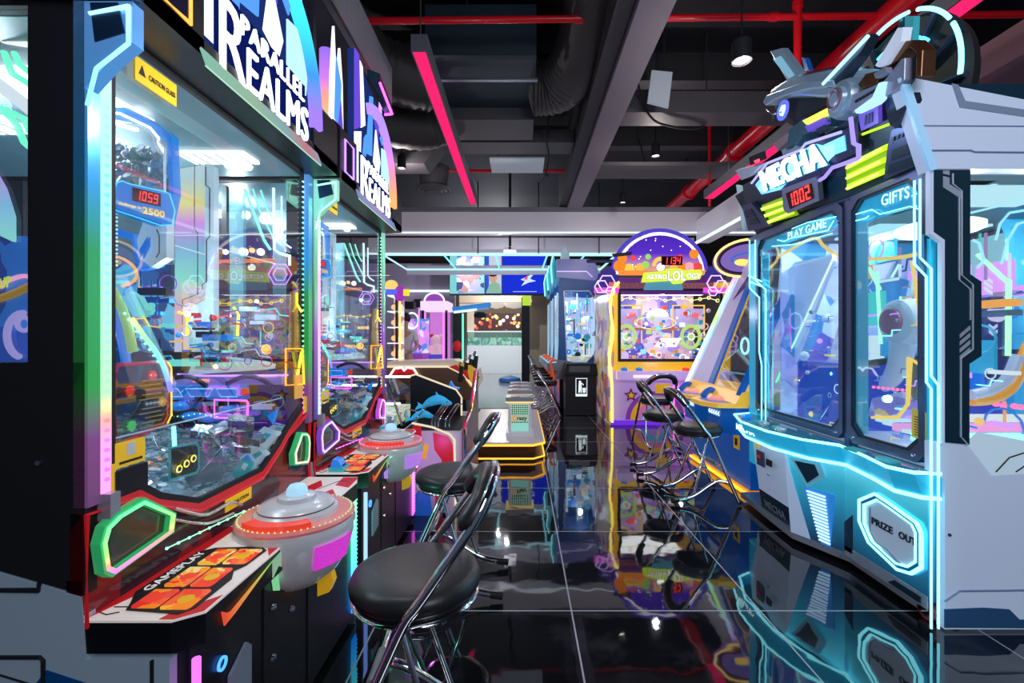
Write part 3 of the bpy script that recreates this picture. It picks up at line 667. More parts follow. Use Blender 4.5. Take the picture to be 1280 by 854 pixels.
    gi = [(a+(.012 if a < .5 else -.012)*(1 if not .3<a<.7 else .5), b+(.014 if b < 1.5 else -.014)) for a, b in G]
    MB().ring([(X+.004,Y(a),b) for a, b in G], [(X+.004,Y(a),b) for a, b in gi], (-.014,0,0)).build('glass_gasket', MATTE, t)
    G2 = [(a, b) for a, b in G[:8]]
    m = MB(); m.prism([(X+.006,Y(a),b) for a, b in G2]+[(X+.006,Y(a),b-.022) for a, b in reversed(G2)], (-.012,0,0)); m.build('red_trim', RED, t)
    # header
    MB().prism([(-.96,Y(0),1.985),(-.83,Y(0),1.99),(-.83,Y(0),2.035),(-.96,Y(0),2.06)], (0,1.05,0)).build('header_lip', BLACK, t)
    MB().prism([(-1.1,Y(-.02),2.0),(-.83,Y(-.02),1.99),(-.83,Y(-.02),2.23),(-.86,Y(-.02),2.26),(-1.1,Y(-.02),2.26)], (0,.21,0)).build('header_block', BLACK, t)
    MB().prism([(-1.1,Y(.82),2.0),(-.83,Y(.82),1.99),(-.83,Y(.82),2.21),(-.86,Y(.82),2.25),(-1.1,Y(.82),2.25)], (0,.23,0)).build('header_block', BLACK, t)
    y0, y1, z0, z1 = Y(.035), Y(.135), 2.04, 2.19
    m = MB(); m.tube([(-.827,y0,z0),(-.827,y1,z0),(-.827,y1,z1),(-.827,y0,z1)], .005, 6, True); m.build('square_light', scr, t)
    MB().box(-.829,-.826,y0,y1,z0,z1).build('square_panel', pr('dark screen', (.01,.01,.03), .1), t)
    # sign
    XS = -.845
    S = lambda y, z, dx=0: (XS+dx, Y(y), z)
    pan = [S(.19,2.0),S(.83,2.0),S(.83,2.22),S(.80,2.38),S(.70,2.52),S(.55,2.62),S(.40,2.66),S(.19,2.72)]
    MB().prism(pan, (-.03,0,0)).build('sign_board', em('sign navy', (.012,.03,.16), 1.0), t)
    shards = [([(.19,2.06),(.26,2.06),(.28,2.34),(.19,2.30)],0),([(.19,2.31),(.27,2.36),(.25,2.72),(.19,2.72)],1),([(.28,2.36),(.34,2.40),(.30,2.69),(.26,2.70)],0),
        ([(.36,2.26),(.42,2.60),(.47,2.62),(.45,2.28)],2),([(.48,2.26),(.52,2.46),(.60,2.30),(.57,2.22)],0),([(.50,2.5),(.58,2.57),(.56,2.40)],1),
        ([(.63,2.22),(.63,2.40),(.74,2.42),(.78,2.28),(.77,2.20)],3),([(.30,2.2),(.33,2.33),(.36,2.36),(.35,2.22)],2),([(.6,2.45),(.66,2.50),(.64,2.42)],2)]
    cs = [em('sign white', (.85,.93,1), 1.5), em('sign indigo', (.16,.08,.75), 1.0), em('sign azure', (.1,.35,1), 1.1), em('sign sky', (.5,.85,1), 1.2)]
    for pts, c in shards: MB().prism([S(a,b,.002) for a, b in pts], (.006,0,0)).build('sign_shard', cs[c], t)
    U = lambda dy: Vector((0,dy,0)); V = lambda dz: Vector((0,0,dz))
    for pts in ([(.315,2.135),(.75,2.135),(.75,2.225),(.315,2.225)],[(.365,2.0),(.775,2.0),(.775,2.14),(.365,2.14)],[(.235,2.0),(.385,2.0),(.385,2.13),(.34,2.23),(.235,2.22)]):
        MB().prism([S(a,b,.009) for a, b in pts], (.003,0,0)).build('letter_ground', em('letter navy', (.004,.01,.12), 1), t)
    for (s_, y_, z_, w_, h_, b_) in (('PARALLEL',.345,2.155,.385,.058,-.012),('EALMS',.375,2.01,.385,.125,-.006),('R',.25,2.0,.115,.205,-.006)):
        sk = Vector((0,-.02,h_))
        textmb(s_, S(y_,z_,.014), U(w_), V(h_), .008, bold=b_).build('sign_letters', em('letter white', (.93,.97,1), 2.2), t)
    # crystal figure-like shards standing behind the square light
    m = MB(); m.prism([(-.90,Y(.02),2.26),(-.90,Y(.17),2.26),(-.90,Y(.16),2.52),(-.90,Y(.13),2.68),(-.90,Y(.09),2.46),(-.90,Y(.06),2.74),(-.90,Y(.03),2.5)], (.012,0,0)); m.build('sign_shard', cs[0], t)
    m = MB(); m.prism([(-.886,Y(.05),2.3),(-.886,Y(.11),2.28),(-.886,Y(.13),2.5),(-.886,Y(.07),2.6)], (.004,0,0)); m.build('sign_shard', cs[2], t)
    m = MB(); m.prism([(-.884,Y(.08),2.26),(-.884,Y(.15),2.26),(-.884,Y(.12),2.42)], (.004,0,0)); m.build('sign_shard', cs[1], t)
    AR = grad('arch '+key, arch_stops, 2.15, 2.6, 1.25)
    m = MB(); m.tube([S(.50+.335*math.cos(a),2.10+.44*math.sin(a),.012) for a in [k*math.pi*.62/22 for k in range(23)]], .030, 10, flat=1.0); m.build('arch_tube', AR, t, 50)
    SD = grad('side tube '+key, side_stops, 2.3, 2.65, 1.2)
    m = MB(); m.tube([(-.95,Y(.12),2.28),(-.95,Y(.12),2.66)], .035, 10); m.build('side_tube', SD, t, 50)
    m = MB()
    for k in range(14): p = Vector((-.95,Y(.86),2.36)).lerp(Vector((-.95,Y(.99),2.86)), k/13); m.sph(p,.009,5)
    m.tube([(-.955,Y(.86),2.34),(-.955,Y(.99),2.88)], .012, 6); m.build('led_stick', PUR, t, 60)
    # clear ribbon below the sign
    RB = grad('ribbon '+key, ribbon, Y(.18), Y(.83), .55, axis=1)
    m = MB(); m.prism([(-.828,Y(.17),2.0),(-.812,Y(.17),1.955),(-.812,Y(.84),1.955),(-.828,Y(.84),2.0)], (.004,0,.004)); m.build('sign_ribbon', RB, t)
    m = MB(); m.tube([(-.812,Y(.17),1.955),(-.812,Y(.84),1.955)], .0025, 6); m.build('ribbon_edge', em('mint edge', (.5,.9,.65), .9), t)
    m = MB(); m.prism([(-.90,Y(.55),2.78),(-.84,Y(.60),2.78),(-.84,Y(.85),2.72),(-.90,Y(.9),2.74)], (0,0,.05)); m.build('top_wing', pr('dark wing', (.02,.05,.08), .2), t)
    m = MB(); m.tube([(-.84,Y(.6),2.775),(-.84,Y(.85),2.715),(-.90,Y(.9),2.735)], .008, 6); m.build('wing_edge', GRN if first else MAG, t)
    # riser with light pods
    RIS = [(.0,.875),(.14,.865),(.20,.82),(.35,.75),(.68,.75),(.80,.82),(.86,.865),(1.05,.94),(1.05,.63),(0,.63)]
    MB().prism([(-.962,Y(a),b-.006) for a, b in RIS], (-.03,0,0)).build('riser', art('riser print', [(.02,.01,.015),(.03,.01,.02),(.16,.01,.015),(.02,.02,.03)], 9, .3, .15), t)
    m = MB(); m.tube([(-.955,Y(a),b-.01) for a, b in RIS], .006, 6, True); m.build('riser_piping', RED, t)
    for k, (flip, gm) in enumerate(((0,podL),(1,podR))):
        P = [(.0,.80),(.012,.835),(.045,.852),(.12,.862),(.222,.785),(.214,.737),(.03,.712),(.01,.73)]
        if flip: P = [(.90-.0-y*.62+.09, z-.0) for y, z in P]
        cy_ = sum(a for a,_ in P)/len(P); cz_ = sum(b for _,b in P)/len(P)
        inn = [(cy_+(a-cy_)*.93, cz_+(b-cz_)*.91) for a, b in P]; in2 = [(cy_+(a-cy_)*.85, cz_+(b-cz_)*.80) for a, b in P]
        MB().ring([(-.948,Y(a),b) for a, b in P], [(-.948,Y(a),b) for a, b in in2], (.022,0,0)).build('light_pod', gm[1], t)
        m = MB(); m.ring([(-.925,Y(a),b) for a, b in inn], [(-.925,Y(a),b) for a, b in in2], (.004,0,0)); m.build('pod_light', gm[0], t)
        MB().prism([(-.950,Y(a),b) for a, b in inn], (.01,0,0)).build('pod_screen', pr('smoked screen', (.03,.03,.03), .1, em=(.1,.2,.08), es=.12), t)
    # sweep of curved track on riser
    m = MB(); m.tube(smoothpath([(-.945,Y(.24),.79),(-.93,Y(.34),.735),(-.93,Y(.45),.73),(-.935,Y(.52),.70)],6), .005, 6); m.tube(smoothpath([(-.945,Y(.24),.76),(-.925,Y(.34),.71),(-.93,Y(.47),.69)],6), .004, 6); m.build('curved_trim', SILVER, t, 50)
    m = MB()
    m.tube([(-.936,Y(.20),.70),(-.904,Y(.48),.692)], .0015, 5)
    for k in range(9): m.sph((-.935+.004*k, Y(.20+.035*k), .70-.001*k), .004, 5)
    m.build('riser_lamps', em('riser lamps', (.25,1,.45) if first else (.8,.3,1), 2.5) if first else MAG, t, 60)
    # control deck
    D = [(-.965,0),(-.77,0),(-.718,.035),(-.715,.98),(-.74,1.05),(-.965,1.05)]
    MB().prism([(x,Y(y),.56) for x, y in D], (0,0,.068)).build('deck_apron', BLACK, t)
    MB().prism([(x,Y(y),.628) for x, y in D], (0,0,.005)).build('deck', CREAM, t)
    m = MB()
    for pts in ([(-.80,.004),(-.768,.004),(-.722,.036),(-.722,.10),(-.79,.03)], [(-.965,.0),(-.93,.10),(-.93,.5),(-.965,.5)], [(-.76,.36),(-.722,.30),(-.722,.40),(-.80,.44)],
                [(-.86,.72),(-.83,.66),(-.78,.80),(-.722,.72),(-.722,.78),(-.78,.88),(-.83,.78)], [(-.95,.62),(-.90,.62),(-.84,.92),(-.88,1.0),(-.92,.85)], [(-.79,.93),(-.722,.9),(-.73,1.04),(-.80,1.04)]):
        m.prism([(x,Y(y),.633) for x, y in pts], (0,0,.0012))
    m.build('deck_red_print', RED, t)
    m = MB()
    for pts in ([(-.94,.05),(-.90,.05),(-.85,.12)],[(-.955,.03),(-.93,.02),(-.91,.03)],[(-.9,.62),(-.86,.70),(-.80,.70)],[(-.84,.88),(-.80,.98),(-.76,.99)]): m.tube([(x,Y(y),.634) for x, y in pts], .0015, 4)
    m.build('deck_line_print', INK, t)
    # gameplay card
    C = [(-.915,.065),(-.90,.035),(-.77,.020),(-.748,.045),(-.745,.17),(-.765,.21),(-.750,.24),(-.745,.33),(-.775,.355),(-.905,.345),(-.938,.32),(-.942,.11)]
    MB().prism([(x,Y(y),.6345) for x, y in C], (0,0,.0015)).build('instruction_card', INK, t)
    ORG = art('card orange', [(.95,.25,.02),(.9,.06,.03),(.98,.45,.03),(.95,.12,.04),(.95,.65,.25),(.85,.03,.03)], 28, .5, .2)
    for (xa,xb,ya,yb) in ((-.900,-.835,.04,.12),(-.830,-.758,.035,.12),(-.895,-.835,.13,.23),(-.830,-.772,.13,.225),(-.890,-.83,.24,.335),(-.825,-.755,.245,.335)):
        m = MB(); m.prism([(xa+.008,Y(ya),.6362),(xb-.004,Y(ya),.6362),(xb,Y(ya+.01),.6362),(xb,Y(yb-.008),.6362),(xb-.008,Y(yb),.6362),(xa,Y(yb),.6362),(xa,Y(ya+.01),.6362)], (0,0,.0008)); m.build('card_panel', ORG, t)
        m = MB(); cx_, cy_ = (xa+xb)/2, (ya+yb)/2
        m.lathe([(.001,.6371),(.018,.6371),(.018,.6374),(.001,.6374)], (cx_,Y(cy_),0), 12); m.build('card_symbol', REDT if (xa < -.85) else YEL, t)
    textmb('GAMEPLAY', (-.910,Y(.115),.6368), Vector((0,.20,0)), Vector((-.022,0,0)), .0012, bold=.0, n=(0,0,1)).build('card_title', em('card title', (.95,.95,.95), .7), t)
    # launcher bowl
    cxb, cyb = -.755, Y(.53)
    MB().lathe([(.045,.44),(.09,.452),(.135,.49),(.165,.54),(.180,.60),(.186,.64),(.180,.655),(.165,.66)], (cxb,cyb,0), 40).build('launcher_bowl', BOWLM, t, 40)
    MB().lathe([(.115,.656),(.118,.672),(.178,.672),(.184,.664),(.18,.655)], (cxb,cyb,0), 40).build('ring', pr('clear rose acrylic', (.9,.35,.33), .12, em=(1,.12,.1), es=.12), t, 40)
    m = MB()
    for k in range(60):
        a = 2*math.pi*k/60; m.sph((cxb+.172*math.cos(a),cyb+.172*math.sin(a),.6735),.0026,4)
    m.build('ring_lamps', em('ring lamps '+key, (.5,.9,.35) if first else (.95,.3,1), 1.2), t, 60)
    MB().lathe([(.001,.66),(.128,.66),(.132,.672),(.128,.688),(.118,.694),(.118,.700),(.108,.708),(.09,.712),(.06,.716),(.058,.730),(.045,.734),(.001,.735)], (cxb,cyb,0), 40).build('silver_dome', BOWLM, t, 35)
    m = MB(); m.tube([(cxb+.115*math.cos(a),cyb+.115*math.sin(a),.697) for a in [k*math.pi/20 for k in range(40)]], .004, 6, True); m.build('dome_groove', pr('dark groove', (.08,.08,.09), .3, .5), t, 60)
    MB().lathe([(.034,.734),(.032,.752),(.022,.765),(.001,.768)], (cxb,cyb,0), 24).build('top_knob', pr('icy knob', (.6,.8,.9), .1, em=(.3,.7,1), es=.5), t, 60)
    a0 = -2.2
    m = MB(); m.prism([(cxb+r*math.cos(a),cyb+r*math.sin(a),.674) for r, rng in ((.133,range(0,13)),(.172,range(12,-1,-1))) for a in [a0+k*.11 for k in rng]], (0,0,.016)); m.build('red_segment', REDT, t)
    # bowl side window and slots
    def patch(a1, a2, z1, z2, r1, r2, off=.004):
        m = MB(); N = 8; vs = []
        for i in range(N+1):
            a = a1+(a2-a1)*i/N
            vs += [(cxb+(r1+off)*math.cos(a),cyb+(r1+off)*math.sin(a),z1),(cxb+(r2+off)*math.cos(a),cyb+(r2+off)*math.sin(a),z2)]
        m.add(vs, [(2*i,2*i+2,2*i+3,2*i+1) for i in range(N)]); return m
    patch(-.85,-.05,.535,.615,.164,.184,.006).build('glitter_lens', pr('glitter lens '+key, (.6,.05,.6), .15, em=(.85,.05,.75) if first else (.55,.3,1), es=.6, bump=1.0, scale=220), t, 60)
    patch(-1.75,-1.60,.53,.61,.168,.186,.010).build('side_slot', em('slot '+key, (.5,.05,.5), .8), t)
    patch(-1.50,-1.38,.50,.61,.160,.190,.010).build('side_slot', em('slot green '+key, (.25,.75,.35) if first else (.5,.3,1), .8), t)
    MB().prism([(-.70,Y(.56),.44),(-.655,Y(.56),.46),(-.645,Y(.56),.42),(-.66,Y(.56),.385),(-.70,Y(.56),.37)], (0,.03,0)).build('yellow_tag', YEL, t)
    # apron prints
    GE = grad('tick '+key, [(0,(1,.1,.05)),(.5,(1,.45,.1)),(1,(.35,1,.25))], Y(.09), Y(.30), .75, axis=1)
    m = MB(); m.prism([(-.7135,Y(.08),.605),(-.7135,Y(.10),.59),(-.7135,Y(.115),.585),(-.7135,Y(.30),.618),(-.7135,Y(.13),.572),(-.7135,Y(.09),.565)], (.003,0,0)); m.build('tick_light', GE, t)
    m = MB(); m.prism([(-.712,Y(.30+.0),.62),(-.712,Y(.345),.625),(-.712,Y(.345),.58),(-.712,Y(.33),.59),(-.712,Y(.30),.57)], (.003,0,0)); m.build('apron_mark', em('apron mark', (.4,.7,.45), .6), t)
    # base details
    MB().prism([(-.743,Y(.15),.40),(-.743,Y(.22),.44),(-.743,Y(.24),.42),(-.743,Y(.24),.30),(-.743,Y(.15),.28)], (.008,0,0)).build('service_plate', pr('pale plate', (.45,.55,.65), .3, .3), t)
    MB().lathe([(.012,.001),(.017,.001),(.017,.006),(.012,.006),(.012,.001)], (-.743,Y(.125),.45), 18, 'x', False).build('blue_ring', BLU, t, 40)
    for (y_, z_) in ((.36,.45),(.36,.30),(.47,.38)): MB().lathe([(.001,.008),(.010,.006),(.012,0)], (-.743,Y(y_),z_), 12, 'x').build('key_lock', CHROME, t, 40)
    MB().box(-.744,-.741,Y(.31),Y(.314),.05,.55).build('door_gap', INK, t); MB().box(-.744,-.741,Y(.58),Y(.584),.05,.55).build('door_gap', INK, t)
    MB().tube([(-.725,Y(.015),.05),(-.725,Y(.015),.54)], .009, 8).build('corner_light_tube', strip_lo, t)
    SL = grad('lower strip '+key, [(0,(.0,.2,1)),(.3,(.05,.6,1)),(.55,(.1,1,.5)),(1,(.25,1,.4))] if first else [(0,(.9,.1,.9)),(.5,(.6,.2,1)),(1,(.8,.3,1))], .05, .6, 2.4)
    m = MB(); m.box(-.742,-.736,Y(.98),Y(1.03),.06,.55)
    for k in range(26):
        for yy in (.99,1.02): m.sph((-.733,Y(yy),.08+k*.0185),.005,4)
    m.build('lower_led_strip', SL, t)
    # stickers
    MB().box(-.959,-.955,Y(.125),Y(.26),1.895,1.955).build('caution_sticker', YST, t)
    textmb('CAUTION GLASS', (-.954,Y(.165),1.915), U(.088), V(.014), .001, bold=.01).build('caution_text', INK, t)
    MB().prism([(-.9545,Y(.135),1.915),(-.9545,Y(.155),1.915),(-.9545,Y(.145),1.94)], (.001,0,0)).build('warning_symbol', INK, t)
    MB().box(-.959,-.955,Y(.07),Y(.155),.945,1.005).build('warning_sticker', YST, t)
    MB().box(-.9545,-.9535,Y(.10),Y(.125),.97,1.0).build('sticker_square', pr('sticker white', (.85,.85,.85), .5), t)
    MB().box(-.9545,-.9535,Y(.08),Y(.145),.953,.959).build('sticker_line', INK, t)
    MB().box(-.962,-.952,Y(.065),Y(.16),.88,.94).build('black_plate', BLACK, t)
    MB().box(-.955,-.952,Y(.056),Y(.068),.85,.96).build('small_sticker', YST, t)
    MB().box(-.952,-.949,Y(.46),Y(.60),.695,.735).build('riser_sticker', YST, t)
    textmb('CAUTION', (-.948,Y(.50),.708), U(.08), V(.012), .001, bold=.01).build('sticker_text', INK, t)
    MB().box(-.957,-.953,Y(.915),Y(.985),1.0,1.10).build('notice_sticker', pr('orange sticker', (.9,.45,.1), .5, em=(1,.5,.1), es=.25), t)
    MB().box(-.957,-.953,Y(.992),Y(1.03),.93,1.0).build('small_sticker', YST, t)
    # ---------------- inside (measured for the near cabinet, repeated in the far one)
    def I(px, py, Yp): return PY(px, py, Yp)+Vector((0, Y0-1.0, 0))
    def IL(l, Yp): return [I(a, b, Yp) for a, b in l]
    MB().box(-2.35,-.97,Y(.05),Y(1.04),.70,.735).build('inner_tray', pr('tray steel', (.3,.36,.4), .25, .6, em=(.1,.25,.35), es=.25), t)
    MB().box(-2.4,-2.36,Y(.05),Y(1.04),.73,1.98).build('inner_back', art('inner back print', [(.01,.03,.10),(.01,.06,.20),(.02,.16,.35),(.01,.02,.06),(.03,.25,.4),(.1,.35,.5),(.0,.03,.12)], 7, 1.1), t)  # print glows to lift the dark cabinet interior
    MB().box(-2.35,-.965,Y(.035),Y(1.045),1.985,1.998).build('inner_ceiling', pr('inner ceiling haze', (.16,.26,.30), .35, em=(.10,.26,.34), es=.28), t)  # teal tone and emission stand in for hazy reflection in the glass
    for (xa,xb,ya,yb) in ((-1.34,-1.08,.765,.875),(-1.50,-1.32,.53,.66),(-2.1,-1.7,.4,.6)):
        MB().box(xa,xb,Y(ya),Y(yb),1.972,1.985).build('ceiling_lamp', em('cabinet lamp', (.88,.97,1), 3.2), t)
        m = MB()
        for k in range(6): m.box(xa+(xb-xa)*(k+.5)/6-.003,xa+(xb-xa)*(k+.5)/6+.003,Y(ya),Y(yb),1.969,1.972)
        m.build('lamp_louvre', SILVER, t)
    MB().lathe([(.001,1.97),(.016,1.972),(.022,1.985),(.001,1.986)], (-1.16,Y(.925),0), 12).build('downlight', em('down light', (1,.95,.9), 4), t)
    ya = 1.72
    MB().prism(IL([(219,212),(256,206),(257,440),(218,440)],ya), (0,.02,0)).build('holographic_panel', HOLO, t)
    MB().prism(IL([(256,204),(267,207),(267,438),(257,440)],ya-.01), (0,.03,0)).build('panel_edge', PALE, t)
    m = MB(); m.tube(IL([(257,208),(257,232),(262,235),(262,296),(258,300),(258,352),(253,356),(253,362)],ya-.015), .0022, 4); m.tube(IL([(243,206),(243,285),(247,292),(247,368),(228,375),(228,440)],ya-.012), .0018, 4); m.build('panel_line', INK, t)
    MB().prism(IL([(238,385),(262,372),(266,376),(266,440),(238,440)],ya-.012), (0,.006,0)).build('panel_badge', PALE, t)
    m = MB()
    for k in range(3): m.prism(IL([(242,394+k*7),(251,393+k*7),(251,397+k*7),(242,398+k*7)],ya-.016), (0,.003,0))
    m.build('panel_red_bars', RED, t)
    # second pale column and glass
    MB().prism(IL([(286,236),(304,235),(304,440),(288,440)],1.95), (0,.02,0)).build('pale_column', glassmat('aqua column', (.8,.95,1), .3, fog=.45, fogc=(.4,.75,.85)), t)
    MB().prism(IL([(277,232),(283,232),(283,330),(277,330)],1.98), (0,.02,0)).build('dark_post', BLACK, t)
    # hopper of coins with its blue frame
    fr = IL([(124,128),(160,135),(190,150),(214,168),(217,240),(205,300),(196,332),(172,338),(164,300),(124,288)],1.38)
    m = MB(); m.ring(fr, [f+(sum(fr,Vector())/len(fr)-f)*.14 for f in fr], (0,.03,0)); m.build('hopper_frame', BLUEP, t)
    m = MB(); m.tube(IL([(128,140),(150,142),(188,160),(198,172),(198,178),(205,190)],1.365), .004, 5); m.build('hopper_light', WHT, t)
    m = MB(); m.tube(IL([(198,176),(206,186),(206,240)],1.365), .0035, 5); m.build('hopper_edge', PALE, t)
    m = MB()
    for k in range(170):
        px = 126+R_.random()*80; py = 183+R_.random()*62+max(0,(px-175))*.35; p = I(px, py, 1.385+R_.random()*.04); ax = Vector((R_.random()-.5,R_.random(),R_.random()-.5)).normalized()*.002
        m.cyl(p-ax, p+ax, .014, 10)
    co = m.build('coin_heap', COIN, t, 40); co['kind'] = 'stuff'
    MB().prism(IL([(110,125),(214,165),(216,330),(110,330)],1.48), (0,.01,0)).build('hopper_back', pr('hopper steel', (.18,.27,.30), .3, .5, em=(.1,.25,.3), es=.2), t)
    m = MB()
    for k in range(7): m.tube(IL([(150+k*8,178+k*3),(150+k*8,215+k*4)],1.46), .0018, 5)
    m.build('hopper_rods', CHROME, t)
    m = MB()
    for k in range(9): m.box(*(lambda q: (q.x-.006,q.x+.006,q.y-.004,q.y+.004,q.z-.004,q.z+.004))(I(130+k*5,150+k*1.5,1.37)))
    m.build('hopper_lamps', WHT, t)
    # count display
    base_ = Vector((-1.086, Y(.20), 1.588)); du = Vector((.069,.13,0)); dv = Vector((0,0,.088)); dn = Vector((.13,-.069,0)).normalized()
    def DS(u, v, o=0): return base_+du*u+dv*v+dn*o
    P = [(-.02,.42),(.05,.62),(.10,.92),(.18,1.02),(.25,.98),(.80,1.0),(.93,.98),(1.02,.45),(.98,-.02),(.78,-.12),(.45,-.02),(.08,.08)]
    MB().prism([DS(*p) for p in P], -dn*.03).build('counter_panel', BLUEP, t)
    m = MB(); m.tube([DS(*p,.001) for p in P], .0016, 5, True); m.build('counter_edge', em('counter edge', (.1,.75,1), 1.5), t)
    MB().prism([DS(u_,v_,.001) for u_, v_ in ((.33,.48),(.78,.48),(.78,.90),(.33,.90))], dn*.001).build('counter_display', DIG, t)
    seg7('1059' if first else '1055', DS(.37,.54,.003), du*.37, dv*.30, .001).build('counter_digits', REDE, t)
    textmb('2500', DS(.48,.14,.003), du*.36, dv*.22, .001, bold=.03).build('counter_text', em('gold text', (1,.65,.1), 1.3), t)
    textmb('challenge to', DS(.12,.24,.003), du*.34, dv*.12, .001, bold=.01).build('counter_text', em('gold text', (1,.65,.1), 1.3), t)
    MB().prism(IL([(171,300),(178,280),(178,272),(208,276),(208,322),(188,334),(174,322)],1.36), (0,.03,0)).build('pillar_block', PALE, t)
    m = MB()
    for k in range(2): m.prism(IL([(174+k*5,324),(174+k*5,312),(184+k*3,296),(184+k*3,308)],1.352), (0,.003,0))
    m.build('pillar_stripe', BLUEP, t)
    m = MB(); m.tube(IL([(196,287),(199,295),(199,316),(195,322)],1.352), .0018, 4); m.build('pillar_line', INK, t)
    m = MB()
    for k in range(14): m.sph(I(146,267+k*5,1.34), .0028, 4)
    m.build('column_lamps', em('icy lamps', (.4,.8,1), 2.2), t, 60)
    # arcing rails and ramp
    MB().tube(smoothpath(IL([(131,318),(150,322),(166,332),(171,344),(165,353),(152,358)],1.30), 6), .004, 6).build('arc_rail', em('arc amber', (1,.55,.2), 1.2), t, 50)
    MB().tube(smoothpath(IL([(128,340),(140,362),(152,385),(160,410),(166,440)],1.30),5), .012, 8).build('ramp_body', pr('lime ramp', (.4,.6,.15), .3, em=(.4,.7,.1), es=.4), t, 50)
    MB().tube(smoothpath(IL([(128,352),(138,372),(148,398),(154,430),(158,455)],1.31),5), .012, 8).build('ramp_body', BLUEP, t, 50)
    MB().prism(IL([(152,372),(162,364),(174,372),(182,388),(178,396),(166,396)],1.29), (0,.02,0)).build('crystal_pod', pr('crystal', (.3,.8,.75), .1, em=(.2,.8,.8), es=.5), t)
    m = MB()
    for k in range(9): m.sph(I(156+k*5.2,392+k*7.5,1.285), .004, 4)
    m.build('ramp_lamps', em('ramp lamps', (.3,1,.8), 2.2), t, 60)
    MB().tube(smoothpath(IL([(165,398),(180,420),(195,440),(206,462),(214,490)],1.30),6), .0065, 8).build('rainbow_rail', grad('rainbow '+key, [(0,(.35,.2,1)),(.2,(.2,.4,1)),(.45,(.1,.9,.8)),(.7,(.3,1,.4)),(1,(.8,1,.3))], 1.10, 1.31, 1.7), t, 50)
    # red rounded instruction frame
    rr = [(-1.05,Y(.145),1.18),(-1.05,Y(.155),1.20),(-1.05,Y(.31),1.20),(-1.05,Y(.325),1.18),(-1.05,Y(.325),1.04),(-1.05,Y(.31),1.02),(-1.05,Y(.155),.99),(-1.05,Y(.145),1.01)]
    rr = [(x, y+.03, z-.015) for x, y, z in rr]
    m = MB(); m.tube(rr, .005, 6, True); m.build('sign_frame', RED, t, 50)
    m = MB(); m.tube([(a+.004,b+.004,c) for a, b, c in rr[2:6]], .003, 5); m.build('sign_frame_edge', YLN, t)
    MB().prism([(a-.004,b,c) for a, b, c in rr], (.002,0,0)).build('sign_plate', glassmat('smoky acrylic', (.75,.78,.75), .3, fog=.18, fogc=(.25,.28,.22)), t)
    for (yy, zz, mm) in ((.215,1.115,REDT),(.325,1.07,YEL),(.22,1.02,pr('green gear', (.1,.6,.2), .3, em=(.1,.8,.2), es=.4)),(.29,1.15,REDT)):
        m = MB()
        for k in range(8):
            a = k*math.pi/4; m.cyl((-1.045,Y(yy),zz),(-1.045,Y(yy)+.014*math.cos(a),zz+.014*math.sin(a)),.003,6)
        m.tube([(-1.045,Y(yy)+.010*math.cos(a),zz+.010*math.sin(a)) for a in [q*math.pi/6 for q in range(12)]], .0028, 5, True); m.sph((-1.045,Y(yy),zz),.004,5); m.build('gear_symbol', mm, t)
    m = MB()
    for k in range(11): m.box(-1.047,-1.044,Y(.245+.01*(k%3)),Y(.33-.01*(k%2)),1.005+k*.013,1.008+k*.013)
    m.build('sign_text_lines', pr('faded gold', (.35,.27,.1), .4, em=(.6,.45,.1), es=.2), t)
    # coin card
    cc = [(-1.04,Y(.345),.835),(-1.04,Y(.455),.825),(-1.04,Y(.465),.84),(-1.04,Y(.465),.905),(-1.04,Y(.455),.92),(-1.04,Y(.345),.93)]
    MB().tube(cc, .004, 6, True).build('card_frame', TEAL, t)
    MB().prism([(a-.002,b,c) for a, b, c in cc], (.002,0,0)).build('card_plate', pr('dark card', (.05,.08,.06), .3), t)
    for k in range(3):
        m = MB(); m.lathe([(.001,.006),(.007,.006),(.009,0)], (-1.038,Y(.375+.03*k),.86+.008*k), 12, 'x'); m.build('card_gem', DEEPB, t, 40)
        m = MB(); m.tube([(-1.034,Y(.375+.03*k)+.010*math.cos(a),.86+.008*k+.010*math.sin(a)) for a in [q*math.pi/5 for q in range(10)]], .0018, 5, True); m.build('gem_ring', YLN, t)
    MB().tube(IL([(217,533),(219,570)],1.45), .006, 8).build('light_rod', CYN, t, 50)
    # coin bed rising to the pusher
    m = MB()
    for k in range(1500):
        x = -.99-R_.random()**1.3*1.0; y = .08+R_.random()*.92
        z = .742+R_.random()*.02+max(0, (-1.03-x))*.24
        a = Vector(((R_.random()-.5)*.9,(R_.random()-.5)*.9,1)).normalized()*.0016; p = Vector((x,Y(y),z))
        m.cyl(p-a, p+a, .013, 9)
    co = m.build('coin_bed', COIN, t, 40); co['kind'] = 'stuff'
    m = MB(); m.prism([(-1.03,Y(.06),.735),(-2.2,Y(.06),1.01),(-2.2,Y(.06),.735)], (0,.97,0)); m.build('coin_slope', pr('slope steel', (.22,.32,.38), .25, .6, em=(.1,.3,.4), es=.2), t)
    # blue pusher front
    MB().prism(IL([(205,483),(300,482),(302,500),(206,500)],1.88), (0,.06,0)).build('pusher_face', BLUEP, t)
    for pts in ([(208,486),(222,486),(228,496),(208,496)],[(232,486),(266,486),(260,496),(238,496)],[(270,486),(296,486),(296,496),(276,496)]):
        MB().tube(IL(pts,1.875), .002, 5, True).build('pusher_face_line', em('face line', (.3,.6,1), 1.2), t)
    MB().prism(IL([(243,496),(256,496),(257,514),(244,514)],1.87), (0,.05,0)).build('pusher_slot', BLACK, t)
    for (px, py, w) in ((225,508,15),(240,520,14),(262,522,16),(285,512,12)): 
        c = I(px,py,1.84); m = MB(); m.sph(c, .001*w*2.2, 8, 1.3, 1, .55); m.build('blue_dome', BLUEP, t, 60)
    m = MB()
    for k in range(9): m.sph(I(215+k*7,519+2*math.sin(k),1.80), .003, 4)
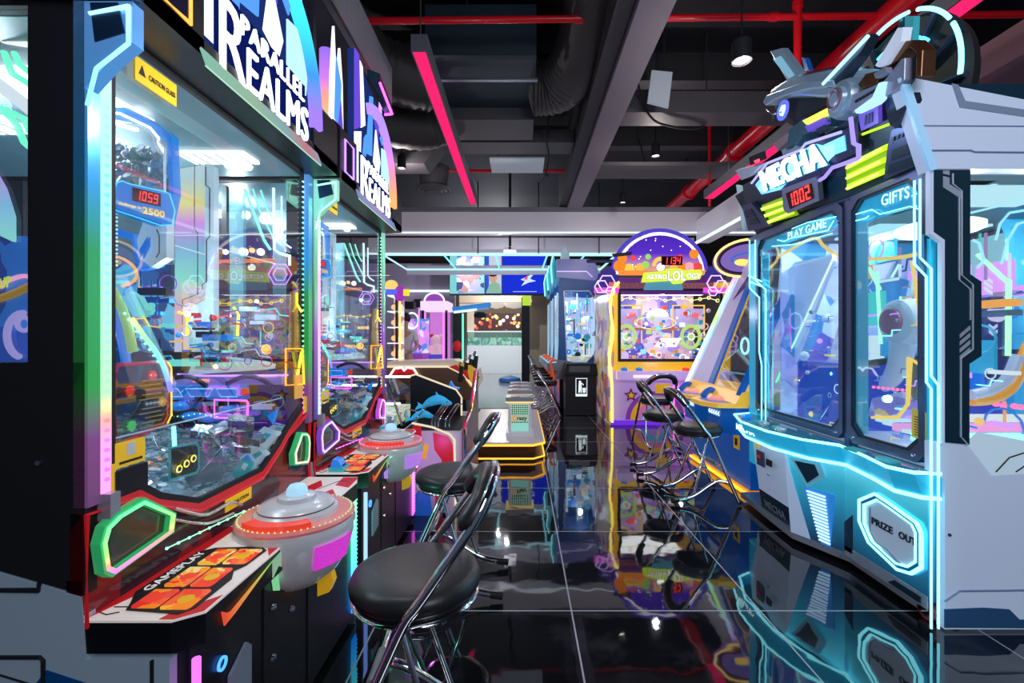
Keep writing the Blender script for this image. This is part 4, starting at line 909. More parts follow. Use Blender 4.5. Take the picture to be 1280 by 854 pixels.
    m.build('dome_lamps', em('ramp lamps', (.3,1,.8), 2.2), t, 60)
    # floating ramp platform
    MB().prism(IL([(234,470),(243,446),(250,444),(322,452),(335,456),(334,462),(250,468)],1.86), (0,.06,0)).build('light_wedge', PALE, t)
    MB().prism(IL([(243,461),(248,449),(262,450),(268,460)],1.855), (0,.004,0)).build('wedge_panel', TEAL, t)
    for k in range(6): MB().prism(IL([(266+k*9,451+k*.6),(271+k*8,451.4+k*.6),(274+k*8,459-k*.4),(271+k*9,459.5-k*.4)],1.855), (0,.004,0)).build('wedge_stripe', em('mint stripe', (.15,.85,.65), 1.2), t)
    MB().tube(IL([(222,468),(260,470),(360,469)],1.90), .0045, 6).build('violet_tube', PUR, t)
    MB().prism(IL([(208,472),(352,471),(352,481),(208,482)],1.93), (0,.04,0)).build('lilac_beam', pr('lilac beam', (.25,.22,.42), .3, em=(.3,.25,.6), es=.3), t)
    for (cx_, w_) in ((232,26),(312,28)): MB().tube(smoothpath(IL([(cx_-w_,480),(cx_-w_*.5,473),(cx_,471),(cx_+w_*.5,474),(cx_+w_,483)],1.85),4), .010, 8).build('black_arch', BLACK, t, 50)
    MB().box(*(lambda a,b: (a.x,b.x,a.y,a.y+.01,b.z,a.z))(I(241,474,1.90),I(260,478,1.90))).build('red_strip', em('coral strip', (1,.35,.3), 1.2), t)
    MB().tube(IL([(268,500),(308,501),(310,504),(309,521),(306,523),(268,522)],1.80), .004, 6, True).build('neon_rectangle', MAG, t)
    m = MB(); c = I(307,490,1.8); m.lathe([(.001,0),(.016,0),(.016,-.01),(.001,-.01)], tuple(c), 14, 'y'); m.build('red_knob', REDT, t, 50)
    # folded prize boxes and silver debris
    m = MB()
    for k in range(16):
        p = I(250+R_.random()*70, 530+R_.random()*45, 1.55+R_.random()*.25); s_ = .02+R_.random()*.028
        a_ = R_.random()*3; ux = Vector((math.cos(a_),math.sin(a_),R_.random()*.8-.4))*s_; uy = Vector((-math.sin(a_),math.cos(a_),.3))*s_
        m.prism([p-ux-uy,p+ux-uy,p+ux*1.1+uy,p-ux+uy*.8], (0,0,.012+.015*R_.random()))
    co = m.build('silver_box_pile', SILVERFOIL, t); co['kind'] = 'stuff'
    for pts, c_, yy in (([(305,556),(330,533),(352,540),(328,566)],PALE,1.80),([(300,572),(326,556),(338,566),(312,586)],PALE,1.72),([(322,545),(345,528),(362,533),(345,552)],pr('box white', (.6,.68,.7), .3, em=(.4,.6,.65), es=.25),1.88),([(292,590),(303,572),(318,578),(305,600)],TEAL,1.62)):
        q_ = IL(pts, yy); MB().prism(q_, (-.02,.03,-.02)).build('prize_box', c_, t)
        cc_ = sum(q_, Vector())/4; MB().prism([cc_+(q-cc_)*Vector((1,1,1)).x*.35+(q_[1]-q_[0])*.1 for q in q_], (.004,-.006,.002)).build('box_patch', TEAL if c_ is not TEAL else PALE, t)
    for pts in ([(312,578),(300,584),(306,570)],[(334,520),(345,512),(340,530)]): MB().prism(IL(pts,1.7), (0,.02,0)).build('blue_shard', BLUEP, t)
    MB().prism([(-1.08,Y(.46),.775),(-1.02,Y(.55),.775),(-1.02,Y(.55),.875),(-1.08,Y(.46),.895)], (0,.004,0)).build('deflector_plate', glassmat('steel haze', (.8,.85,.9), .4, fog=.4, fogc=(.5,.58,.62)), t)
    m = MB(); m.tube(IL([(250,590),(278,560)],1.5), .003, 5); m.build('plate_brace', CHROME, t)
    MB().box(-1.03,-1.024,Y(.1),Y(.95),1.0,1.003).build('glass_shelf_edge', PALE, t)
    # circuit neon rails and rear shelf
    m = MB(); m.tube(IL([(306,237),(318,268),(330,300),(338,312)],1.97), .006, 6); m.tube(IL([(316,236),(324,262),(338,290),(343,300)],1.95), .004, 6); m.tube(IL([(326,238),(334,262),(340,272)],1.95), .004, 6); m.build('circuit_light', em('mint neon', (.25,1,.75), 1.9), t)
    m = MB(); m.tube(IL([(342,235),(343,312),(350,317),(362,320),(362,332)],1.93), .006, 6); m.tube(IL([(352,245),(352,300),(358,306),(364,310)],1.96), .004, 6); m.build('circuit_light', em('ice neon', (.65,.95,1), 2.0), t)
    m = MB(); c = I(350,343,1.96)
    for r_ in (.05,.03): m.tube([c+Vector((r_*math.cos(a),0,r_*math.sin(a))) for a in [k*math.pi/3 for k in range(6)]], .0025, 5, True)
    m.build('hexagon_light', PUR, t)
    m = MB(); m.tube(IL([(222,295),(300,318),(345,330)],1.75), .0015, 4); m.tube(IL([(132,281),(256,318)],1.5), .0015, 4); m.tube(IL([(130,296),(380,292)],1.7), .0012, 4); m.build('glass_edge_line', WSOFT, t)
    MB().prism(IL([(262,325),(340,323),(340,327),(262,329)],1.98), (0,.02,0)).build('shelf_strip', em('shelf orange', (1,.3,.1), 1.0), t)
    for k in range(5): MB().sph(I(282+k*11,315-2*(k%2),1.98), .012+.004*(k%3), 6).build('shelf_bulb', (em('bulb gold', (1,.65,.2), 1.8) if k % 2 else em('bulb white', (1,.97,.85), 2.6)), t, 60)
    m = MB(); P = []
    for k in range(11):
        p = I(222+k*13,378+2*math.sin(k*1.7),1.88); P.append(p); m.tube([p+Vector((.007*math.cos(a),0,.007*math.sin(a))) for a in [q*math.pi/3 for q in range(6)]], .0018, 4, True)
    m.tube(P, .0015, 4); m.build('star_garland', em('garland', (1,.75,.1), 1.3), t)
    m = MB(); m.tube(IL([(371,366),(371,380),(377,390)],1.96), .005, 6); m.tube(IL([(292,384),(298,392),(297,420)],1.86), .005, 6); m.tube(IL([(223,390),(235,394),(234,420)],1.70), .005, 6); m.tube(IL([(377,440),(372,470),(370,482)],1.96), .006, 6); m.build('yellow_tube', YLN, t)
    MB().prism(IL([(362,366),(371,362),(375,440),(360,440)],1.98), (0,.01,0)).build('bronze_plate', pr('bronze plate', (.35,.2,.06), .3, .5, em=(.4,.2,.03), es=.15), t)
    m = MB(); m.tube(IL([(357,436),(378,436),(380,480),(357,482)],1.94), .004, 5, True); m.build('orange_outline', ORN, t)
    m = MB(); m.sph(I(333,437,1.9),.010,6); m.tube([I(333,437,1.89)+Vector((.018*math.cos(a),0,.018*math.sin(a))) for a in [q*math.pi/4 for q in range(8)]], .005, 5, True); m.build('orange_flower', ORN, t)
    # lit mechanism pieces filling the middle of the cabinet
    cl = [pr('clutter teal', (.03,.3,.4), .2, em=(.0,.4,.6), es=.35), pr('clutter violet', (.15,.08,.4), .2, em=(.3,.1,.8), es=.35), CHROME, BLUEP, em('clutter mint', (.2,.9,.8), 1.0), pr('clutter white', (.5,.62,.75), .2, em=(.4,.6,.8), es=.3), RED, em('clutter amber', (1,.6,.15), 1.1), DEEPB, BLACK, DEEPB, BLACK, CHROME]
    for k in range(210):
        yp = 1.45+R_.random()*.5; px = 215+R_.random()*150; py = 385+R_.random()*70
        if k % 4 == 0: px = 150+R_.random()*65; py = 345+R_.random()*110; yp = 1.42+R_.random()*.1
        if k % 5 == 0: px = 210+R_.random()*160; py = 498+R_.random()*30; yp = 1.85
        p = I(px, py, yp)
        if p.x > -.99: continue
        c_ = cl[R_.randrange(len(cl))]; s_ = .008+R_.random()*.022; kk = R_.randrange(6); m = MB()
        if kk in (0,5): m.box(p.x-s_*1.6,p.x+s_*1.6,p.y-s_*.5,p.y+s_*.5,p.z-s_*.4,p.z+s_*.4)
        elif kk == 1: m.tube([p+Vector((s_*math.cos(a),0,s_*math.sin(a))) for a in [q*math.pi/6 for q in range(12)]], .002, 5, True)
        elif kk == 2: m.tube([p, p+Vector((.04,.0,.005)), p+Vector((.055,0,-.02)), p+Vector((.09,0,-.025))], .0025, 5)
        elif kk == 3: m.tube([p+Vector((0,0,-.03)), p+Vector((0,0,.035))], .003, 6)
        else: m.sph(p, s_*.5, 6)
        m.build(('mechanism_block','mechanism_ring','mechanism_rail','mechanism_rod','mechanism_ball','mechanism_bar')[kk], c_, t, 50)
    if first:
        # printed scenery seen through the side window
        MB().prism([(-1.5,Y(.22),1.17),(-1.10,Y(.22),1.17),(-1.10,Y(.22),1.43),(-1.22,Y(.22),1.52),(-1.5,Y(.22),1.54)], (0,.01,0)).build('scenery_board', art('scenery print', [(.02,.1,.55),(.03,.2,.75),(.02,.35,.7),(.02,.06,.35),(.1,.45,.8),(.03,.15,.6)], 8, .5), t)
        m = MB(); m.tube(smoothpath([PY(-10,362,Y(.21)),PY(12,350,Y(.21)),PY(32,345,Y(.21)),PY(43,352,Y(.21))],5), .006, 6); m.build('scenery_line', em('pink line', (1,.4,.7), 1.1), t)
        m = MB(); m.tube(smoothpath([PY(-10,376,Y(.21)),PY(15,368,Y(.21)),PY(43,355,Y(.21))],5), .010, 6); m.build('scenery_line', YEL, t)
        textmb('UP', PY(0,362,Y(.20)), PY(14,358,Y(.20))-PY(0,362,Y(.20)), V(.028), .002, bold=.02).build('scenery_text', em('lime text', (.6,.8,.05), 1.1), t)
        m = MB(); c = PY(30,405,Y(.20)); m.tube([c+Vector((.018*math.cos(a),0,.018*math.sin(a))) for a in [k*math.pi/6 for k in range(12)]], .006, 6, True)
        m.tube([c+Vector((.045*math.cos(a),0,-.03+.06*math.sin(a))) for a in [math.pi*.5+k*math.pi/12 for k in range(12)]], .008, 6); m.build('scenery_wheel', em('lilac', (.45,.4,.9), .9), t)
        for (pts) in ([(5,65),(15,92),(38,106)],[(-5,132),(14,148),(22,158),(30,178),(38,185)],[(18,66),(24,80),(36,90)],[(0,134),(30,148),(38,166)]):
            MB().tube([PY(a,b,Y(.10)) for a, b in pts], .007, 6).build('circuit_light', em('green circuit', (.15,1,.55), 1.8), t)
        MB().box(-1.5,-1.21,Y(.2),Y(.5),1.955,1.975).build('ceiling_lamp', em('cabinet lamp', (.88,.97,1), 5), t)
        MB().prism([PY(-10,20,Y(.12)),PY(33,20,Y(.12)),PY(33,57,Y(.12)),PY(-10,50,Y(.12))], (0,.01,0)).build('light_box', em('light box', (.95,1,.95), 1.5), t)
        MB().tube([PY(-10,100,Y(.13)),PY(40,138,Y(.13))], .016, 8).build('lamp_tube', WSOFT, t)
        MB().prism([PY(-10,210,Y(.15)),PY(4,235,Y(.15)),PY(15,270,Y(.15)),PY(15,302,Y(.15)),PY(-10,290,Y(.15))], (0,.01,0)).build('holographic_panel', HOLO, t)
    return t
LEDA = [(0,(1,.1,.75)),(.10,(1,.1,.7)),(.17,(1,.15,.1)),(.22,(.2,1,.25)),(.5,(.15,1,.5)),(.62,(.1,.7,1)),(1,(.35,.75,1))]
LEDB = [(0,(.2,.5,1)),(.2,(.5,.3,1)),(.45,(.8,.25,1)),(.6,(.95,.3,.9)),(.8,(.3,1,.8)),(1,(.4,1,.8))]
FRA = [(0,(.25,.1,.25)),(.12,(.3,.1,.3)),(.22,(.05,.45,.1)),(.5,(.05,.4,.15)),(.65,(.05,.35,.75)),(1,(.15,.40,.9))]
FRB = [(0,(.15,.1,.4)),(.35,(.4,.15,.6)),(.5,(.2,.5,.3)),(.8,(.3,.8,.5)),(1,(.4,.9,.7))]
podg = (grad('pod green light', [(0,(1,.15,.8)),(.25,(1,.35,.2)),(.45,(.35,1,.2)),(1,(.15,1,.35))], .715, .84, 1.7), pr('green pod acrylic', (.05,.55,.2), .15, em=(.05,.8,.25), es=.22))
podg2 = (grad('pod green light far', [(0,(1,.6,.5)),(.3,(.8,1,.6)),(1,(.15,1,.4))], .76, .88, 1.6), MATS['green pod acrylic'])
podp = (em('pod violet light', (.6,.45,1), 1.8), pr('violet pod acrylic', (.3,.1,.7), .15, em=(.35,.1,1), es=.22))
podm = (em('pod magenta light', (.9,.5,1), 1.8), pr('magenta pod acrylic', (.5,.08,.6), .15, em=(.8,.1,.9), es=.5))
p1 = pusher(1.0, 'near', 'nearest coin pusher machine, green lit pods and a cyan arch over its bright sign', LEDA, FRA,
    [(0,(.35,.2,1)),(.3,(.05,.3,1)),(.6,(.05,.75,.95)),(1,(.1,.95,.8))], [(0,(1,.4,.1)),(1,(1,.3,.3))], podg, podg2,
    grad('near square light', [(0,(1,.35,.05)),(1,(1,.5,.1))], 2, 2.2, 2), [(0,(.45,.95,.75)),(.3,(.6,.9,.65)),(.6,(.45,.75,.8)),(.85,(1,.35,.45)),(1,(.6,.6,.8))], grad('pink corner', [(0,(1,.2,.1)),(.5,(1,.1,.5)),(1,(.9,.1,1))], .1, .55, 2.4), True)
p2 = pusher(2.1, 'far', 'second coin pusher machine from the camera, violet lit pods and a purple-orange arch', LEDB, FRB,
    [(0,(1,.45,.15)),(.3,(1,.3,.4)),(.6,(.6,.25,1)),(1,(.3,.3,1))], [(0,(1,.55,.2)),(.35,(1,.35,.25)),(.6,(.6,.2,.8)),(1,(.3,.15,.8))], podp, podm,
    PUR, [(0,(.4,.5,1)),(.5,(.7,.5,1)),(1,(.3,.5,1))], em('blue corner', (.2,.35,1), 2.4), False)
# small blue card reader sitting on the second deck
t = thing('card_reader', 'small cyan blue card reader on the deck of the second coin pusher', 'card reader', (-.86,2.16,.633))
MB().prism([(-.90,2.12,.633),(-.83,2.12,.633),(-.83,2.20,.633),(-.90,2.20,.633)], (0,0,.02)).build('base', TEAL, t)
MB().prism([(-.895,2.13,.653),(-.84,2.13,.653),(-.86,2.13,.685),(-.885,2.13,.69)], (0,.06,0)).build('head', BLUEP, t)
MB().box(-.85,-.838,2.145,2.175,.655,.662).build('card_slot', INK, t)
t = thing('card_reader', 'small blue card reader past the far launcher bowl of the second coin pusher', 'card reader', (-.86,2.95,.633))
MB().box(-.92,-.83,2.88,3.0,.633,.66).build('base', BLUEP, t); MB().prism([(-.91,2.89,.66),(-.85,2.89,.66),(-.87,2.89,.70),(-.90,2.89,.70)],(0,.08,0)).build('head', TEAL, t)

# ================================================================== stools
def make_stool():
    t = thing('bar_stool', '', 'stool', (0,0,0), 'round chrome arcade stools')
    MB().lathe([(.001,.510),(.13,.510),(.172,.518),(.188,.535),(.190,.552),(.182,.570),(.160,.580),(.10,.584),(.001,.585)], (0,0,0), 48).build('seat', VINYL, t, 60)
    MB().lathe([(.150,.498),(.178,.500),(.185,.508),(.178,.516),(.150,.514)], (0,0,0), 48).build('seat_rim', CHROME, t, 60)
    MB().lathe([(.001,.495),(.15,.495),(.15,.51),(.001,.51)], (0,0,0), 32).build('seat_pan', MATTE, t, 40)
    side = [(-.235,-.205,.012),(-.15,-.203,.20),(-.06,-.20,.40),(0,-.198,.53),(.035,-.196,.575),(.10,-.19,.665),(.165,-.175,.755),(.205,-.14,.82),(.228,-.08,.855),(.235,0,.865)]
    full = side+[(x,-y,z) for x, y, z in reversed(side[:-1])]
    MB().tube(smoothpath(full, 4), .0140, 12).build('back_frame', CHROME, t, 60)
    pad = smoothpath([(.145,-.165,.745),(.185,-.135,.80),(.205,-.075,.835),(.213,0,.845),(.205,.075,.835),(.185,.135,.80),(.145,.165,.745)], 5)
    m = MB(); n = len(pad)
    m.tube(pad, [.012 if i in (0,n-1) else .026 if i in (1,n-2) else .031 for i in range(n)], 12)
    m.v = [Vector((v.x, v.y, v.z)) for v in m.v]; m.build('backrest', VINYL, t, 60)
    for s in (-1,1):
        MB().tube([(-.235,s*.205,.012),(-.232,s*.205,.03)], .016, 10).build('foot_cap', RUBBER, t, 50)
        MB().tube(smoothpath([(-.165,s*.198,.165),(-.09,s*.17,.175),(-.02,s*.165,.14),(.08,s*.165,.075),(.16,s*.165,.045),(.25,s*.165,.034)], 4), .0145, 12).build('rear_leg', CHROME, t, 60)
        MB().tube([(.215,s*.165,.034),(.275,s*.165,.028)], .017, 12).build('foot_cap', RUBBER, t, 50)
        MB().tube([(-.04,s*.10,.50),(.03,s*.135,.30),(.10,s*.162,.07)], .009, 10).build('strut', CHROME, t, 60)
    MB().tube([(-.115,-.2,.285),(-.115,.2,.285)], .010, 10).build('footrest', CHROME, t, 60)
    MB().tube([(-.115,-.07,.285),(-.115,.07,.285)], .0145, 12).build('footrest_grip', pr('grey sleeve', (.45,.46,.48), .5), t, 60)
    return t
st = make_stool(); st.location = (-.312,1.35,0); st.rotation_euler = (0,0,math.radians(4))
st['label'] = 'nearest black vinyl stool with chrome frame, in front of the first coin pusher'
dup(st, (-.355,2.35,0), math.radians(-3), 'second black vinyl chrome stool on the left, at the second coin pusher')
dup(st, (1.40,3.63,0), math.pi+.06, 'black round stool with chrome legs nearest the big cyan claw machine')
dup(st, (1.33,4.28,0), math.pi-.05, 'black round stool behind the nearest stool of the right row')
dup(st, (1.58,5.35,0), -math.pi/2+.12, 'black round stool facing the yellow machine, its curved back towards the camera', 1.0)
lab = ['nearest','second','third','fourth','fifth','farthest']
for k in range(6):
    dup(st, (.40,7.5+k*.72,0), math.pi+.03*(k-2), 'black stool of the far row along the glowing claw machines, %s of the row' % lab[k])

# ================================================================== kiddie cart beyond pushers
t = thing('toy_cart', 'red and white curved toy counter with a black back board and chrome rails', 'game counter', (-.6,3.3,0))
XR = -.40
prof = [(3.22,0),(3.22,.62),(3.26,.66),(3.9,.66),(4.0,.9),(4.1,.98),(4.2,.9),(4.2,0)]
MB().box(-.86,-.42,3.24,4.15,0.02,.60).build('body', pr('cart white', (.75,.72,.75), .35), t)
for x, n_ in ((-.42,0),): MB().prism([(x,y,z) for y, z in [(3.20,0),(3.20,.60),(3.26,.66),(3.60,.70),(3.85,.86),(4.0,.98),(4.1,.98),(4.18,.9),(4.2,0)]], (.022,0,0)).build('side_panel', pr('maroon stripes', (.25,.10,.12), .4), t)
m = MB(); m.tube([(-.40,y,z) for y, z in [(3.20,.02),(3.20,.60),(3.26,.66),(3.60,.70),(3.85,.86),(4.0,.98),(4.1,.98),(4.18,.9)]], .012, 6); m.build('edge_trim', CHROME, t, 40)
MB().prism([PY(513,537,3.9),PY(513,470,3.9),PY(520,468,3.9),PY(570,487,3.9),PY(577,497,3.9),PY(577,545,3.9)], (0,.03,0)).build('back_board', BLACK, t)
m = MB(); m.tube([PY(513,470,3.88),PY(520,468,3.88),PY(570,487,3.88),PY(577,497,3.88),PY(577,545,3.88)], .008, 6); m.build('board_edge', pr('cream trim', (.8,.75,.75), .4), t, 40)
MB().box(-.84,-.44,3.26,3.88,.60,.605).build('tray', MATTE, t)
Y_ = 3.235
def fp(l): return [PY(x,y,Y_) for x, y in l]
MB().prism(fp([(516,532),(526,533),(528,560),(524,580),(516,600)]), (0,.004,0)).build('front_red', RED, t)
MB().prism(fp([(541,541),(560,546),(566,556),(568,580),(566,610),(552,602),(552,575),(543,562)]), (0,.004,0)).build('front_red', RED, t)
MB().prism(fp([(526,556),(536,556),(532,575),(525,572)]), (0,.003,0)).build('front_yellow', YEL, t)
MB().prism(fp([(518,620),(530,605),(537,615),(540,640),(532,662),(518,664)]), (0,.004,0)).build('front_blue', pr('blue print', (.03,.15,.6), .35, em=(.02,.2,.8), es=.2), t)
MB().prism(fp([(545,600),(556,612),(552,655),(543,660)]), (0,.004,0)).build('front_red', RED, t)
m = MB(); m.tube(fp([(515,529),(540,534),(562,543),(568,550),(570,660)]), .008, 6); m.build('front_rim', pr('cream trim', (.8,.75,.75), .4), t, 40)
for (a, b) in ((519,0),(539,0),(543,0),(547,0),(556,1),(561,1)):
    p0 = PY(a,540,3.35); 
    m = MB(); m.tube([p0+Vector((0,.0,-.02)), p0+Vector((0,.05,.09)), p0+Vector((.04,.25,.16)), p0+Vector((.045,.40,.15))], .006, 8); m.build('wire_rail', CHROME, t, 50)
m = MB(); m.tube([PY(512,512,3.6),PY(560,526,3.6)], .006, 8); m.build('wire_rail', CHROME, t, 50)
def dolphin(c, s, lab):
    t = thing('plush_dolphin', lab, 'plush toy', c, 'blue plush toys on the toy counter')
    B = pr('sky blue plush', (.05,.50,.85), .8, em=(.05,.5,.9), es=.3); c = Vector(c)
    m = MB(); m.tube(smoothpath([c+Vector((-.16,0,-.06))*s, c+Vector((-.07,0,.0))*s, c+Vector((.03,0,.03))*s, c+Vector((.12,0,.0))*s, c+Vector((.18,0,-.01))*s], 4), [s*r for r in (.012,.02,.03,.04,.048,.052,.055,.056,.055,.05,.046,.042,.036,.03,.022,.014,.008)], 12); m.build('body', B, t, 60)
    MB().prism([c+Vector((0,-.01,.05))*s, c+Vector((.06,-.01,.04))*s, c+Vector((.0,-.01,.12))*s], (0,.02*s,0)).build('dorsal_fin', B, t)
    MB().prism([c+Vector((-.14,-.01,-.05))*s, c+Vector((-.22,-.06,-.08))*s, c+Vector((-.2,.0,-.04))*s, c+Vector((-.22,.06,-.02))*s], (0,0,.015*s)).build('tail', B, t)
    MB().sph(c+Vector((.13,-.035,.01))*s, .007*s, 6).build('eye', INK, t, 60)
a = PY(545,503,3.7); dolphin(a, .72, 'larger blue plush dolphin lying on the chrome rails of the toy counter')
a = PY(527,520,3.55); dolphin(a, .55, 'smaller blue plush lying low at the left of the toy counter tray')
a = PY(563,484,4.0); tag(MB().prism([a+Vector(p) for p in ((-.07,0,-.02),(-.02,0,.0),(.0,0,.05),(.03,0,.0),(.08,0,-.01),(.04,0,-.05),(-.03,0,-.05))], (0,.06,0)).build('paper_bow', BLUEP, loc=tuple(a)), 'crumpled bright blue bow on top of the black back board', 'bow')
# glass showcase with strip lamps beside it
t = thing('glass_showcase', 'low glass showcase with white light bars between the pusher and the toy counter', 'showcase', (-1.6,4.2,0))
MB().box(-2.0,-1.05,4.0,5.0,0,.45).build('base', MATTE, t)
MB().prism([(-2.0,4.0,.45),(-1.05,4.0,.45),(-1.05,4.0,.60),(-1.4,4.0,.85),(-2.0,4.0,.85)], (0,1,0)).build('glass_cover', GLASSL, t)
for (z, y) in ((.85,4.02),(.85,4.95),(.62,4.5)): MB().tube([(-2.0,y,z),(-1.2,y,z)], .012, 6).build('light_bar', WHT, t)
MB().box(-1.95,-1.15,4.1,4.9,.46,.56).build('goods', art('toy goods', [(.2,.5,.4),(.8,.8,.2),(.5,.7,.8),(.2,.2,.3),(.8,.8,.9)], 18, .5), t)
MB().tube([(-1.05,4.0,.5),(-1.35,4.6,.82)], .012, 6).build('frame_bar', CHROME, t, 40)

# ================================================================== low platform with prize bins
t = thing('display_platform', 'low white platform with chamfered corners and orange neon edges', 'platform', (-.1,5.0,0))
def octo(x0,x1,y0,y1,c,z): return [(x0+c,y0,z),(x1-c,y0,z),(x1,y0+c,z),(x1,y1,z),(x0,y1,z),(x0,y0+c,z)]
MB().prism(octo(-.62,.235,4.68,6.95,.12,.165), (0,0,.03)).build('top', pr('platform white', (.62,.58,.62), .3, em=(.6,.55,.6), es=.12), t)
MB().prism(octo(-.52,.15,4.85,6.85,.08,.03), (0,0,.135)).build('plinth', pr('brown plinth', (.06,.025,.015), .4), t)
MB().prism(octo(-.62,.235,4.68,6.95,.12,.0), (0,0,.03)).build('foot', pr('dark foot', (.05,.03,.02), .3), t)
m = MB(); m.tube([(x,y,z) for x, y, z in octo(-.625,.24,4.675,6.95,.12,.165)[5:]+octo(-.625,.24,4.675,6.95,.12,.165)[:4]], .010, 6); m.build('neon_edge', ORN, t)
m = MB(); m.tube([(x,y,z) for x, y, z in octo(-.625,.24,4.675,6.95,.12,.03)[5:]+octo(-.625,.24,4.675,6.95,.12,.03)[:4]], .008, 6); m.build('neon_edge', ORN, t)
def bin_():
    t = thing('prize_bin', '', 'bin', (0,0,0), 'white bins on the platform')
    W = pr('bin white', (.72,.72,.75), .35, em=(.8,.75,.75), es=.12)
    m = MB(); z0, z1 = 0, .40
    m.prism([(-.15,-.12,0),(.15,-.12,0),(.15,.12,0),(-.15,.12,0)], (0,0,.05)); m.prism([(-.125,-.10,.05),(.125,-.10,.05),(.125,.10,.05),(-.125,.10,.05)], (0,0,.32)); m.build('body', W, t, bevel=.008)
    MB().box(-.155,.155,-.125,.125,.37,.385).build('amber_rim', em('amber rim', (1,.7,.3), 1.1), t)
    MB().box(-.152,.152,-.122,.122,.385,.43).build('lid', pr('lid grey', (.42,.42,.46), .3), t, bevel=.006)
    MB().box(-.10,-.0,-.11,.11,.43,.436).build('lid_flap', pr('lid brown', (.35,.2,.16), .4), t); MB().box(.01,.11,-.11,.11,.43,.436).build('lid_flap', pr('lid pale', (.7,.62,.62), .4), t)
    def chk():
        if 'check print' in MATS: return MATS['check print']
        m = pr('check print', (.1,.4,.2), .4); nt = m.node_tree; b = [n for n in nt.nodes if n.type == 'BSDF_PRINCIPLED'][0]
        tc = nt.nodes.new('ShaderNodeTexCoord'); mp = nt.nodes.new('ShaderNodeMapping'); mp.inputs['Rotation'].default_value = (0,math.radians(45),0); mp.inputs['Location'].default_value = (0,.5,0); c = nt.nodes.new('ShaderNodeTexChecker'); c.inputs['Scale'].default_value = 62
        c.inputs[1].default_value = (.01,.16,.06,1); c.inputs[2].default_value = (.65,.95,.75,1)
        nt.links.new(tc.outputs['Object'], mp.inputs[0]); nt.links.new(mp.outputs[0], c.inputs[0]); nt.links.new(c.outputs[0], b.inputs['Base Color']); nt.links.new(c.outputs[0], b.inputs['Emission Color']); b.inputs['Emission Strength'].default_value = .35; return m
    MB().box(-.095,.095,-.1015,-.1,.12,.355).build('check_panel', chk(), t)
    MB().box(-.095,.095,-.1025,-.1,.06,.15).build('mint_panel', em('mint panel', (.35,.8,.72), .8), t)
    MB().box(-.09,.09,-.104,-.1015,.165,.24).build('logo_ground', em('logo ground', (.55,.85,.65), .6), t)
    textmb('C', (-.085,-.105,.17), (.05,0,0), (0,0,.065), .002, bold=.05).build('logo_letter', em('orange letter', (1,.3,.02), .9), t)
    textmb('razy', (-.03,-.105,.17), (.11,0,0), (0,0,.045), .002, bold=.04).build('logo_letter', pr('brown letter', (.2,.06,.02), .5), t)
    return t
b0 = bin_(); b0.location = (-.02,5.05,.195); b0['label'] = 'white prize bin with green checks nearest on the low platform'
for k, nm in enumerate(('second','third','fourth')):
    c = dup(b0, (-.02+.0*k,5.72+k*.47,.195), 0, 'white prize bin behind the nearest one on the low platform, %s of the row' % nm)
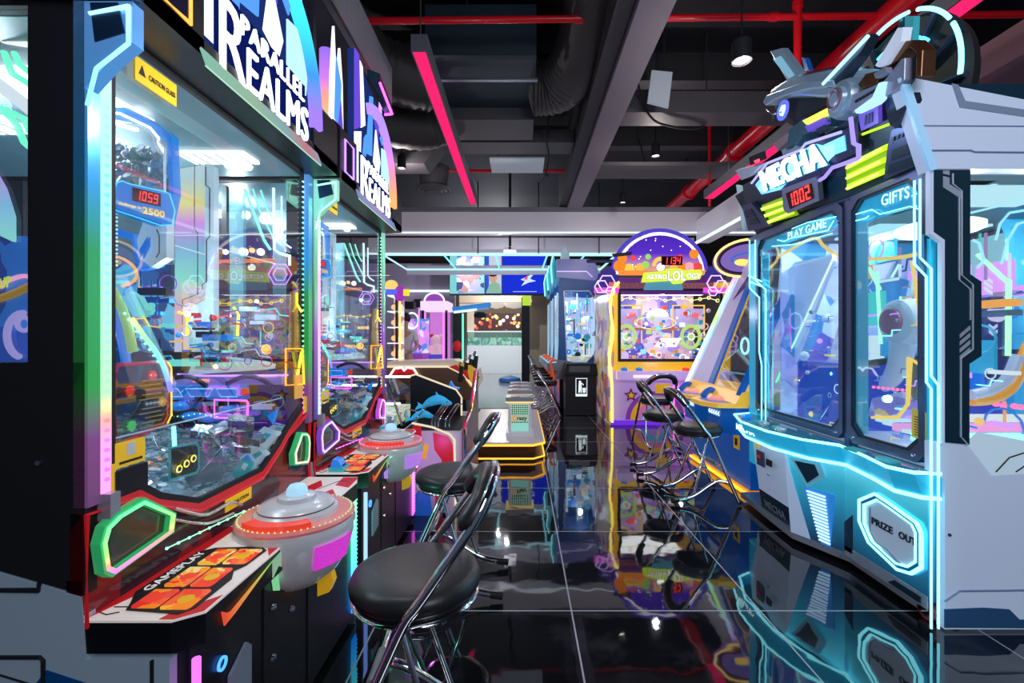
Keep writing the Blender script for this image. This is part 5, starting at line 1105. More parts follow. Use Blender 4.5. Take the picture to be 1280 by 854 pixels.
# ================================================================== far right row of claw machines
def back_claw(Y0, label, full):
    t = thing('claw_machine', label, 'claw machine', (1.2,Y0,0), 'navy claw machines of the far right row')
    XL, XR = .68, 1.50
    SH = pr('royal navy shell', (.01,.05,.18), .3, em=(.0,.08,.35), es=.25)
    ZB = .62
    MB().box(XL,XR,Y0+.02,Y0+1.2,0.03,.72).build('base_cabinet', BLACK, t)
    # side frame facing the camera, window cut out
    out = [(.62,.55),(1.52,.55),(1.52,2.20),(1.40,2.30),(.66,2.30),(.66,1.2)]
    inn = [(.80,.88),(1.10,.80),(1.32,1.02),(1.32,1.95),(1.20,2.12),(.75,2.12)]
    MB().ring([(x,Y0,z) for x, z in out], [(x,Y0,z) for x, z in inn], (0,.05,0)).build('side_frame', SH, t)
    m = MB(); m.tube([(x,Y0-.01,z) for x, z in inn], .014, 6, True); m.build('window_trim', pr('pale trim', (.5,.6,.7), .3, .5), t)
    MB().prism([(.62,Y0-.005,.55),(.62,Y0-.005,.9),(.80,Y0-.005,.88),(1.0,Y0-.005,.68),(.95,Y0-.005,.55)], (0,.01,0)).build('side_grey_patch', pr('side grey', (.4,.45,.52), .35), t)
    MB().prism([(x,Y0+.02,z) for x, z in inn], (0,.006,0)).build('side_glass', GLASSL, t)
    MB().box(XL,XL+.006,Y0+.05,Y0+1.15,.80,2.1).build('front_glass', GLASSL, t)
    for y in (Y0+.04,Y0+.58,Y0+1.14): MB().box(XL-.01,XL+.03,y,y+.05,.75,2.15).build('corner_post', PALE, t)
    MB().box(XL-.22,XL+.05,Y0+.0,Y0+1.15,.70,.84).build('control_shelf', pr('shelf blue grey', (.35,.45,.55), .3, .3), t)
    MB().box(XL-.22,XL+.0,Y0+.02,Y0+1.13,.84,.845).build('shelf_glow', em('shelf cyan', (.3,.7,.9), .9), t)
    for y in (.25,.75): MB().sph((XL-.12,Y0+y,.86),.05,8,1,1,.6).build('button', BLUEP, t, 60)
    MB().box(XL,XR,Y0,Y0+1.2,2.30,2.42).build('top', SH, t)
    if full:
        MB().prism([(.62,Y0-.05,2.36),(1.30,Y0-.05,2.30),(1.38,Y0-.05,2.42),(1.30,Y0-.05,2.62),(1.2,Y0-.05,2.68),(.62,Y0-.05,2.68)], (0,.3,0)).build('header', pr('header violet', (.12,.14,.30), .2, em=(.2,.2,.6), es=.3), t)
        m = MB(); m.tube([(1.15,Y0-.06,2.64),(1.6,Y0-.06,2.64),(1.72,Y0-.06,2.50),(1.72,Y0-.06,2.30)], .03, 8); m.build('header_arc', NAVY, t, 50)
        m = MB(); m.tube([(.62,Y0-.06,2.46),(1.15,Y0-.06,2.46),(1.25,Y0-.06,2.36)], .008, 6); m.build('header_line', em('lilac line', (.6,.5,1), 1.3), t)
    MB().prism([(.60,Y0+.1,2.2),(.56,Y0+.15,2.3),(.54,Y0+.2,2.6),(.58,Y0+.2,2.8),(.62,Y0+.1,2.6)], (.02,.12,0)).build('crest', TEAL, t)
    m = MB(); m.tube([(.55,Y0+.13,2.28),(.53,Y0+.18,2.6),(.57,Y0+.18,2.8)], .012, 6); m.build('crest_edge', em('aqua edge', (.3,.9,1), 1.7), t)
    MB().lathe([(.07,2.42),(.09,2.5),(.08,2.85),(.03,2.95)], (.80,Y0+.3,0), 12).build('clear_turret', pr('clear turret', (.5,.6,.65), .15, em=(.4,.6,.7), es=.3), t, 40)
    MB().box(1.40,1.44,Y0+.1,Y0+1.1,.8,2.1).build('inner_glow_panel', em('row blue wall', (.5,.68,1), 1.0), t)  # glowing inner wall added so the windows look lit
    for k in range(5): MB().tube([(.74,Y0+.12+k*.22,.9),(.74,Y0+.12+k*.22,2.05)], .012, 6).build('light_rod', em('row rod', (.7,.85,1), 1.8), t)
    MB().box(.85,1.45,Y0+1.1,Y0+1.15,.8,2.1).build('inner_glow_panel', em('pale blue wall', (.45,.62,.95), .9), t)
    R = random.Random(int(Y0*10))
    cs = [PALE, em('pale gold', (1,.8,.4), 1.0), CHROME, BLUEP, em('ice', (.7,.9,1), 1.4), TEAL, em('pale violet', (.6,.5,1), .9), BLACK]
    for k in range(90):
        x = .80+R.random()*.55; y = Y0+.1+R.random()*.9; z = .95+R.random()*1.05; s = .02+R.random()*.05; m = MB(); q_ = R.randrange(3)
        if q_ == 0: m.box(x-s,x+s,y-s,y+s,z-s*.5,z+s*.5)
        elif q_ == 1: m.tube([(x,y,z-.15),(x,y,z+.15)], .012, 6)
        else: m.sph((x,y,z), s, 6)
        m.build(('prize_box','light_rod','prize_ball')[q_], cs[R.randrange(8)], t, 50)
    MB().box(.78,1.3,Y0+.1,Y0+1.1,.84,.95).build('prize_heap', art('prize heap', [(.9,.8,.4),(.9,.9,.7),(.4,.6,.8),(.8,.6,.3),(.9,.9,.9)], 14, .6), t)
    MB().prism([(.90,Y0-.005,.34),(.96,Y0-.005,.46),(1.02,Y0-.005,.46),(1.02,Y0-.005,.28),(.92,Y0-.005,.24)], (0,.01,0)).build('speaker_badge', SILVER, t)
    MB().box(XL-.006,XL,Y0+.1,Y0+1.0,.1,.6).build('front_art', art('front art', [(.02,.02,.05),(.3,.1,.5),(.6,.1,.05),(.05,.05,.1),(.1,.1,.3)], 8, .4), t)
    return t
back_claw(8.1, 'nearest navy claw machine of the far right row, full of pale glowing prizes', True)
back_claw(9.35, 'second navy claw machine of the far right row, behind the trash bin', False)
back_claw(10.6, 'farthest navy claw machine of the far right row, near the lime sign post', False)
# orange back rails of the far row
for k in range(5):
    y = 7.84+k*.72; t_ = MB(); t_.tube(smoothpath([(.60,y,.95-.05),(.50,y+.02,.86),(.56,y+.03,.6),(.50,y+.05,.4)],4), .02, 8)
    tag(t_.build('grab_handle', pr('orange red handle', (.75,.10,.03), .35, em=(.9,.12,.02), es=.35), None, 50, loc=(.5,y,.6)), 'orange curved handle on the front of the far right claw machines', 'handle', 'orange handles of the far row')
# trash bin
t = thing('trash_bin', 'black square trash bin with a white litter symbol beside the yellow machine', 'trash bin', (0.980,7.5,0))
MB().prism([(0.730,7.5,0),(1.230,7.5,0),(1.240,7.5,.66),(0.720,7.5,.66)], (0,.42,0)).build('body', BLACK, t, bevel=.01)
MB().prism([(0.700,7.48,.66),(1.260,7.48,.66),(1.230,7.48,.86),(0.740,7.48,.86)], (0,.46,0)).build('lid', MATTE, t, bevel=.015)
MB().box(0.780,1.120,7.47,7.49,.72,.82).build('flap', pr('bin flap', (.12,.13,.15), .3), t)
MB().box(0.890,1.080,7.493,7.497,.32,.62).build('symbol_frame', WSOFT, t)
MB().box(0.900,1.070,7.490,7.494,.36,.61).build('symbol_ground', INK, t)
MB().sph((0.960,7.488,.56),.02,6,1,.3,1).build('figure_head', WSOFT, t); MB().prism([(0.935,7.487,.38),(0.955,7.487,.38),(0.960,7.487,.46),(0.970,7.487,.38),(0.990,7.487,.38),(0.985,7.487,.53),(1.020,7.487,.50),(1.020,7.487,.52),(0.980,7.487,.55),(0.940,7.487,.54)], (0,.003,0)).build('figure_body', WSOFT, t)
MB().prism([(1.010,7.487,.38),(1.050,7.487,.38),(1.060,7.487,.46),(1.000,7.487,.46)], (0,.003,0)).build('basket', WSOFT, t)

# ================================================================== yellow star machine
YA = 6.7
def A(px, py, dy=0.0): return PY(px, py, YA+dy)
t = thing('prize_machine', 'large yellow framed prize machine with a glowing arched indigo sign', 'arcade game', (2.2,YA,0))
AX0, AX1 = 1.31, 3.08
VIW = pr('lavender white panel', (.60,.45,.72), .3, em=(.5,.3,.8), es=.25)
MB().box(AX0+.03,AX1,YA+.05,YA+1.25,.03,.84).build('base_cabinet', VIW, t)
MB().box(AX0+.1,AX1-.1,YA+.1,YA+1.3,0,.03).build('plinth', MATTE, t)
MB().box(AX0,AX1+.02,YA-.02,YA+.03,.0,.06).build('violet_kick', em('violet kick', (.16,.03,.75), 1.0), t)
MB().ring([(AX0+.02,YA,.80),(AX1,YA,.80),(AX1,YA,2.10),(AX0+.02,YA,2.10)], [(1.42,YA,.93),(2.96,YA,.93),(2.96,YA,2.0),(1.42,YA,2.0)], (0,.10,0)).build('yellow_frame', pr('sunny yellow frame', (1,.62,.02), .3, em=(1,.6,.02), es=.38), t, bevel=.01)
MB().ring([(1.42,YA-.005,.93),(2.96,YA-.005,.93),(2.96,YA-.005,2.0),(1.42,YA-.005,2.0)], [(1.46,YA-.005,.97),(2.92,YA-.005,.97),(2.92,YA-.005,1.97),(1.46,YA-.005,1.97)], (0,.03,0)).build('gasket', INK, t)
MB().box(1.44,2.94,YA+.02,YA+.026,.95,1.98).build('front_glass', GLASS, t)
MB().prism([(AX0-.02,YA,.0),(AX0+.03,YA,0),(AX0+.03,YA,.78),(AX0+.05,YA,.9),(AX0+.05,YA,2.1),(AX0-.02,YA,2.1),(AX0-.04,YA,1.95),(AX0,YA,1.5),(AX0-.05,YA,1.0)], (0,1.25,0)).build('side_panel', art('candy print', [(.9,.55,.1),(.85,.15,.15),(.9,.85,.9),(.5,.3,.6),(.9,.8,.3),(.3,.15,.35),(.9,.7,.75)], 7, .22), t)
m = MB(); m.tube(smoothpath([(AX0+.02,YA-.02,.04),(AX0+.015,YA-.02,.6),(AX0-.02,YA-.02,1.0),(AX0+.03,YA-.02,1.35),(AX0-.01,YA-.02,1.75),(AX0+.04,YA-.02,2.0),(AX0+.12,YA-.02,2.1)], 5), .018, 8); m.build('neon_edge', em('warm yellow neon', (1,.85,.15), 2.6), t, 50)
MB().box(AX0+.08,AX1-.1,YA-.10,YA+.05,.66,.80).build('payout_shelf', pr('lilac shelf', (.7,.6,.8), .25, em=(.6,.4,.9), es=.35), t, bevel=.02)
for x in (1.5,1.72,2.4,2.65): MB().lathe([(.05,.80),(.05,.83),(.03,.845),(.001,.85)], (x,YA-.04,0), 14).build('button', BLUEP if x < 2 else REDT, t, 50)
MB().box(1.62,1.9,YA-.105,YA-.10,.70,.74).build('shelf_light', em('rose light', (1,.6,.8), 1.5), t)
def star(cx, cz, r, y, d=-.006):
    return MB().prism([(cx+(r if k % 2 == 0 else r*.45)*math.sin(k*math.pi/5), y, cz+(r if k % 2 == 0 else r*.45)*math.cos(k*math.pi/5)) for k in range(10)], (0,d,0))
star(1.62,.43,.11,YA+.045).build('star', pr('maroon star', (.25,.02,.12), .4), t); star(1.62,.43,.055,YA+.037).build('star', YEL, t)
for r, c in ((.44,pr('plum arc', (.22,.05,.30), .4, em=(.3,.05,.5), es=.3)),(.37,YEL),(.29,pr('pink arc', (.8,.2,.4), .4, em=(.9,.2,.5), es=.3)),(.21,pr('cyan arc', (.15,.55,.8), .4, em=(.1,.5,.8), es=.3)),(.12,VIW)):
    MB().prism([(1.98+r*math.cos(k*math.pi/16),YA+.045-(.44-r)*.02,.07+r*.95*math.sin(k*math.pi/16)) for k in range(17)], (0,-.003,0)).build('rainbow_arc', c, t)
MB().box(1.98,2.2,YA+.03,YA+.045,.46,.60).build('notice', YST, t)
m = MB(); m.tube([(2.25,YA+.03,.15),(2.7,YA+.03,.15),(2.75,YA+.03,.2),(2.75,YA+.03,.5),(2.7,YA+.03,.55),(2.25,YA+.03,.55)], .016, 6, True); m.build('prize_door_neon', MAG, t)
# sign
cx_, cz_ = 2.05, 2.22
arc = [(cx_+0.64*math.cos(k*math.pi/24), YA+.05, cz_+.60*math.sin(k*math.pi/24)) for k in range(25)]
MB().prism(arc, (0,.08,0)).build('sign_board', grad('indigo sky', [(0,(.9,.4,.05)),(.25,(.45,.2,.5)),(.5,(.10,.03,.55)),(1,(.06,.02,.42))], cz_+.02, cz_+.6, 1.1), t)
m = MB(); m.tube([(x,y-.01,z) for x, y, z in arc], .02, 8); m.build('sign_rim', em('cream rim', (.95,.85,.9), 1.6), t, 50)
m = MB(); m.tube([(cx_+.70*math.cos(k*math.pi/24), YA+.06, cz_+.66*math.sin(k*math.pi/24)) for k in range(25)], .028, 8); m.build('sign_rim', em('indigo rim', (.09,.06,.6), 1.0), t, 50)
m = MB()
RR = random.Random(5)
for k in range(24):
    a = RR.random()*math.pi; r = .35+.27*RR.random(); m.sph((cx_+r*math.cos(a),YA+.04,cz_+r*math.sin(a)), .008, 4)
m.build('sign_stars', WHT, t)
MB().lathe([(.001,0),(.055,0),(.055,-.01),(.001,-.01)], (cx_-.0,YA+.02,cz_+.10), 16, 'y').build('sign_sun', em('sun', (.9,1,.8), 4), t)
MB().prism([(cx_+.12*math.cos(k*math.pi/10), YA+.035, cz_+.12+.14*math.sin(k*math.pi/10)) for k in range(11)]+[(cx_+.07*math.cos(k*math.pi/10), YA+.035, cz_+.12+.08*math.sin(k*math.pi/10)) for k in range(10,-1,-1)], (0,-.01,0)).build('sign_rainbow', em('amber arc', (1,.55,.1), 1.2), t)
for (x, z, r, c) in ((-.60,.12,.13,'orange'),(-.46,.08,.11,'yellow'),(-.30,.10,.09,'gold'),(-.22,.14,.08,'green'),(.20,.08,.09,'gold'),(.33,.10,.09,'orange'),(.43,.10,.11,'pink'),(.55,.10,.11,'red'),(.50,.30,.10,'orange'),(-.56,.24,.10,'orange'),(-.4,.24,.06,'red'),(-.18,.26,.06,'green'),(.3,.26,.05,'red'),(.52,.28,.05,'blue')):
    cc = dict(orange=(1,.28,.03),yellow=(1,.7,.1),gold=(1,.55,.1),green=(.35,.75,.15),pink=(1,.45,.5),red=(.9,.08,.08),blue=(.03,.12,.5))[c]
    MB().sph((cx_+x,YA+.03,cz_+z), r*.72, 8, 1, .25, 1).build('sign_balloon', em('balloon '+c, cc, 1.0), t, 50)
MB().prism([(cx_-.72,YA+.01,cz_+.30),(cx_-.42,YA+.01,cz_+.33),(cx_-.44,YA+.01,cz_+.28),(cx_-.70,YA+.01,cz_+.25)], (0,-.01,0)).build('sign_dark_bar', INK, t)
MB().prism([(cx_-.62,YA,cz_-.02),(cx_+.62,YA,cz_-.02),(cx_+.66,YA,cz_+.05),(cx_-.62,YA,cz_+.05)], (0,-.02,0)).build('sign_ledge', em('ledge orange', (1,.25,.05), 1.2), t)
MB().prism([(cx_-.60,YA+.0,cz_-.30),(cx_+.74,YA+.0,cz_-.30),(cx_+.80,YA,cz_-.05),(cx_-.62,YA,cz_-.05)], (0,.05,0)).build('sign_base', pr('aubergine', (.10,.02,.12), .3, em=(.15,.02,.3), es=.4), t)
MB().prism([(cx_-.26,YA-.01,cz_-.24),(cx_+.32,YA-.01,cz_-.24),(cx_+.27,YA-.01,cz_+.04),(cx_-.18,YA-.01,cz_+.04)], (0,-.012,0)).build('display_housing', pr('blue brick', (.12,.35,.50), .4, em=(.1,.4,.6), es=.4), t)
z0 = PY(0,332,YA).z; z1 = PY(0,321,YA).z
MB().box(A(826,0).x,A(852,0).x,YA-.04,YA-.022,z0,z1).build('counter_display', DIG, t)
seg7('1134', (A(828.5,0).x,YA-.042,z0+.015), (A(850,0).x-A(828.5,0).x,0,0), (0,0,z1-z0-.03), .004).build('counter_digits', REDE, t)
MB().lathe([(.001,0),(.04,0),(.035,-.02),(.001,-.02)], (cx_+.50,YA-.0,cz_-.02), 14, 'y').build('lamp', WHT, t)
BD = [(802,353),(805,341),(815,340),(830,339),(834,336),(850,336),(856,338),(876,337),(878,342),(875,349),(858,350),(853,354),(842,355),(838,351)]
MB().prism([A(a,b,-.06) for a, b in BD], (0,.03,0)).build('name_board', em('lime board', (.62,.9,.05), 1.3), t)
o_ = A(808,348,-.065)
def tx(s, a, b, c, d, mat, bold, dep): 
    p = A(a,b,dep); return textmb(s, p, A(c,b,dep)-p, A(a,d,dep)-p, .004, bold=bold).build('name_letters', mat, t)
for (s, a, b, c, d) in (('ASTRO',808,349,834,343),('LOL',835,351,857,338.5),('OGY',858,348.5,876,341.5)):
    tx(s, a-.6, b+.6, c+.6, d-.6, em('olive shadow', (.30,.35,.02), .8), .08, -.064); tx(s, a, b, c, d, em('name white', (1,.95,.9), 1.6), .03, -.072)
for sx in (-1,1):
    for k, (dx, dz) in enumerate(((0,0),(.16,-.05),(-.1,-.12))):
        c = Vector((cx_+sx*(.80+.0), YA-.02, cz_-.14)) + Vector((sx*dx*.5,0,dz)); rr_ = .13-.03*k
        MB().tube([c+Vector((rr_*math.cos(a),-.01*k,rr_*math.sin(a))) for a in [q*math.pi/3 for q in range(6)]], .009, 5, True).build('hexagon_neon', em('lavender neon', (.72,.5,1), 1.6), t)
    MB().box(*sorted((cx_+sx*.62,cx_+sx*.98)),YA-.01,YA+.02,cz_-.28,cz_-.20).build('magenta_bar', em('magenta bar', (.85,.1,.8), 1.0), t)
    MB().prism([(cx_+sx*.60,YA+.03,cz_-.3),(cx_+sx*.95,YA+.03,cz_-.3),(cx_+sx*.92,YA+.03,cz_+.0),(cx_+sx*.75,YA+.03,cz_+.12),(cx_+sx*.62,YA+.03,cz_+.0)], (0,.02,0)).build('sign_wing', em('wing indigo', (.06,.04,.32), .8), t)
# interior
MB().box(1.4,2.98,YA+1.2,YA+1.25,.85,2.05).build('inner_back', art('star shelf print', [(.10,.08,.45),(.35,.25,.7),(.6,.5,.8),(.8,.6,.5),(.15,.12,.5),(.55,.45,.5)], 5, .55), t)
MB().box(1.42,2.96,YA+.1,YA+1.2,.86,.93).build('inner_floor', VIW, t)
MB().box(1.44,2.94,YA+.1,YA+.8,1.98,2.0).build('ceiling_lamp', WHT, t)
for x in (1.62,2.62):
    c = Vector((x,YA+.35,1.30)); m = MB(); m.tube([c+Vector((.14*math.cos(a),0,.17*math.sin(a))) for a in [k*math.pi/10 for k in range(20)]], .028, 8, True)
    for k in range(6): m.tube([c, c+Vector((.14*math.cos(k*math.pi/3),0,.17*math.sin(k*math.pi/3)))], .01, 6)
    m.build('spinning_wheel', em('wheel lime', (.55,.8,.25), .95), t, 50)
    m = MB(); m.tube([c+Vector((.05*math.cos(a),-.02,.05*math.sin(a))) for a in [k*math.pi/5 for k in range(10)]], .012, 6, True); m.build('wheel_hub', em('hub white', (1,1,.85), 1), t)
    MB().box(x-.22,x+.32,YA+.6,YA+.65,1.45,1.75).build('mini_stage', pr('stage violet', (.3,.25,.5), .3, em=(.4,.35,.7), es=.5), t)
    m = MB(); m.tube([(x-.2,YA+.58,1.2),(x-.2,YA+.58,1.8),(x+.3,YA+.58,1.8),(x+.3,YA+.58,1.2)], .012, 6); m.build('stage_frame', em('stage amber', (1,.6,.15), 1.1), t)
    MB().box(x+.1,x+.2,YA+.55,YA+.6,1.62,1.68).build('mini_counter', em('mini red', (1,.1,.1), 1.5), t)
m = MB(); m.prism([(2.05,YA+.3,1.14),(2.38,YA+.3,1.14),(2.46,YA+.3,1.28),(2.15,YA+.3,1.28)], (0,.05,0)); m.build('light_screen', em('white screen', (1,1,1), 1.2), t)
P = [(1.5+.13*k,YA+.12,1.86+.025*math.sin(k*2.1)) for k in range(12)]
m = MB(); m.tube(P, .005, 5)
for p in P: m.tube([Vector(p)+Vector((.026*math.cos(a),-.01,.026*math.sin(a))) for a in [q*math.pi/3 for q in range(6)]], .005, 5, True)
m.build('star_garland', em('garland gold', (1,.9,.35), 1.7), t)
for k in range(8):
    x = 1.55+(k%4)*.11+(k//4)*.85
    MB().box(x,x+.08,YA+1.05,YA+1.12,1.68,1.83).build('shelf_book', (REDT,BLUEP,DEEPB,YEL)[k%4], t)
MB().box(1.45,2.93,YA+1.0,YA+1.15,1.64,1.67).build('shelf', BLUEP, t)
m = MB(); m.tube([(2.12+.32*math.cos(a),YA+.5,1.52+.10*math.sin(a)) for a in [k*math.pi/12 for k in range(24)]], .008, 6, True); m.build('orbit_ring', em('orbit', (1,.85,.4), 1.2), t)
MB().sph((2.15,YA+.5,1.62),.14,10,1.3,.6,.9).build('cloud_globe', pr('cloud', (.7,.7,.85), .2, em=(.7,.7,.95), es=.5), t, 40)
MB().box(1.5,2.9,YA+.5,YA+.55,1.40,1.44).build('rail', pr('rail brown', (.35,.15,.1), .4, em=(.5,.2,.1), es=.3), t)
R2 = random.Random(9)
cs = [REDT, YEL, em('gem white', (.9,.95,1), 1.1), BLUEP, em('gem pink', (1,.5,.6), .9), em('gem lime', (.6,.9,.3), .9), VIW, TEAL, em('gem cyan',(.3,.9,1),1.0)]
for k in range(170):
    x = 1.5+R2.random()*1.4; y = YA+.12+R2.random()*.6; z = .97+R2.random()**1.6*.75; s = .010+R2.random()*.026; m = MB()
    if k % 3 == 0: m.box(x-s,x+s,y-s,y+s,z-s,z+s)
    elif k % 3 == 1: m.sph((x,y,z), s, 6)
    else: m.tube([(x+s*1.5*math.cos(a),y,z+s*1.5*math.sin(a)) for a in [q*math.pi/4 for q in range(8)]], s*.3, 5, True)
    m.build(('prize_cube','prize_ball','prize_ring')[k % 3], cs[R2.randrange(9)], t, 50)

# ================================================================== slanted orange machine
t = thing('slanted_game', 'slanted orange and blue game with a rainbow neon edge and an oval sign', 'arcade game', (2.2,4.2,0))
BODY = pr('ocean blue body', (.01,.10,.38), .3, em=(.0,.12,.6), es=.3)
YN, YF = 3.62, 4.80
MB().box(1.82,2.9,YN,YF,.05,.72).build('body', BODY, t)
MB().box(1.80,2.95,YN,YF,.0,.05).build('plinth', pr('amber plinth', (.7,.28,.02), .3, em=(1,.4,.02), es=.5), t)
m = MB(); m.tube([(1.78,YN,.03),(1.78,YF,.03)], .014, 6); m.build('plinth_neon', ORN, t)
MB().prism([(1.70,YN,.74),(1.90,YN,.72),(1.98,YN,.86),(1.76,YN,.83)], (0,YF-YN,0)).build('orange_sill', pr('orange sill', (.95,.48,.03), .3, em=(1,.5,.03), es=.4), t)
def SL(y, k): return Vector((1.75+.63*k, y, .80+1.37*k))
nrm = Vector((-1.37,0,.63)).normalized()
MB().prism([SL(YF,0),SL(YF,1),SL(YF-.04,1),SL(YF-.04,0)], -nrm*.05).build('edge_channel', PALE, t)
m = MB(); m.tube([SL(YF,-.02)+nrm*.01,SL(YF,1.0)+nrm*.01], .020, 8); m.build('rainbow_edge', grad('rainbow edge', [(0,(.75,.6,1)),(.15,(.8,.75,1)),(.3,(.4,.9,.9)),(.5,(.45,1,.2)),(.65,(.4,.8,.9)),(.8,(.6,.3,1)),(.95,(1,.25,.2)),(1,(1,.4,.1))], .8, 2.17, 1.9), t, 50)
MB().prism([SL(4.72,0.03),SL(4.72,.97),SL(4.50,.97),SL(4.30,.03)], -nrm*.01).build('lilac_panel', pr('lilac panel', (.55,.50,.72), .3, em=(.5,.45,.8), es=.3), t)
MB().prism([SL(4.28,.03),SL(4.48,.97),SL(4.40,.97),SL(4.18,.03)], nrm*.02).build('blue_bar', BODY, t)
m = MB(); m.tube([SL(4.16,.03),SL(4.38,.97)], .008, 6); m.build('amber_line', YEL, t)
MB().prism([SL(4.14,.03),SL(4.36,.97),SL(3.66,.97),SL(3.66,.03)], nrm*.006).build('slanted_glass', GLASSL, t)
m = MB(); m.tube([SL(3.66,0),SL(3.66,1),SL(YF,1)], .03, 6); m.build('top_frame', BODY, t)
MB().prism([(2.9,YN,.7),(2.9,YF,.7),(2.9,YF,2.1),(2.9,YN,2.1)], (.03,0,0)).build('inner_back', art('pinball print', [(.05,.05,.3),(.2,.1,.5),(.02,.3,.5),(.5,.2,.5),(.1,.05,.3),(.8,.6,.3)], 6, .5), t)
m = MB(); m.prism([SL(4.46,.85)+nrm*.005,SL(4.56,.7)+nrm*.005,SL(4.60,.62)+nrm*.005,SL(4.45,.7)+nrm*.005], nrm*.004); m.build('panel_mark', pr('dark violet mark', (.12,.04,.3), .4), t)
R3 = random.Random(4)
for k in range(40):
    x = 2.2+R3.random()*.6; y = YN+.1+R3.random()*.9; z = .85+R3.random()*.8; m = MB()
    if k % 3 == 0: m.tube([(x,y,z),(x+.02,y+.12,z+.06),(x,y+.2,z-.05)], .012, 6)
    elif k % 3 == 1: m.tube([(x,y+.08*math.cos(a),z+.08*math.sin(a)) for a in [q*math.pi/6 for q in range(12)]], .01, 6, True)
    else: m.sph((x,y,z), .035, 6)
    m.build(('inner_rail','inner_ring','inner_ball')[k % 3], [PUR, CYN, CHROME, VIW, YEL, BLACK, BLUEP][R3.randrange(7)], t, 50)
# counters
for (yc, w) in ((4.48,.26),(3.92,.25)):
    P = [(1.50,yc-.12),(1.58,yc-w),(1.82,yc-w-.02),(1.82,yc+w),(1.60,yc+w),(1.50,yc+.12)]
    MB().prism([(x,y,.70) for x, y in P], (0,0,.035)).build('control_counter', pr('counter amber', (.95,.55,.08), .3, em=(1,.55,.05), es=.35), t)
    MB().prism([(1.56,yc-.12,.703),(1.62,yc-w+.05,.703),(1.80,yc-w+.03,.703),(1.80,yc+w-.05,.703),(1.64,yc+w-.04,.703),(1.56,yc+.1,.703)], (0,0,.034)).build('counter_print', pr('counter print', (.15,.2,.5), .3, em=(.1,.2,.7), es=.3), t)
    MB().prism([(x+.03,y*.985+yc*.015,.48) for x, y in [(1.62,yc-.15),(1.70,yc-w),(1.82,yc-w),(1.82,yc+w),(1.70,yc+w),(1.62,yc+.12)]]+[], (0,0,.22)).build('counter_skirt', BODY, t)
    MB().prism([(1.52,yc-.12,.70),(1.60,yc-w,.70),(1.70,yc-w,.48),(1.64,yc-.12,.50),(1.64,yc+.12,.50),(1.52,yc+.12,.70)], (0,.0001,0.0)).build('skirt_front', BODY, t) if False else None
    MB().lathe([(.075,.738),(.078,.752),(.06,.765),(.001,.768)], (1.68,yc,0), 20).build('button', pr('coral button', (.95,.35,.30), .25, em=(1,.35,.3), es=.5), t, 50)
    for k in range(5): MB().prism([(1.64-.004,yc-.16+k*.045,.66),(1.64-.004,yc-.135+k*.045,.64),(1.64-.004,yc-.16+k*.045,.62),(1.64-.004,yc-.15+k*.045,.64)], (-.012,0,0)).build('chevron', em('chevron', (.6,.85,1), 1.2), t)
    MB().tube(smoothpath([(1.62,yc+.15,.75),(1.70,yc+.19,.80),(1.78,yc+.2,.76)],4), .028, 8).build('blaster_grip', BODY, t, 50)
MB().box(1.815,1.82,3.80,3.90,.33,.45).build('coin_plate', YST, t); MB().box(1.812,1.817,3.83,3.87,.36,.42).build('coin_slot', INK, t)
# oval sign
c = Vector((2.33,4.72,2.10))
def ell(a, b, dy): return [c+Vector((a*math.cos(k*math.pi/16), dy, b*math.sin(k*math.pi/16)+ .12*a*math.cos(k*math.pi/16))) for k in range(32)]
MB().prism(ell(.33,.19,0), (0,.05,0)).build('oval_sign', em('oval violet', (.28,.18,.62), .8), t)
m = MB(); m.tube(ell(.33,.19,-.01), .012, 6, True); m.build('oval_neon', em('oval amber', (1,.65,.2), 1.8), t, 50)
m = MB(); m.tube(ell(.29,.16,-.01), .018, 6, True); m.build('oval_band', pr('oval dark', (.05,.01,.08), .4), t, 50)
m = MB(); m.tube(ell(.16,.05,-.012), .008, 6, True); m.build('oval_line', BLUEP, t, 50)
MB().sph(c+Vector((-.05,-.02,-.05)), .06, 8, 1.4, .3, .6).build('oval_light', em('oval gold', (1,.7,.15), 1.4), t, 50)

# ================================================================== big cyan claw machine
XM = 1.78; YM, YE = 1.95, 3.56
t = thing('claw_machine', 'big white and cyan robot themed claw machine glowing along the right', 'claw machine', (2.4,2.7,0))
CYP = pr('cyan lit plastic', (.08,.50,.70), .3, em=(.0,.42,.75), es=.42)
CYG = grad('painted neon wash', [(0,(.01,.05,.12)),(.35,(.02,.20,.36)),(.75,(.04,.45,.62)),(1,(.15,.75,.95))], .08, .58, .62, base=True)  # fading light below the neon, painted into the plastic
CYD = pr('deep cyan lit plastic', (.03,.25,.42), .3, em=(.0,.25,.5), es=.35)
PANEL = pr('pale blue white laminate', (.62,.69,.82), .4, em=(.45,.58,.85), es=.26)  # emission put into the laminate in place of light on the panels
SLATE = pr('slate frame', (.11,.13,.24), .3, .5)
NVP = pr('dark navy panel', (.006,.035,.06), .35)
XB = 3.35
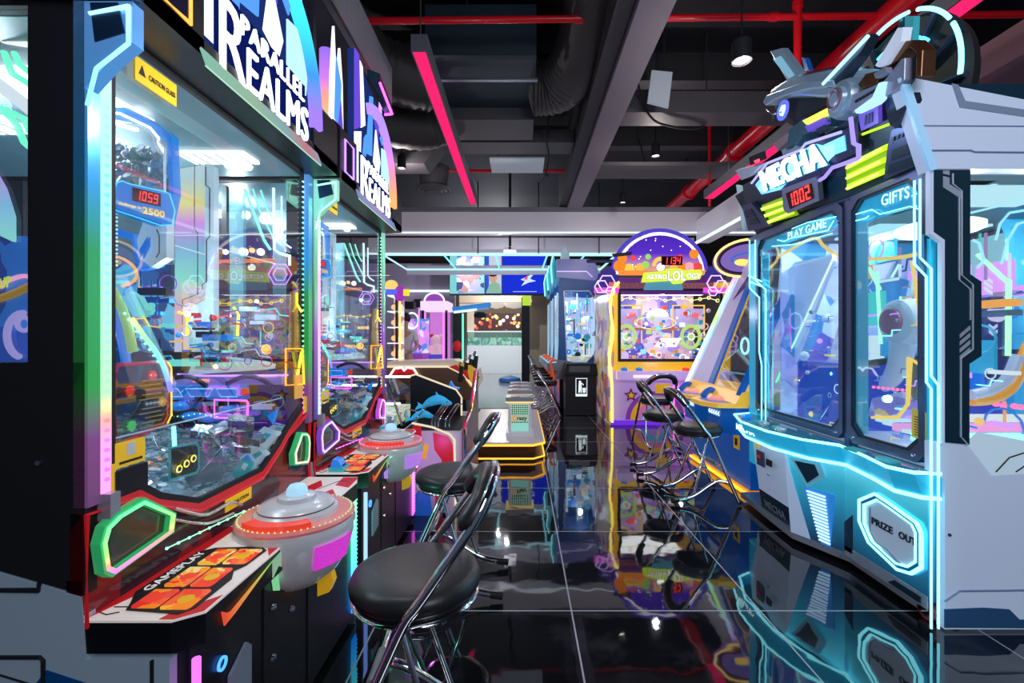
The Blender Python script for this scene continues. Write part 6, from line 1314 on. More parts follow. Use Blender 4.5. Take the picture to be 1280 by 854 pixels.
# ---- side facing the camera
def SP(l, dy=0): return [PY(a,b,YM+dy) for a, b in l]
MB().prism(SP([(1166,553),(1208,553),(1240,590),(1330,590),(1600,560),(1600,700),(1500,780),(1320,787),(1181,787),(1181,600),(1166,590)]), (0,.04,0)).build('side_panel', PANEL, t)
m = MB(); m.tube(SP([(1181,752),(1200,739),(1280,738),(1400,738)],-.003), .004, 6); m.build('side_groove', pr('groove', (.25,.33,.5), .5), t)
MB().prism(SP([(1181,785),(1181,762),(1230,760),(1262,762),(1275,775),(1330,775),(1330,786)],-.003), (0,.004,0)).build('side_blue_band', pr('side navy blue', (.04,.14,.32), .4), t)
MB().cyl(PY(1187,669,YM-.004), PY(1187,669,YM), .007, 10).build('screw', MATTE, t, 40)
MB().prism(SP([(1208,553),(1222,540),(1330,560),(1330,590),(1240,595)],-.002), (0,.003,0)).build('side_tray', pr('tray white', (.7,.78,.85), .3, em=(.5,.75,.9), es=.35), t)
m = MB(); m.tube(SP([(1245,590),(1262,572),(1290,563)],-.004), .003, 5); m.tube(SP([(1270,590),(1285,580)],-.004), .003, 5); m.build('tray_line', INK, t)
# black graphic post with jogs
POST = [(1165,210),(1213,210),(1213,343),(1227,352),(1227,445),(1212,455),(1212,556),(1180,553),(1180,300),(1165,290)]
MB().prism(SP(POST,-.006), (0,.05,0)).build('side_post', NVP, t)
G1 = [[(1179,213),(1187,213),(1187,219),(1179,217)],[(1179,220),(1187,222),(1187,230),(1202,240),(1202,249),(1179,234)]]
for g in G1: MB().prism(SP(g,-.009), (0,.003,0)).build('post_graphic', pr('silver grey print', (.40,.45,.55), .4), t)
for k in range(4): MB().prism(SP([(1200,418+k*9),(1213,407+k*9),(1213,412+k*9),(1200,423+k*9)],-.009), (0,.003,0)).build('post_slash', MATS['silver grey print'], t)
m = MB()
for pts in ([(1191,217),(1191,230),(1202,239),(1202,344),(1216,356),(1216,395),(1216,437),(1201,448),(1201,546),(1210,556)],[(1199,247),(1199,350),(1213,362),(1213,400)]): m.tube(SP(pts,-.009), .0035, 5)
m.build('post_lines', pr('pale print line', (.50,.58,.70), .4), t)
m = MB(); m.prism(SP([(1162,205),(1167,208),(1167,290),(1181,300),(1181,555),(1177,555),(1177,303),(1162,292)],-.012), (0,.02,0)); m.build('post_edge', PANEL, t)
MB().prism(SP([(1213,210),(1420,210),(1420,560),(1213,552)],.012), (0,.006,0)).build('side_glass', GLASSL, t)
# header side
MB().prism(SP([(1125,97),(1140,97),(1330,134),(1330,211),(1166,211),(1163,213)],-.02), (0,.06,0)).build('header_side', PANEL, t)
m = MB(); m.tube(SP([(1152,157),(1330,158)],-.023), .0025, 4); m.tube(SP([(1162,188),(1214,188),(1218,190),(1330,191)],-.023), .004, 4); m.build('header_groove', pr('groove', (.25,.33,.5), .5), t)
MB().prism(SP([(1190,104),(1198,106),(1207,126),(1330,144),(1330,153),(1200,134)],-.023), (0,.003,0)).build('header_print', pr('header grey print', (.28,.36,.50), .4), t)
MB().prism(SP([(1125,97),(1137,100),(1172,211),(1163,213)],-.032), (0,.014,0)).build('header_edge', pr('bright edge', (.5,.72,.9), .3, em=(.2,.6,1), es=.35), t)
MB().box(1.78,XB,YM+.05,YE,2.02,2.045).build('roof', NVP, t)
MB().prism([(1.66,YM+.04,2.37),(1.84,YM+.04,2.045),(XB,YM+.04,2.045),(XB,YM+.04,2.37)], (0,YE-YM-.06,0)).build('header_box', NVP, t)
# ---- front frame
def fr(y0,y1,z0,z1,c=.05): return [(y0+c,z0),(y1-c,z0),(y1,z0+c),(y1,z1-c),(y1-c,z1),(y0+c,z1),(y0,z1-c),(y0,z0+c)]
for (nm, y0, y1) in (('far',2.51,3.44),('near',2.0,2.475)):
    o1 = fr(y0,y1,.70,2.02,.04); i1 = fr(y0+.03,y1-.03,.74,1.99,.05); i2 = fr(y0+.042,y1-.042,.752,1.978,.06)
    MB().ring([(XM-.012,a,b) for a, b in o1], [(XM-.012,a,b) for a, b in i1], (.04,0,0)).build('window_frame', SLATE, t)
    MB().ring([(XM-.004,a,b) for a, b in i1], [(XM-.004,a,b) for a, b in i2], (.01,0,0)).build('window_gasket', NVP, t)
    MB().prism([(XM,a,b) for a, b in i1], (.006,0,0)).build('window_glass', GLASSC, t)
    m = MB()
    for (a, b) in ((y0+.05,.73),(y1-.05,.73),(y0+.02,1.90)): m.lathe([(.001,-.012),(.007,-.010),(.009,0)], (XM-.012,a,b), 10, 'x')
    m.build('frame_screws', CHROME, t, 40)
# front posts between and around windows
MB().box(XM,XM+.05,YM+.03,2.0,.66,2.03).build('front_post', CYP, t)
MB().box(XM,XM+.05,2.475,2.51,.66,2.03).build('front_post', SLATE, t)
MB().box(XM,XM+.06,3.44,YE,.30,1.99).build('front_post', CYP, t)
MB().box(XM-.005,XM+.05,YM+.03,YE,2.015,2.045).build('top_rail', SLATE, t)
# tinted side bands inside windows
MB().box(XM+.012,XM+.018,2.36,2.44,.76,1.90).build('tint_band', pr('blue grey band', (.25,.48,.62), .3, em=(.1,.5,.75), es=.35), t)
MB().box(XM+.012,XM+.018,3.30,3.39,.80,1.88).build('tint_band', CYP, t)
MB().prism([(XM+.008,2.04,1.86),(XM+.008,2.43,1.86),(XM+.008,2.43,1.98),(XM+.008,2.04,1.98)], (.004,0,0)).build('tint_band', CYP, t)
MB().prism([(XM+.008,2.57,1.90),(XM+.008,3.38,1.90),(XM+.008,3.38,1.98),(XM+.008,2.57,1.98)], (.004,0,0)).build('tint_band', CYP, t)
# headings on glass
TXC = em('ice text', (.55,.95,1), 1.5)
def TX(s, p0, p1, h, X, nm='glass_text'):
    a = PX(*p0, X); b = PX(*p1, X); u = b-a
    return textmb(s, a, u, Vector((0,0,h)), .002, bold=.01, n=(-1,0,0)).build(nm, TXC, t)
TX('GIFTS', (1102,258), (1137,247), .055, XM-.008)
TX('PLAY GAME', (985,300), (1033,284), .05, XM-.008)
m = MB()
for pts in ([(1070,268),(1090,262),(1100,268),(1138,258),(1150,262),(1165,257)],[(1070,276),(1082,273),(1086,270)],[(1140,245),(1150,240),(1168,236)],[(972,300),(980,302),(988,298),(1035,288),(1042,276)],[(965,308),(990,306),(1040,292)],[(990,286),(1010,278),(1045,271)]):
    m.tube([PX(a,b,XM-.01) for a, b in pts], .0028, 5)
m.build('glass_circuit_line', CYN, t)
m = MB()
for pts in ([(1143,226),(1143,330),(1158,346),(1158,478),(1164,486),(1164,786)],[(1150,224),(1150,322),(1164,336),(1164,470),(1173,482),(1173,786)]):
    m.tube([PX(a,b,XM-.022) for a, b in pts], .0046, 8)
m.build('neon_tube', CYN, t)
m = MB()
for pts in ([(937,300),(937,360),(949,372),(949,440),(952,456),(952,530)],[(944,300),(944,350),(957,362),(957,535)],[(936,345),(952,352)],[(937,352),(952,358)]): m.tube([PX(a,b,XM-.02) for a, b in pts], .005, 6)
m.build('neon_tube', CYN, t)
# ---- shelf with double neon
LP = [(1.80,3.57),(1.64,3.50),(1.545,3.20),(1.545,2.86),(1.62,2.62),(1.735,2.48),(1.70,2.25),(1.655,2.06),(1.70,1.97),(1.80,1.95)]
UP = LP
MB().prism([(x,y,.665) for x, y in LP], (0,0,.012)).build('shelf_top', pr('shelf glass', (.03,.14,.20), .08, em=(.0,.2,.3), es=.15), t)
lo = [(x+(.035 if x < 1.79 else 0), y, .572) for x, y in LP]
m = MB(); n = len(LP)
vs = [(x,y,.665) for x, y in LP]+lo
m.add(vs, [(i,i+1,n+i+1,n+i) for i in range(n-1)]); m.build('shelf_band', CYP, t)
m = MB(); m.tube([(x-.004,y,.676) for x, y in LP], .0075, 8); m.build('neon_tube', CYN, t)
m = MB(); m.tube([(x-.004,y,z-.004) for x, y, z in lo], .0085, 8); m.build('neon_tube', CYN, t)
a = PX(933,537,1.60)
textmb('MECHA', (1.567,3.32,.60), Vector((-.0,-.26,0)), Vector((-.005,0,.045)), .003, bold=.03, shear=.2, n=(-1,0,0)).build('shelf_text', em('shelf text', (.6,.98,1), 1.8), t)
for (x, y) in ((1.66,3.15),(1.67,2.95),(1.72,2.35),(1.73,2.15)):
    m = MB(); m.prism([(x-.03,y-.05,.678),(x+.03,y-.04,.678),(x+.03,y+.05,.678),(x-.03,y+.04,.678)], (0,0,.01)); m.build('control_pad', pr('pad teal', (.02,.2,.25), .3, em=(.1,.7,.8), es=.25), t)
for (x, y) in ((1.65,3.34),(1.63,3.05),(1.63,2.86)): MB().lathe([(.035,.678),(.036,.69),(.025,.70),(.001,.703)], (x,y,0), 16).build('button', BLUEP if y > 3.2 else SILVER, t, 50)
# ---- lower front, far station
lo2 = [(1.80,3.56),(1.70,3.50),(1.60,3.20),(1.60,2.88)]
FRP = [(1.60,3.20),(1.60,2.88)]
def quad(p, q_, z0, z1, dx=0, mat=PANEL, nm='front_panel', dx0=None):
    dx0 = dx if dx0 is None else dx0
    return MB().prism([(p[0]+dx0,p[1],z0),(q_[0]+dx0,q_[1],z0),(q_[0]+dx,q_[1],z1),(p[0]+dx,p[1],z1)], (.03,0,0)).build(nm, mat, t)
quad((1.78,3.54),(1.63,3.22),.22,.572,0,PANEL,'front_panel',.06)
quad((1.63,3.22),(1.62,2.80),.20,.572,0,PANEL,'front_panel',.05)
quad((1.78,3.54),(1.63,3.22),.07,.22,.06,NVP,'front_kick',.07)
quad((1.63,3.22),(1.62,2.80),.07,.20,.05,NVP,'front_kick',.07)
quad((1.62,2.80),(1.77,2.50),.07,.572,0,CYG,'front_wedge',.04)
MB().prism([(1.70,3.53,.03),(1.68,3.2,.03),(1.66,2.8,.03),(1.80,2.5,.03),(1.80,2.0,.03),(XB,2.0,.03),(XB,3.53,.03)], (0,0,.04)).build('base_plate', pr('base rail', (.5,.52,.58), .3, .5), t)
MB().prism([(1.85,3.5,.07),(1.72,3.2,.07),(1.70,2.8,.07),(1.83,2.5,.07),(1.83,1.99,.07),(XB,1.99,.07),(XB,3.5,.07)], (0,0,.6)).build('inner_carcass', NVP, t)
textmb('MECHA', (1.685,3.14,.10), Vector((-.0,-.24,0)), Vector((-.01,0,.05)), .003, bold=.02, n=(-1,0,0)).build('kick_text', pr('grey text', (.35,.38,.45), .4), t)
MB().prism([(1.622,3.12,.40),(1.622,3.03,.40),(1.617,3.03,.50),(1.617,3.12,.50)], (-.01,0,0)).build('coin_plate', SLATE, t)
MB().box(1.600,1.606,3.055,3.095,.455,.47).build('coin_slot', RED, t)
MB().prism([(1.61,3.13,.52),(1.61,3.08,.52),(1.61,3.105,.55)], (-.008,0,0)).build('warning_sticker', YST, t)
MB().box(1.604,1.614,2.93,2.99,.43,.47).build('black_window', INK, t)
MB().lathe([(.001,-.012),(.009,-.01),(.011,0)], (1.622,2.98,.37), 12, 'x').build('key_lock', CHROME, t, 40)
# dark speaker triangle + ribbed light on the wedge between (1.62,2.80) and (1.77,2.50)
def WG(s, z, off=.006):
    s += .13

    k = (.572-z)/.50*.04; p = Vector((1.62+k,2.80,z)).lerp(Vector((1.77+k,2.50,z)), s); return p+Vector((-.30,-.15,0)).normalized()*off
m = MB(); m.prism([WG(-.02,.54),WG(.50,.55),WG(.58,.47),WG(.25,.38)], Vector((-.30,-.15,0)).normalized()*.008); m.build('speaker_mesh', pr('mesh cyan', (.25,.5,.6), .4, em=(.1,.4,.6), es=.3), t)
m = MB(); m.prism([WG(.07,.525,.016),WG(.42,.53,.016),WG(.48,.475,.016),WG(.27,.41,.016)], Vector((-.30,-.15,0)).normalized()*.003); m.build('speaker_recess', NVP, t)
m = MB(); m.prism([WG(-.13,.572,.003),WG(-.13,.07,.003),WG(.22,.07,.003),WG(-.02,.40,.003)], Vector((-.30,-.15,0)).normalized()*.004); m.build('front_panel', PANEL, t)
m = MB(); N = 15
for k in range(N):
    z = .365-.285*k/N; w = .155*(1-.030*k); c0 = .40+.006*k
    m.prism([WG(c0-w,z,.012),WG(c0+w,z-.004,.012),WG(c0+w,z-.0125,.012),WG(c0-w,z-.0085,.012)], Vector((-.30,-.15,0)).normalized()*.010)
m.build('ribbed_light', em('rib light', (.5,.75,1), 1.5), t)
m = MB(); m.prism([WG(.18,.38,.004),WG(.70,.38,.004),WG(.56,.07,.004),WG(.42,.07,.004)], Vector((-.30,-.15,0)).normalized()*.006); m.build('rib_backing', pr('rib backing', (.05,.22,.5), .3, em=(.02,.25,.8), es=.5), t)
# ---- lower front, near station
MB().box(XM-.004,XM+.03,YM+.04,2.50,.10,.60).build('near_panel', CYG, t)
MB().prism([(XM-.008,2.50,.10),(XM-.008,2.50,.25),(XM-.008,2.44,.31),(XM-.008,2.44,.10)], (.006,0,0)).build('dark_patch', NAVY, t)
MB().prism([(XM-.008,2.50,.07),(XM-.008,YM+.04,.07),(XM-.008,YM+.04,.125),(XM-.008,2.50,.125)], (.006,0,0)).build('grey_kick', pr('kick grey', (.38,.42,.5), .4), t)
HX = [(2.385,.30),(2.385,.415),(2.28,.485),(2.19,.47),(2.03,.435),(2.005,.40),(2.005,.24),(2.06,.185),(2.14,.165),(2.32,.215)]
def sc_(P, k): 
    cy = 2.19; cz = .325; return [(cy+(a-cy)*k, cz+(b-cz)*k) for a, b in P]
def hp(P, x): return [(x,a,b) for a, b in P]
MB().ring(hp(sc_(HX,1.0),XM-.02), hp(sc_(HX,.93),XM-.02), (.012,0,0)).build('hexagon_neon', CYN, t)
MB().ring(hp(sc_(HX,.93),XM-.014), hp(sc_(HX,.84),XM-.014), (.012,0,0)).build('hexagon_frame', pr('frame deep blue', (.01,.15,.28), .3), t)
MB().ring(hp(sc_(HX,.84),XM-.018), hp(sc_(HX,.79),XM-.018), (.012,0,0)).build('hexagon_neon', CYN, t)
MB().prism(hp(sc_(HX,.79),XM-.008), (.004,0,0)).build('prize_door', pr('prize door pale', (.55,.62,.72), .15, em=(.4,.55,.75), es=.25), t)
m = MB(); m.tube(hp([(2.31,.40),(2.31,.28),(2.27,.24),(2.20,.235),(2.12,.20)],XM-.012), .003, 5); m.prism(hp([(2.10,.20),(2.24,.225),(2.16,.19),(2.08,.18)],XM-.012),(.002,0,0)); m.build('door_line', pr('door line grey', (.3,.36,.45), .4), t)
for (s_, y_, w_) in (('PRIZE',2.30,.13),('OUT',2.135,.095)): textmb(s_, (XM-.010,y_,.322), Vector((0,-w_,0)), Vector((0,0,.034)), .003, bold=.03, n=(-1,0,0)).build('prize_text', pr('navy text', (.01,.015,.05), .5), t)
m = MB(); m.prism([(XM-.012,2.13-.05*k,.10),(XM-.012,2.11-.05*k,.10),(XM-.012,2.09-.05*k,.12),(XM-.012,2.11-.05*k,.12)] if False else [(XM-.012,2.2,.08),(XM-.012,2.02,.08),(XM-.012,2.02,.11),(XM-.012,2.16,.11)], (.003,0,0)); m.build('slash_print', NVP, t)
# feet, castor
for (x, y) in ((1.88,1.99),(3.2,1.99),(1.88,3.4),(3.2,3.4)):
    MB().lathe([(.028,.002),(.030,.012),(.012,.018),(.010,.05)], (x,y,0), 16).build('levelling_foot', CHROME, t, 40)
cst = MB().cyl((1.80,2.03,.045),(1.83,2.03,.045),.042,20).build('castor', pr('castor red', (.35,.05,.06), .4), t, 40); MB().cyl((1.795,2.03,.045),(1.80,2.03,.045),.022,16).build('hub', CHROME, cst, 40)
# notice sticker
MB().prism([PX(1140,510,XM-.005),PX(1158,516,XM-.005),PX(1158,552,XM-.005),PX(1140,546,XM-.005)], (-.002,0,0)).build('notice_sticker', pr('mustard sticker', (.55,.42,.05), .5, em=(.6,.5,.05), es=.3), t)
m = MB()
for k in range(8): m.prism([PX(1143,520+k*3.2,XM-.0075),PX(1155,524+k*3.2,XM-.0075),PX(1155,525+k*3.2,XM-.0075),PX(1143,521+k*3.2,XM-.0075)], (-.001,0,0))
m.build('notice_lines', INK, t)

# ---- leaning fascia (sign, counter, vents)
NF = Vector((-.38,0,-.15)).normalized()
def FP(l, off=0.0, d=.01): return MB().prism([PF(a,b,off) for a, b in l], NF*d)
FP([(937,284),(1165,214),(1163,205),(1127,100),(1085,120),(1060,165),(1000,190),(945,222),(928,232)],-.03,.03).build('fascia', NVP, t)
FP([(945,226),(966,200),(975,198),(1010,182),(1012,176),(1030,168),(1036,172),(1062,160),(1082,150),(1083,185),(1070,192),(1050,204),(1046,212),(1000,228),(985,240),(958,246)],.0,.04).build('sign_shell', pr('indigo shell', (.03,.03,.09), .3), t)
SB = [(952,228),(970,206),(1008,190),(1016,182),(1030,176),(1038,178),(1066,165),(1068,184),(1052,190),(1040,204),(996,221),(984,234),(960,240)]
FP(SB,.042,.006).build('sign_face', pr('sign face cyan', (.3,.7,.85), .3, em=(.15,.65,.95), es=1.0), t)
FP([(956,232),(968,211),(1010,192),(1040,179),(1054,176),(1054,190),(1038,204),(990,226),(962,237)],.049,.002).build('sign_glow', em('sign glow', (.35,.85,1), 1.5), t)
o_ = PF(967,233,.052); u_ = PF(1047,199,.052)-o_; v_ = PF(961,213,.052)-o_
textmb('MECHA', o_+u_*.012-v_*.16, u_, v_*1.25, .004, bold=.03, n=NF).build('letter_shadow', em('letter blue', (.02,.25,.5), .8), t)
textmb('MECHA', o_-v_*.10+NF*.008, u_, v_*1.25, .012, bold=.03, n=NF).build('sign_letters', em('letter ice', (.88,.97,1), 2.2), t)
m = MB(); m.tube([PF(a,b,.045) for a, b in [(947,226),(967,201),(1010,184),(1016,176),(1062,161)]], .008, 6); m.build('sign_edge_light', em('lavender edge', (.5,.5,1), 1.2), t)
m = MB(); m.tube([PF(a,b,.045) for a, b in [(1074,142),(1078,175),(1084,178),(1084,194),(1050,206),(1040,218),(1030,224)]], .010, 6); m.build('sign_edge_light', em('violet edge', (.4,.32,1), 1.2), t)
FP([(988,232),(1032,216),(1034,222),(1036,246),(996,263),(990,258)],.03,.03).build('counter_housing', pr('housing steel', (.32,.36,.5), .3, .6), t, ) 
FP([(994,237),(1027,224),(1030,243),(999,257)],.061,.003).build('counter_display', DIG, t)
o_ = PF(999.5,254.5,.066); seg7('1002', o_, PF(1028.5,242,.066)-o_, PF(996,239,.066)-o_, .003).build('counter_digits', REDE, t)
# lime louvres
FP([(1060,206),(1117,180),(1117,213),(1062,237)],.004,.01).build('louvre_box', pr('lime box', (.18,.30,.01), .3, em=(.35,.6,.0), es=.45), t)
for k in range(3):
    a, b = [(1064,204),(1113,181)],[(1065,217),(1112,194)]
    y1 = (207,220,233)[k]; y2 = (183,199,214)[k]
    FP([(1066,y1-5),(1114-k*2,y2-5),(1114-k*2,y2+2),(1066,y1+2)],.014,.02).build('louvre_fin', LIME, t)
    m = MB(); m.tube([PF(1068,y1-1,.045),PF(1112-k*2,y2-1,.045)], .006, 6); m.build('louvre_tube', LIMEH, t)
FP([(954,256),(984,244),(1000,268),(966,278)],.004,.01).build('louvre_box', MATS['lime box'], t)
for k in range(3):
    FP([(956+k*4,258+k*8),(986+k*4,248+k*7),(988+k*4,252+k*7),(958+k*4,262+k*8)],.014,.02).build('louvre_fin', LIME, t)
    m = MB(); m.tube([PF(959+k*4,259+k*8,.04),PF(986+k*4,249+k*7.4,.04)], .006, 6); m.build('louvre_tube', LIMEH, t)
# dark armour plates right
FP([(1117,180),(1122,160),(1150,150),(1162,200),(1112,222)],.0,.03).build('armour_plate', pr('armour slate', (.10,.12,.22), .3, .5), t)
for pts in ([(1124,184),(1143,176),(1147,188),(1122,198)],[(1120,202),(1149,192),(1152,203),(1117,215)]): FP(pts,.031,.004).build('armour_recess', NVP, t)
for k in range(5): FP([(1124+k*5.5,168-k*2.2),(1127+k*5.5,167-k*2.2),(1126+k*5.5,173-k*2.2),(1123+k*5.5,174-k*2.2)],.031,.003).build('armour_slot', NVP, t)
m = MB(); m.tube([PF(1083,166,.02),PF(1136,146,.02)], .006, 6); m.build('lime_line', LIME, t)
FP([(1082,136),(1108,122),(1108,150),(1086,160)],.02,.02).build('violet_plate', pr('violet plate', (.12,.08,.4), .3, em=(.2,.1,.9), es=.45), t)
for k in range(3): FP([(1092+k*4,140-k*2),(1094+k*4,139-k*2),(1093+k*4,152-k*2),(1091+k*4,153-k*2)],.041,.003).build('violet_slot', NVP, t)
# lower left end plates
FP([(932,256),(944,252),(968,281),(940,287)],.0,.03).build('end_plate', pr('armour slate', (.10,.12,.22), .3, .5), t)
for k in range(2): FP([(935+k*6,262+k*10),(944+k*6,259+k*10),(950+k*5,268+k*9),(938+k*5,271+k*9)],.031,.003).build('armour_recess', NVP, t)
MB().prism([PX(920,231,1.75),PX(944,237,1.75),PX(952,253,1.75),PX(936,258,1.75),PX(928,288,1.75)], (.02,0,0)).build('end_wing', pr('pale wing', (.6,.7,.75), .3, em=(.3,.6,.7), es=.3), t)
FP([(932,208),(955,203),(966,200),(950,216),(940,220)],.03,.05).build('wing_tip', WHITE, t)
FP([(948,192),(962,186),(964,196),(950,202)],.03,.04).build('wing_block', MATTE, t); FP([(955,196),(962,193),(963,197),(957,199)],.071,.003).build('wing_lamp', em('red lamp', (1,.1,.15), 1.5), t)

# ---- robot head on top
HB = 1.62
def HP(l, X=HB, d=.16): return MB().prism([PX(a,b,X) for a, b in l], (d,0,0))
METAL = pr('robot steel', (.38,.47,.58), .28, .5, em=(.2,.38,.55), es=.14, noise=.01, scale=6)
METD = pr('robot dark steel', (.07,.10,.15), .25, .6, noise=.01, scale=6)
HP([(957,125),(964,112),(983,99),(1012,92),(1040,86),(1060,88),(1052,112),(1030,122),(1000,120),(975,122),(962,132)],HB,.22).build('helmet', METAL, t, bevel=.012)
HP([(966,130),(980,122),(1030,124),(1042,112),(1050,118),(1024,146),(992,158),(978,150)],HB+.05,.16).build('face_cavity', MATTE, t)
HP([(953,128),(958,119),(1004,102),(1040,100),(1043,108),(1006,112),(968,124),(957,132)],HB-.03,.22).build('brow_plate', METAL, t, bevel=.006)
HP([(1000,93),(1034,84),(1046,88),(1040,98),(1010,99)],HB+.02,.2).build('crown', pr('rosy steel', (.40,.22,.30), .25, .8), t, bevel=.008)
c = PX(981,138,HB-.03)
MB().lathe([(.001,-.02),(.030,-.018),(.034,0),(.001,.0)], tuple(c), 20, 'x').build('eye_lens', em('eye white', (.75,.95,.95), 1.3), t, 50)
m = MB(); m.tube([c+Vector((-.012,.048*math.cos(a),.048*math.sin(a))) for a in [k*math.pi/10 for k in range(20)]], .010, 6, True); m.build('eye_ring', em('eye blue', (.08,.12,1), 1.8), t, 50)
m = MB(); m.tube([c+Vector((-.028,.012,.012)),c+Vector((-.028,.012,.016))], .008, 6); m.tube([c+Vector((-.028,-.004,-.012)),c+Vector((-.028,-.004,-.016))], .008, 6); m.build('eye_dots', TEAL, t)
c = PX(1056,124,HB+.0)
MB().lathe([(.001,-.06),(.03,-.06),(.04,-.05),(.055,-.05),(.06,-.03),(.085,-.03),(.095,0),(.10,.10),(.001,.1)], tuple(c), 32, 'x').build('ear_joint', METAL, t, 35)
m = MB(); m.tube([c+Vector((-.055,.04*math.cos(a),.045*math.sin(a))) for a in [k*math.pi/12 for k in range(24)]], .008, 6, True); m.build('joint_ring', pr('joint rose', (.6,.35,.42), .2, .7), t, 50)
HP([(962,64),(976,60),(999,92),(996,99),(984,102)],HB+.0,.05).build('antenna_fin', METAL, t, bevel=.006)
HP([(966,74),(975,70),(992,94),(985,98)],HB-.006,.01).build('fin_inlay', em('fin inlay', (.25,.55,.75), .8), t)
HP([(1002,72),(1006,73),(1011,88),(1006,89)],HB+.1,.03).build('small_fin', DEEPB, t)
HP([(1026,106),(1082,42),(1087,46),(1073,70),(1048,104),(1035,110)],HB-.02,.05).build('blade_fin', METD, t)
m = MB(); m.tube([PX(1029,105,HB-.03),PX(1085,45,HB-.03)], .010, 6); m.build('blade_edge', em('blade ice', (.45,.8,1), 1.5), t)
HP([(1094,82),(1122,35),(1129,34),(1126,52),(1108,80),(1098,84)],HB-.02,.04).build('blade_fin', pr('blade white', (.75,.8,.88), .25, em=(.6,.7,.9), es=.4), t)
HP([(1126,52),(1131,46),(1131,20),(1142,20),(1140,60),(1130,72)],HB+.2,.03).build('rear_fin', TEAL, t)
# jaw, cheek and neck plates
HP([(986,162),(1004,148),(1020,146),(1040,130),(1048,138),(1028,158),(1004,168),(992,186),(982,190)],HB+.0,.10).build('jaw_plate', pr('jaw teal steel', (.18,.38,.48), .25, .7), t, bevel=.006)
HP([(1003,151),(1040,132),(1042,139),(1008,156)],HB-.02,.03).build('yellow_bar', em('yellow bar', (.9,.95,.1), 1.6), t)
HP([(1006,158),(1030,146),(1032,154),(1010,165)],HB-.01,.03).build('jaw_violet', pr('violet plate', (.12,.08,.4), .3, em=(.2,.1,.9), es=.45), t)
HP([(966,180),(985,166),(988,172),(972,188)],HB+.02,.06).build('rose_block', pr('rose block', (.45,.3,.32), .4), t)
HP([(976,188),(990,180),(1004,186),(1000,196),(980,200)],HB+.0,.08).build('neck_plate', METAL, t, bevel=.006)
m = MB(); c = PX(972,150,HB); m.tube(smoothpath([PX(958,136,HB),PX(965,142,HB),PX(974,141,HB),PX(980,133,HB)],4), .004, 6); m.tube(smoothpath([PX(966,152,HB),PX(968,142,HB),PX(976,140,HB)],4), .003, 6); m.build('wire', CHROME, t, 50)
# bronze bracket and white shoulder plates
HP([(1072,106),(1082,92),(1098,88),(1132,51),(1140,50),(1153,62),(1151,96),(1145,96),(1145,66),(1138,60),(1132,62),(1122,76),(1106,86),(1096,104),(1076,112)],HB-.0,.06).build('bronze_bracket', pr('bronze frame', (.22,.10,.05), .3, .8), t, bevel=.004)
HP([(1060,134),(1066,118),(1104,102),(1126,74),(1131,72),(1130,100),(1122,112),(1104,122),(1092,120),(1066,142)],HB-.02,.05).build('shoulder_plate', pr('shoulder white', (.42,.45,.58), .3, .3), t, bevel=.004)
HP([(1090,122),(1098,104),(1104,102),(1100,124),(1094,130),(1070,142),(1068,138)],HB-.04,.03).build('shoulder_light', em('shoulder ice', (.4,.7,1), 1.4), t)
m = MB()
for k in range(6): m.prism([PX(1068+k*4.5,126-k*2.6,HB-.024),PX(1071+k*4.5,124-k*2.6,HB-.024),PX(1072+k*4.5,127-k*2.6,HB-.024),PX(1069+k*4.5,129-k*2.6,HB-.024)], (.004,0,0))
m.build('shoulder_slots', NVP, t)
HP([(1092,92),(1106,84),(1108,90),(1094,98)],HB-.05,.03).build('shoulder_light', em('shoulder white', (.8,.9,1), 1.6), t)
HP([(1105,128),(1122,112),(1132,102),(1138,125),(1118,160),(1112,156)],HB+.02,.05).build('dark_rib', METD, t)
# ---- turbine rings behind
c = Vector((2.0,2.50,2.54)); 
def arc_(r, a0, a1, n=20, x=0): return [c+Vector((x, r*math.cos(math.radians(a0+(a1-a0)*k/n)), r*math.sin(math.radians(a0+(a1-a0)*k/n)))) for k in range(n+1)]
m = MB(); m.lathe([(.001,0),(.40,0),(.42,.03),(.40,.08),(.001,.08)], tuple(c+Vector((.04,0,0))), 48, 'x'); m.build('turbine_disc', MATTE, t, 40)
m = MB()
for (a0, a1) in ((20,55),(66,110),(118,150),(-30,8),(155,190)): m.tube(arc_(.43,a0,a1), .010, 8)
m.build('turbine_outer_neon', CYN, t)
m = MB()
for (a0, a1) in ((10,50),(75,140),(-30,0)):
    for r in (.31,.265): m.tube(arc_(r,a0,a1,16,.02), .009, 8)
m.build('turbine_inner_neon', em('blue cyan neon', (.1,.6,1), 2.6), t)
m = MB()
for k in range(12):
    a = math.radians(30*k+10); m.tube([c+Vector((.03,.22*math.cos(a),.22*math.sin(a))), c+Vector((.03,.43*math.cos(a),.43*math.sin(a)))], .016, 6)
m.build('turbine_spokes', METD, t, 40)
m = MB(); m.prism(arc_(.46,-2,24,8,-.03)+list(reversed(arc_(.34,-2,24,8,-.03))), (.05,0,0)); m.prism(arc_(.46,25,50,8,-.03)+list(reversed(arc_(.34,25,50,8,-.03))), (.05,0,0)); m.build('turbine_armour', pr('turbine slate', (.09,.16,.24), .3, .6), t)
MB().box(1.95,2.3,2.2,2.8,2.02,2.4).build('turbine_mount', NVP, t)

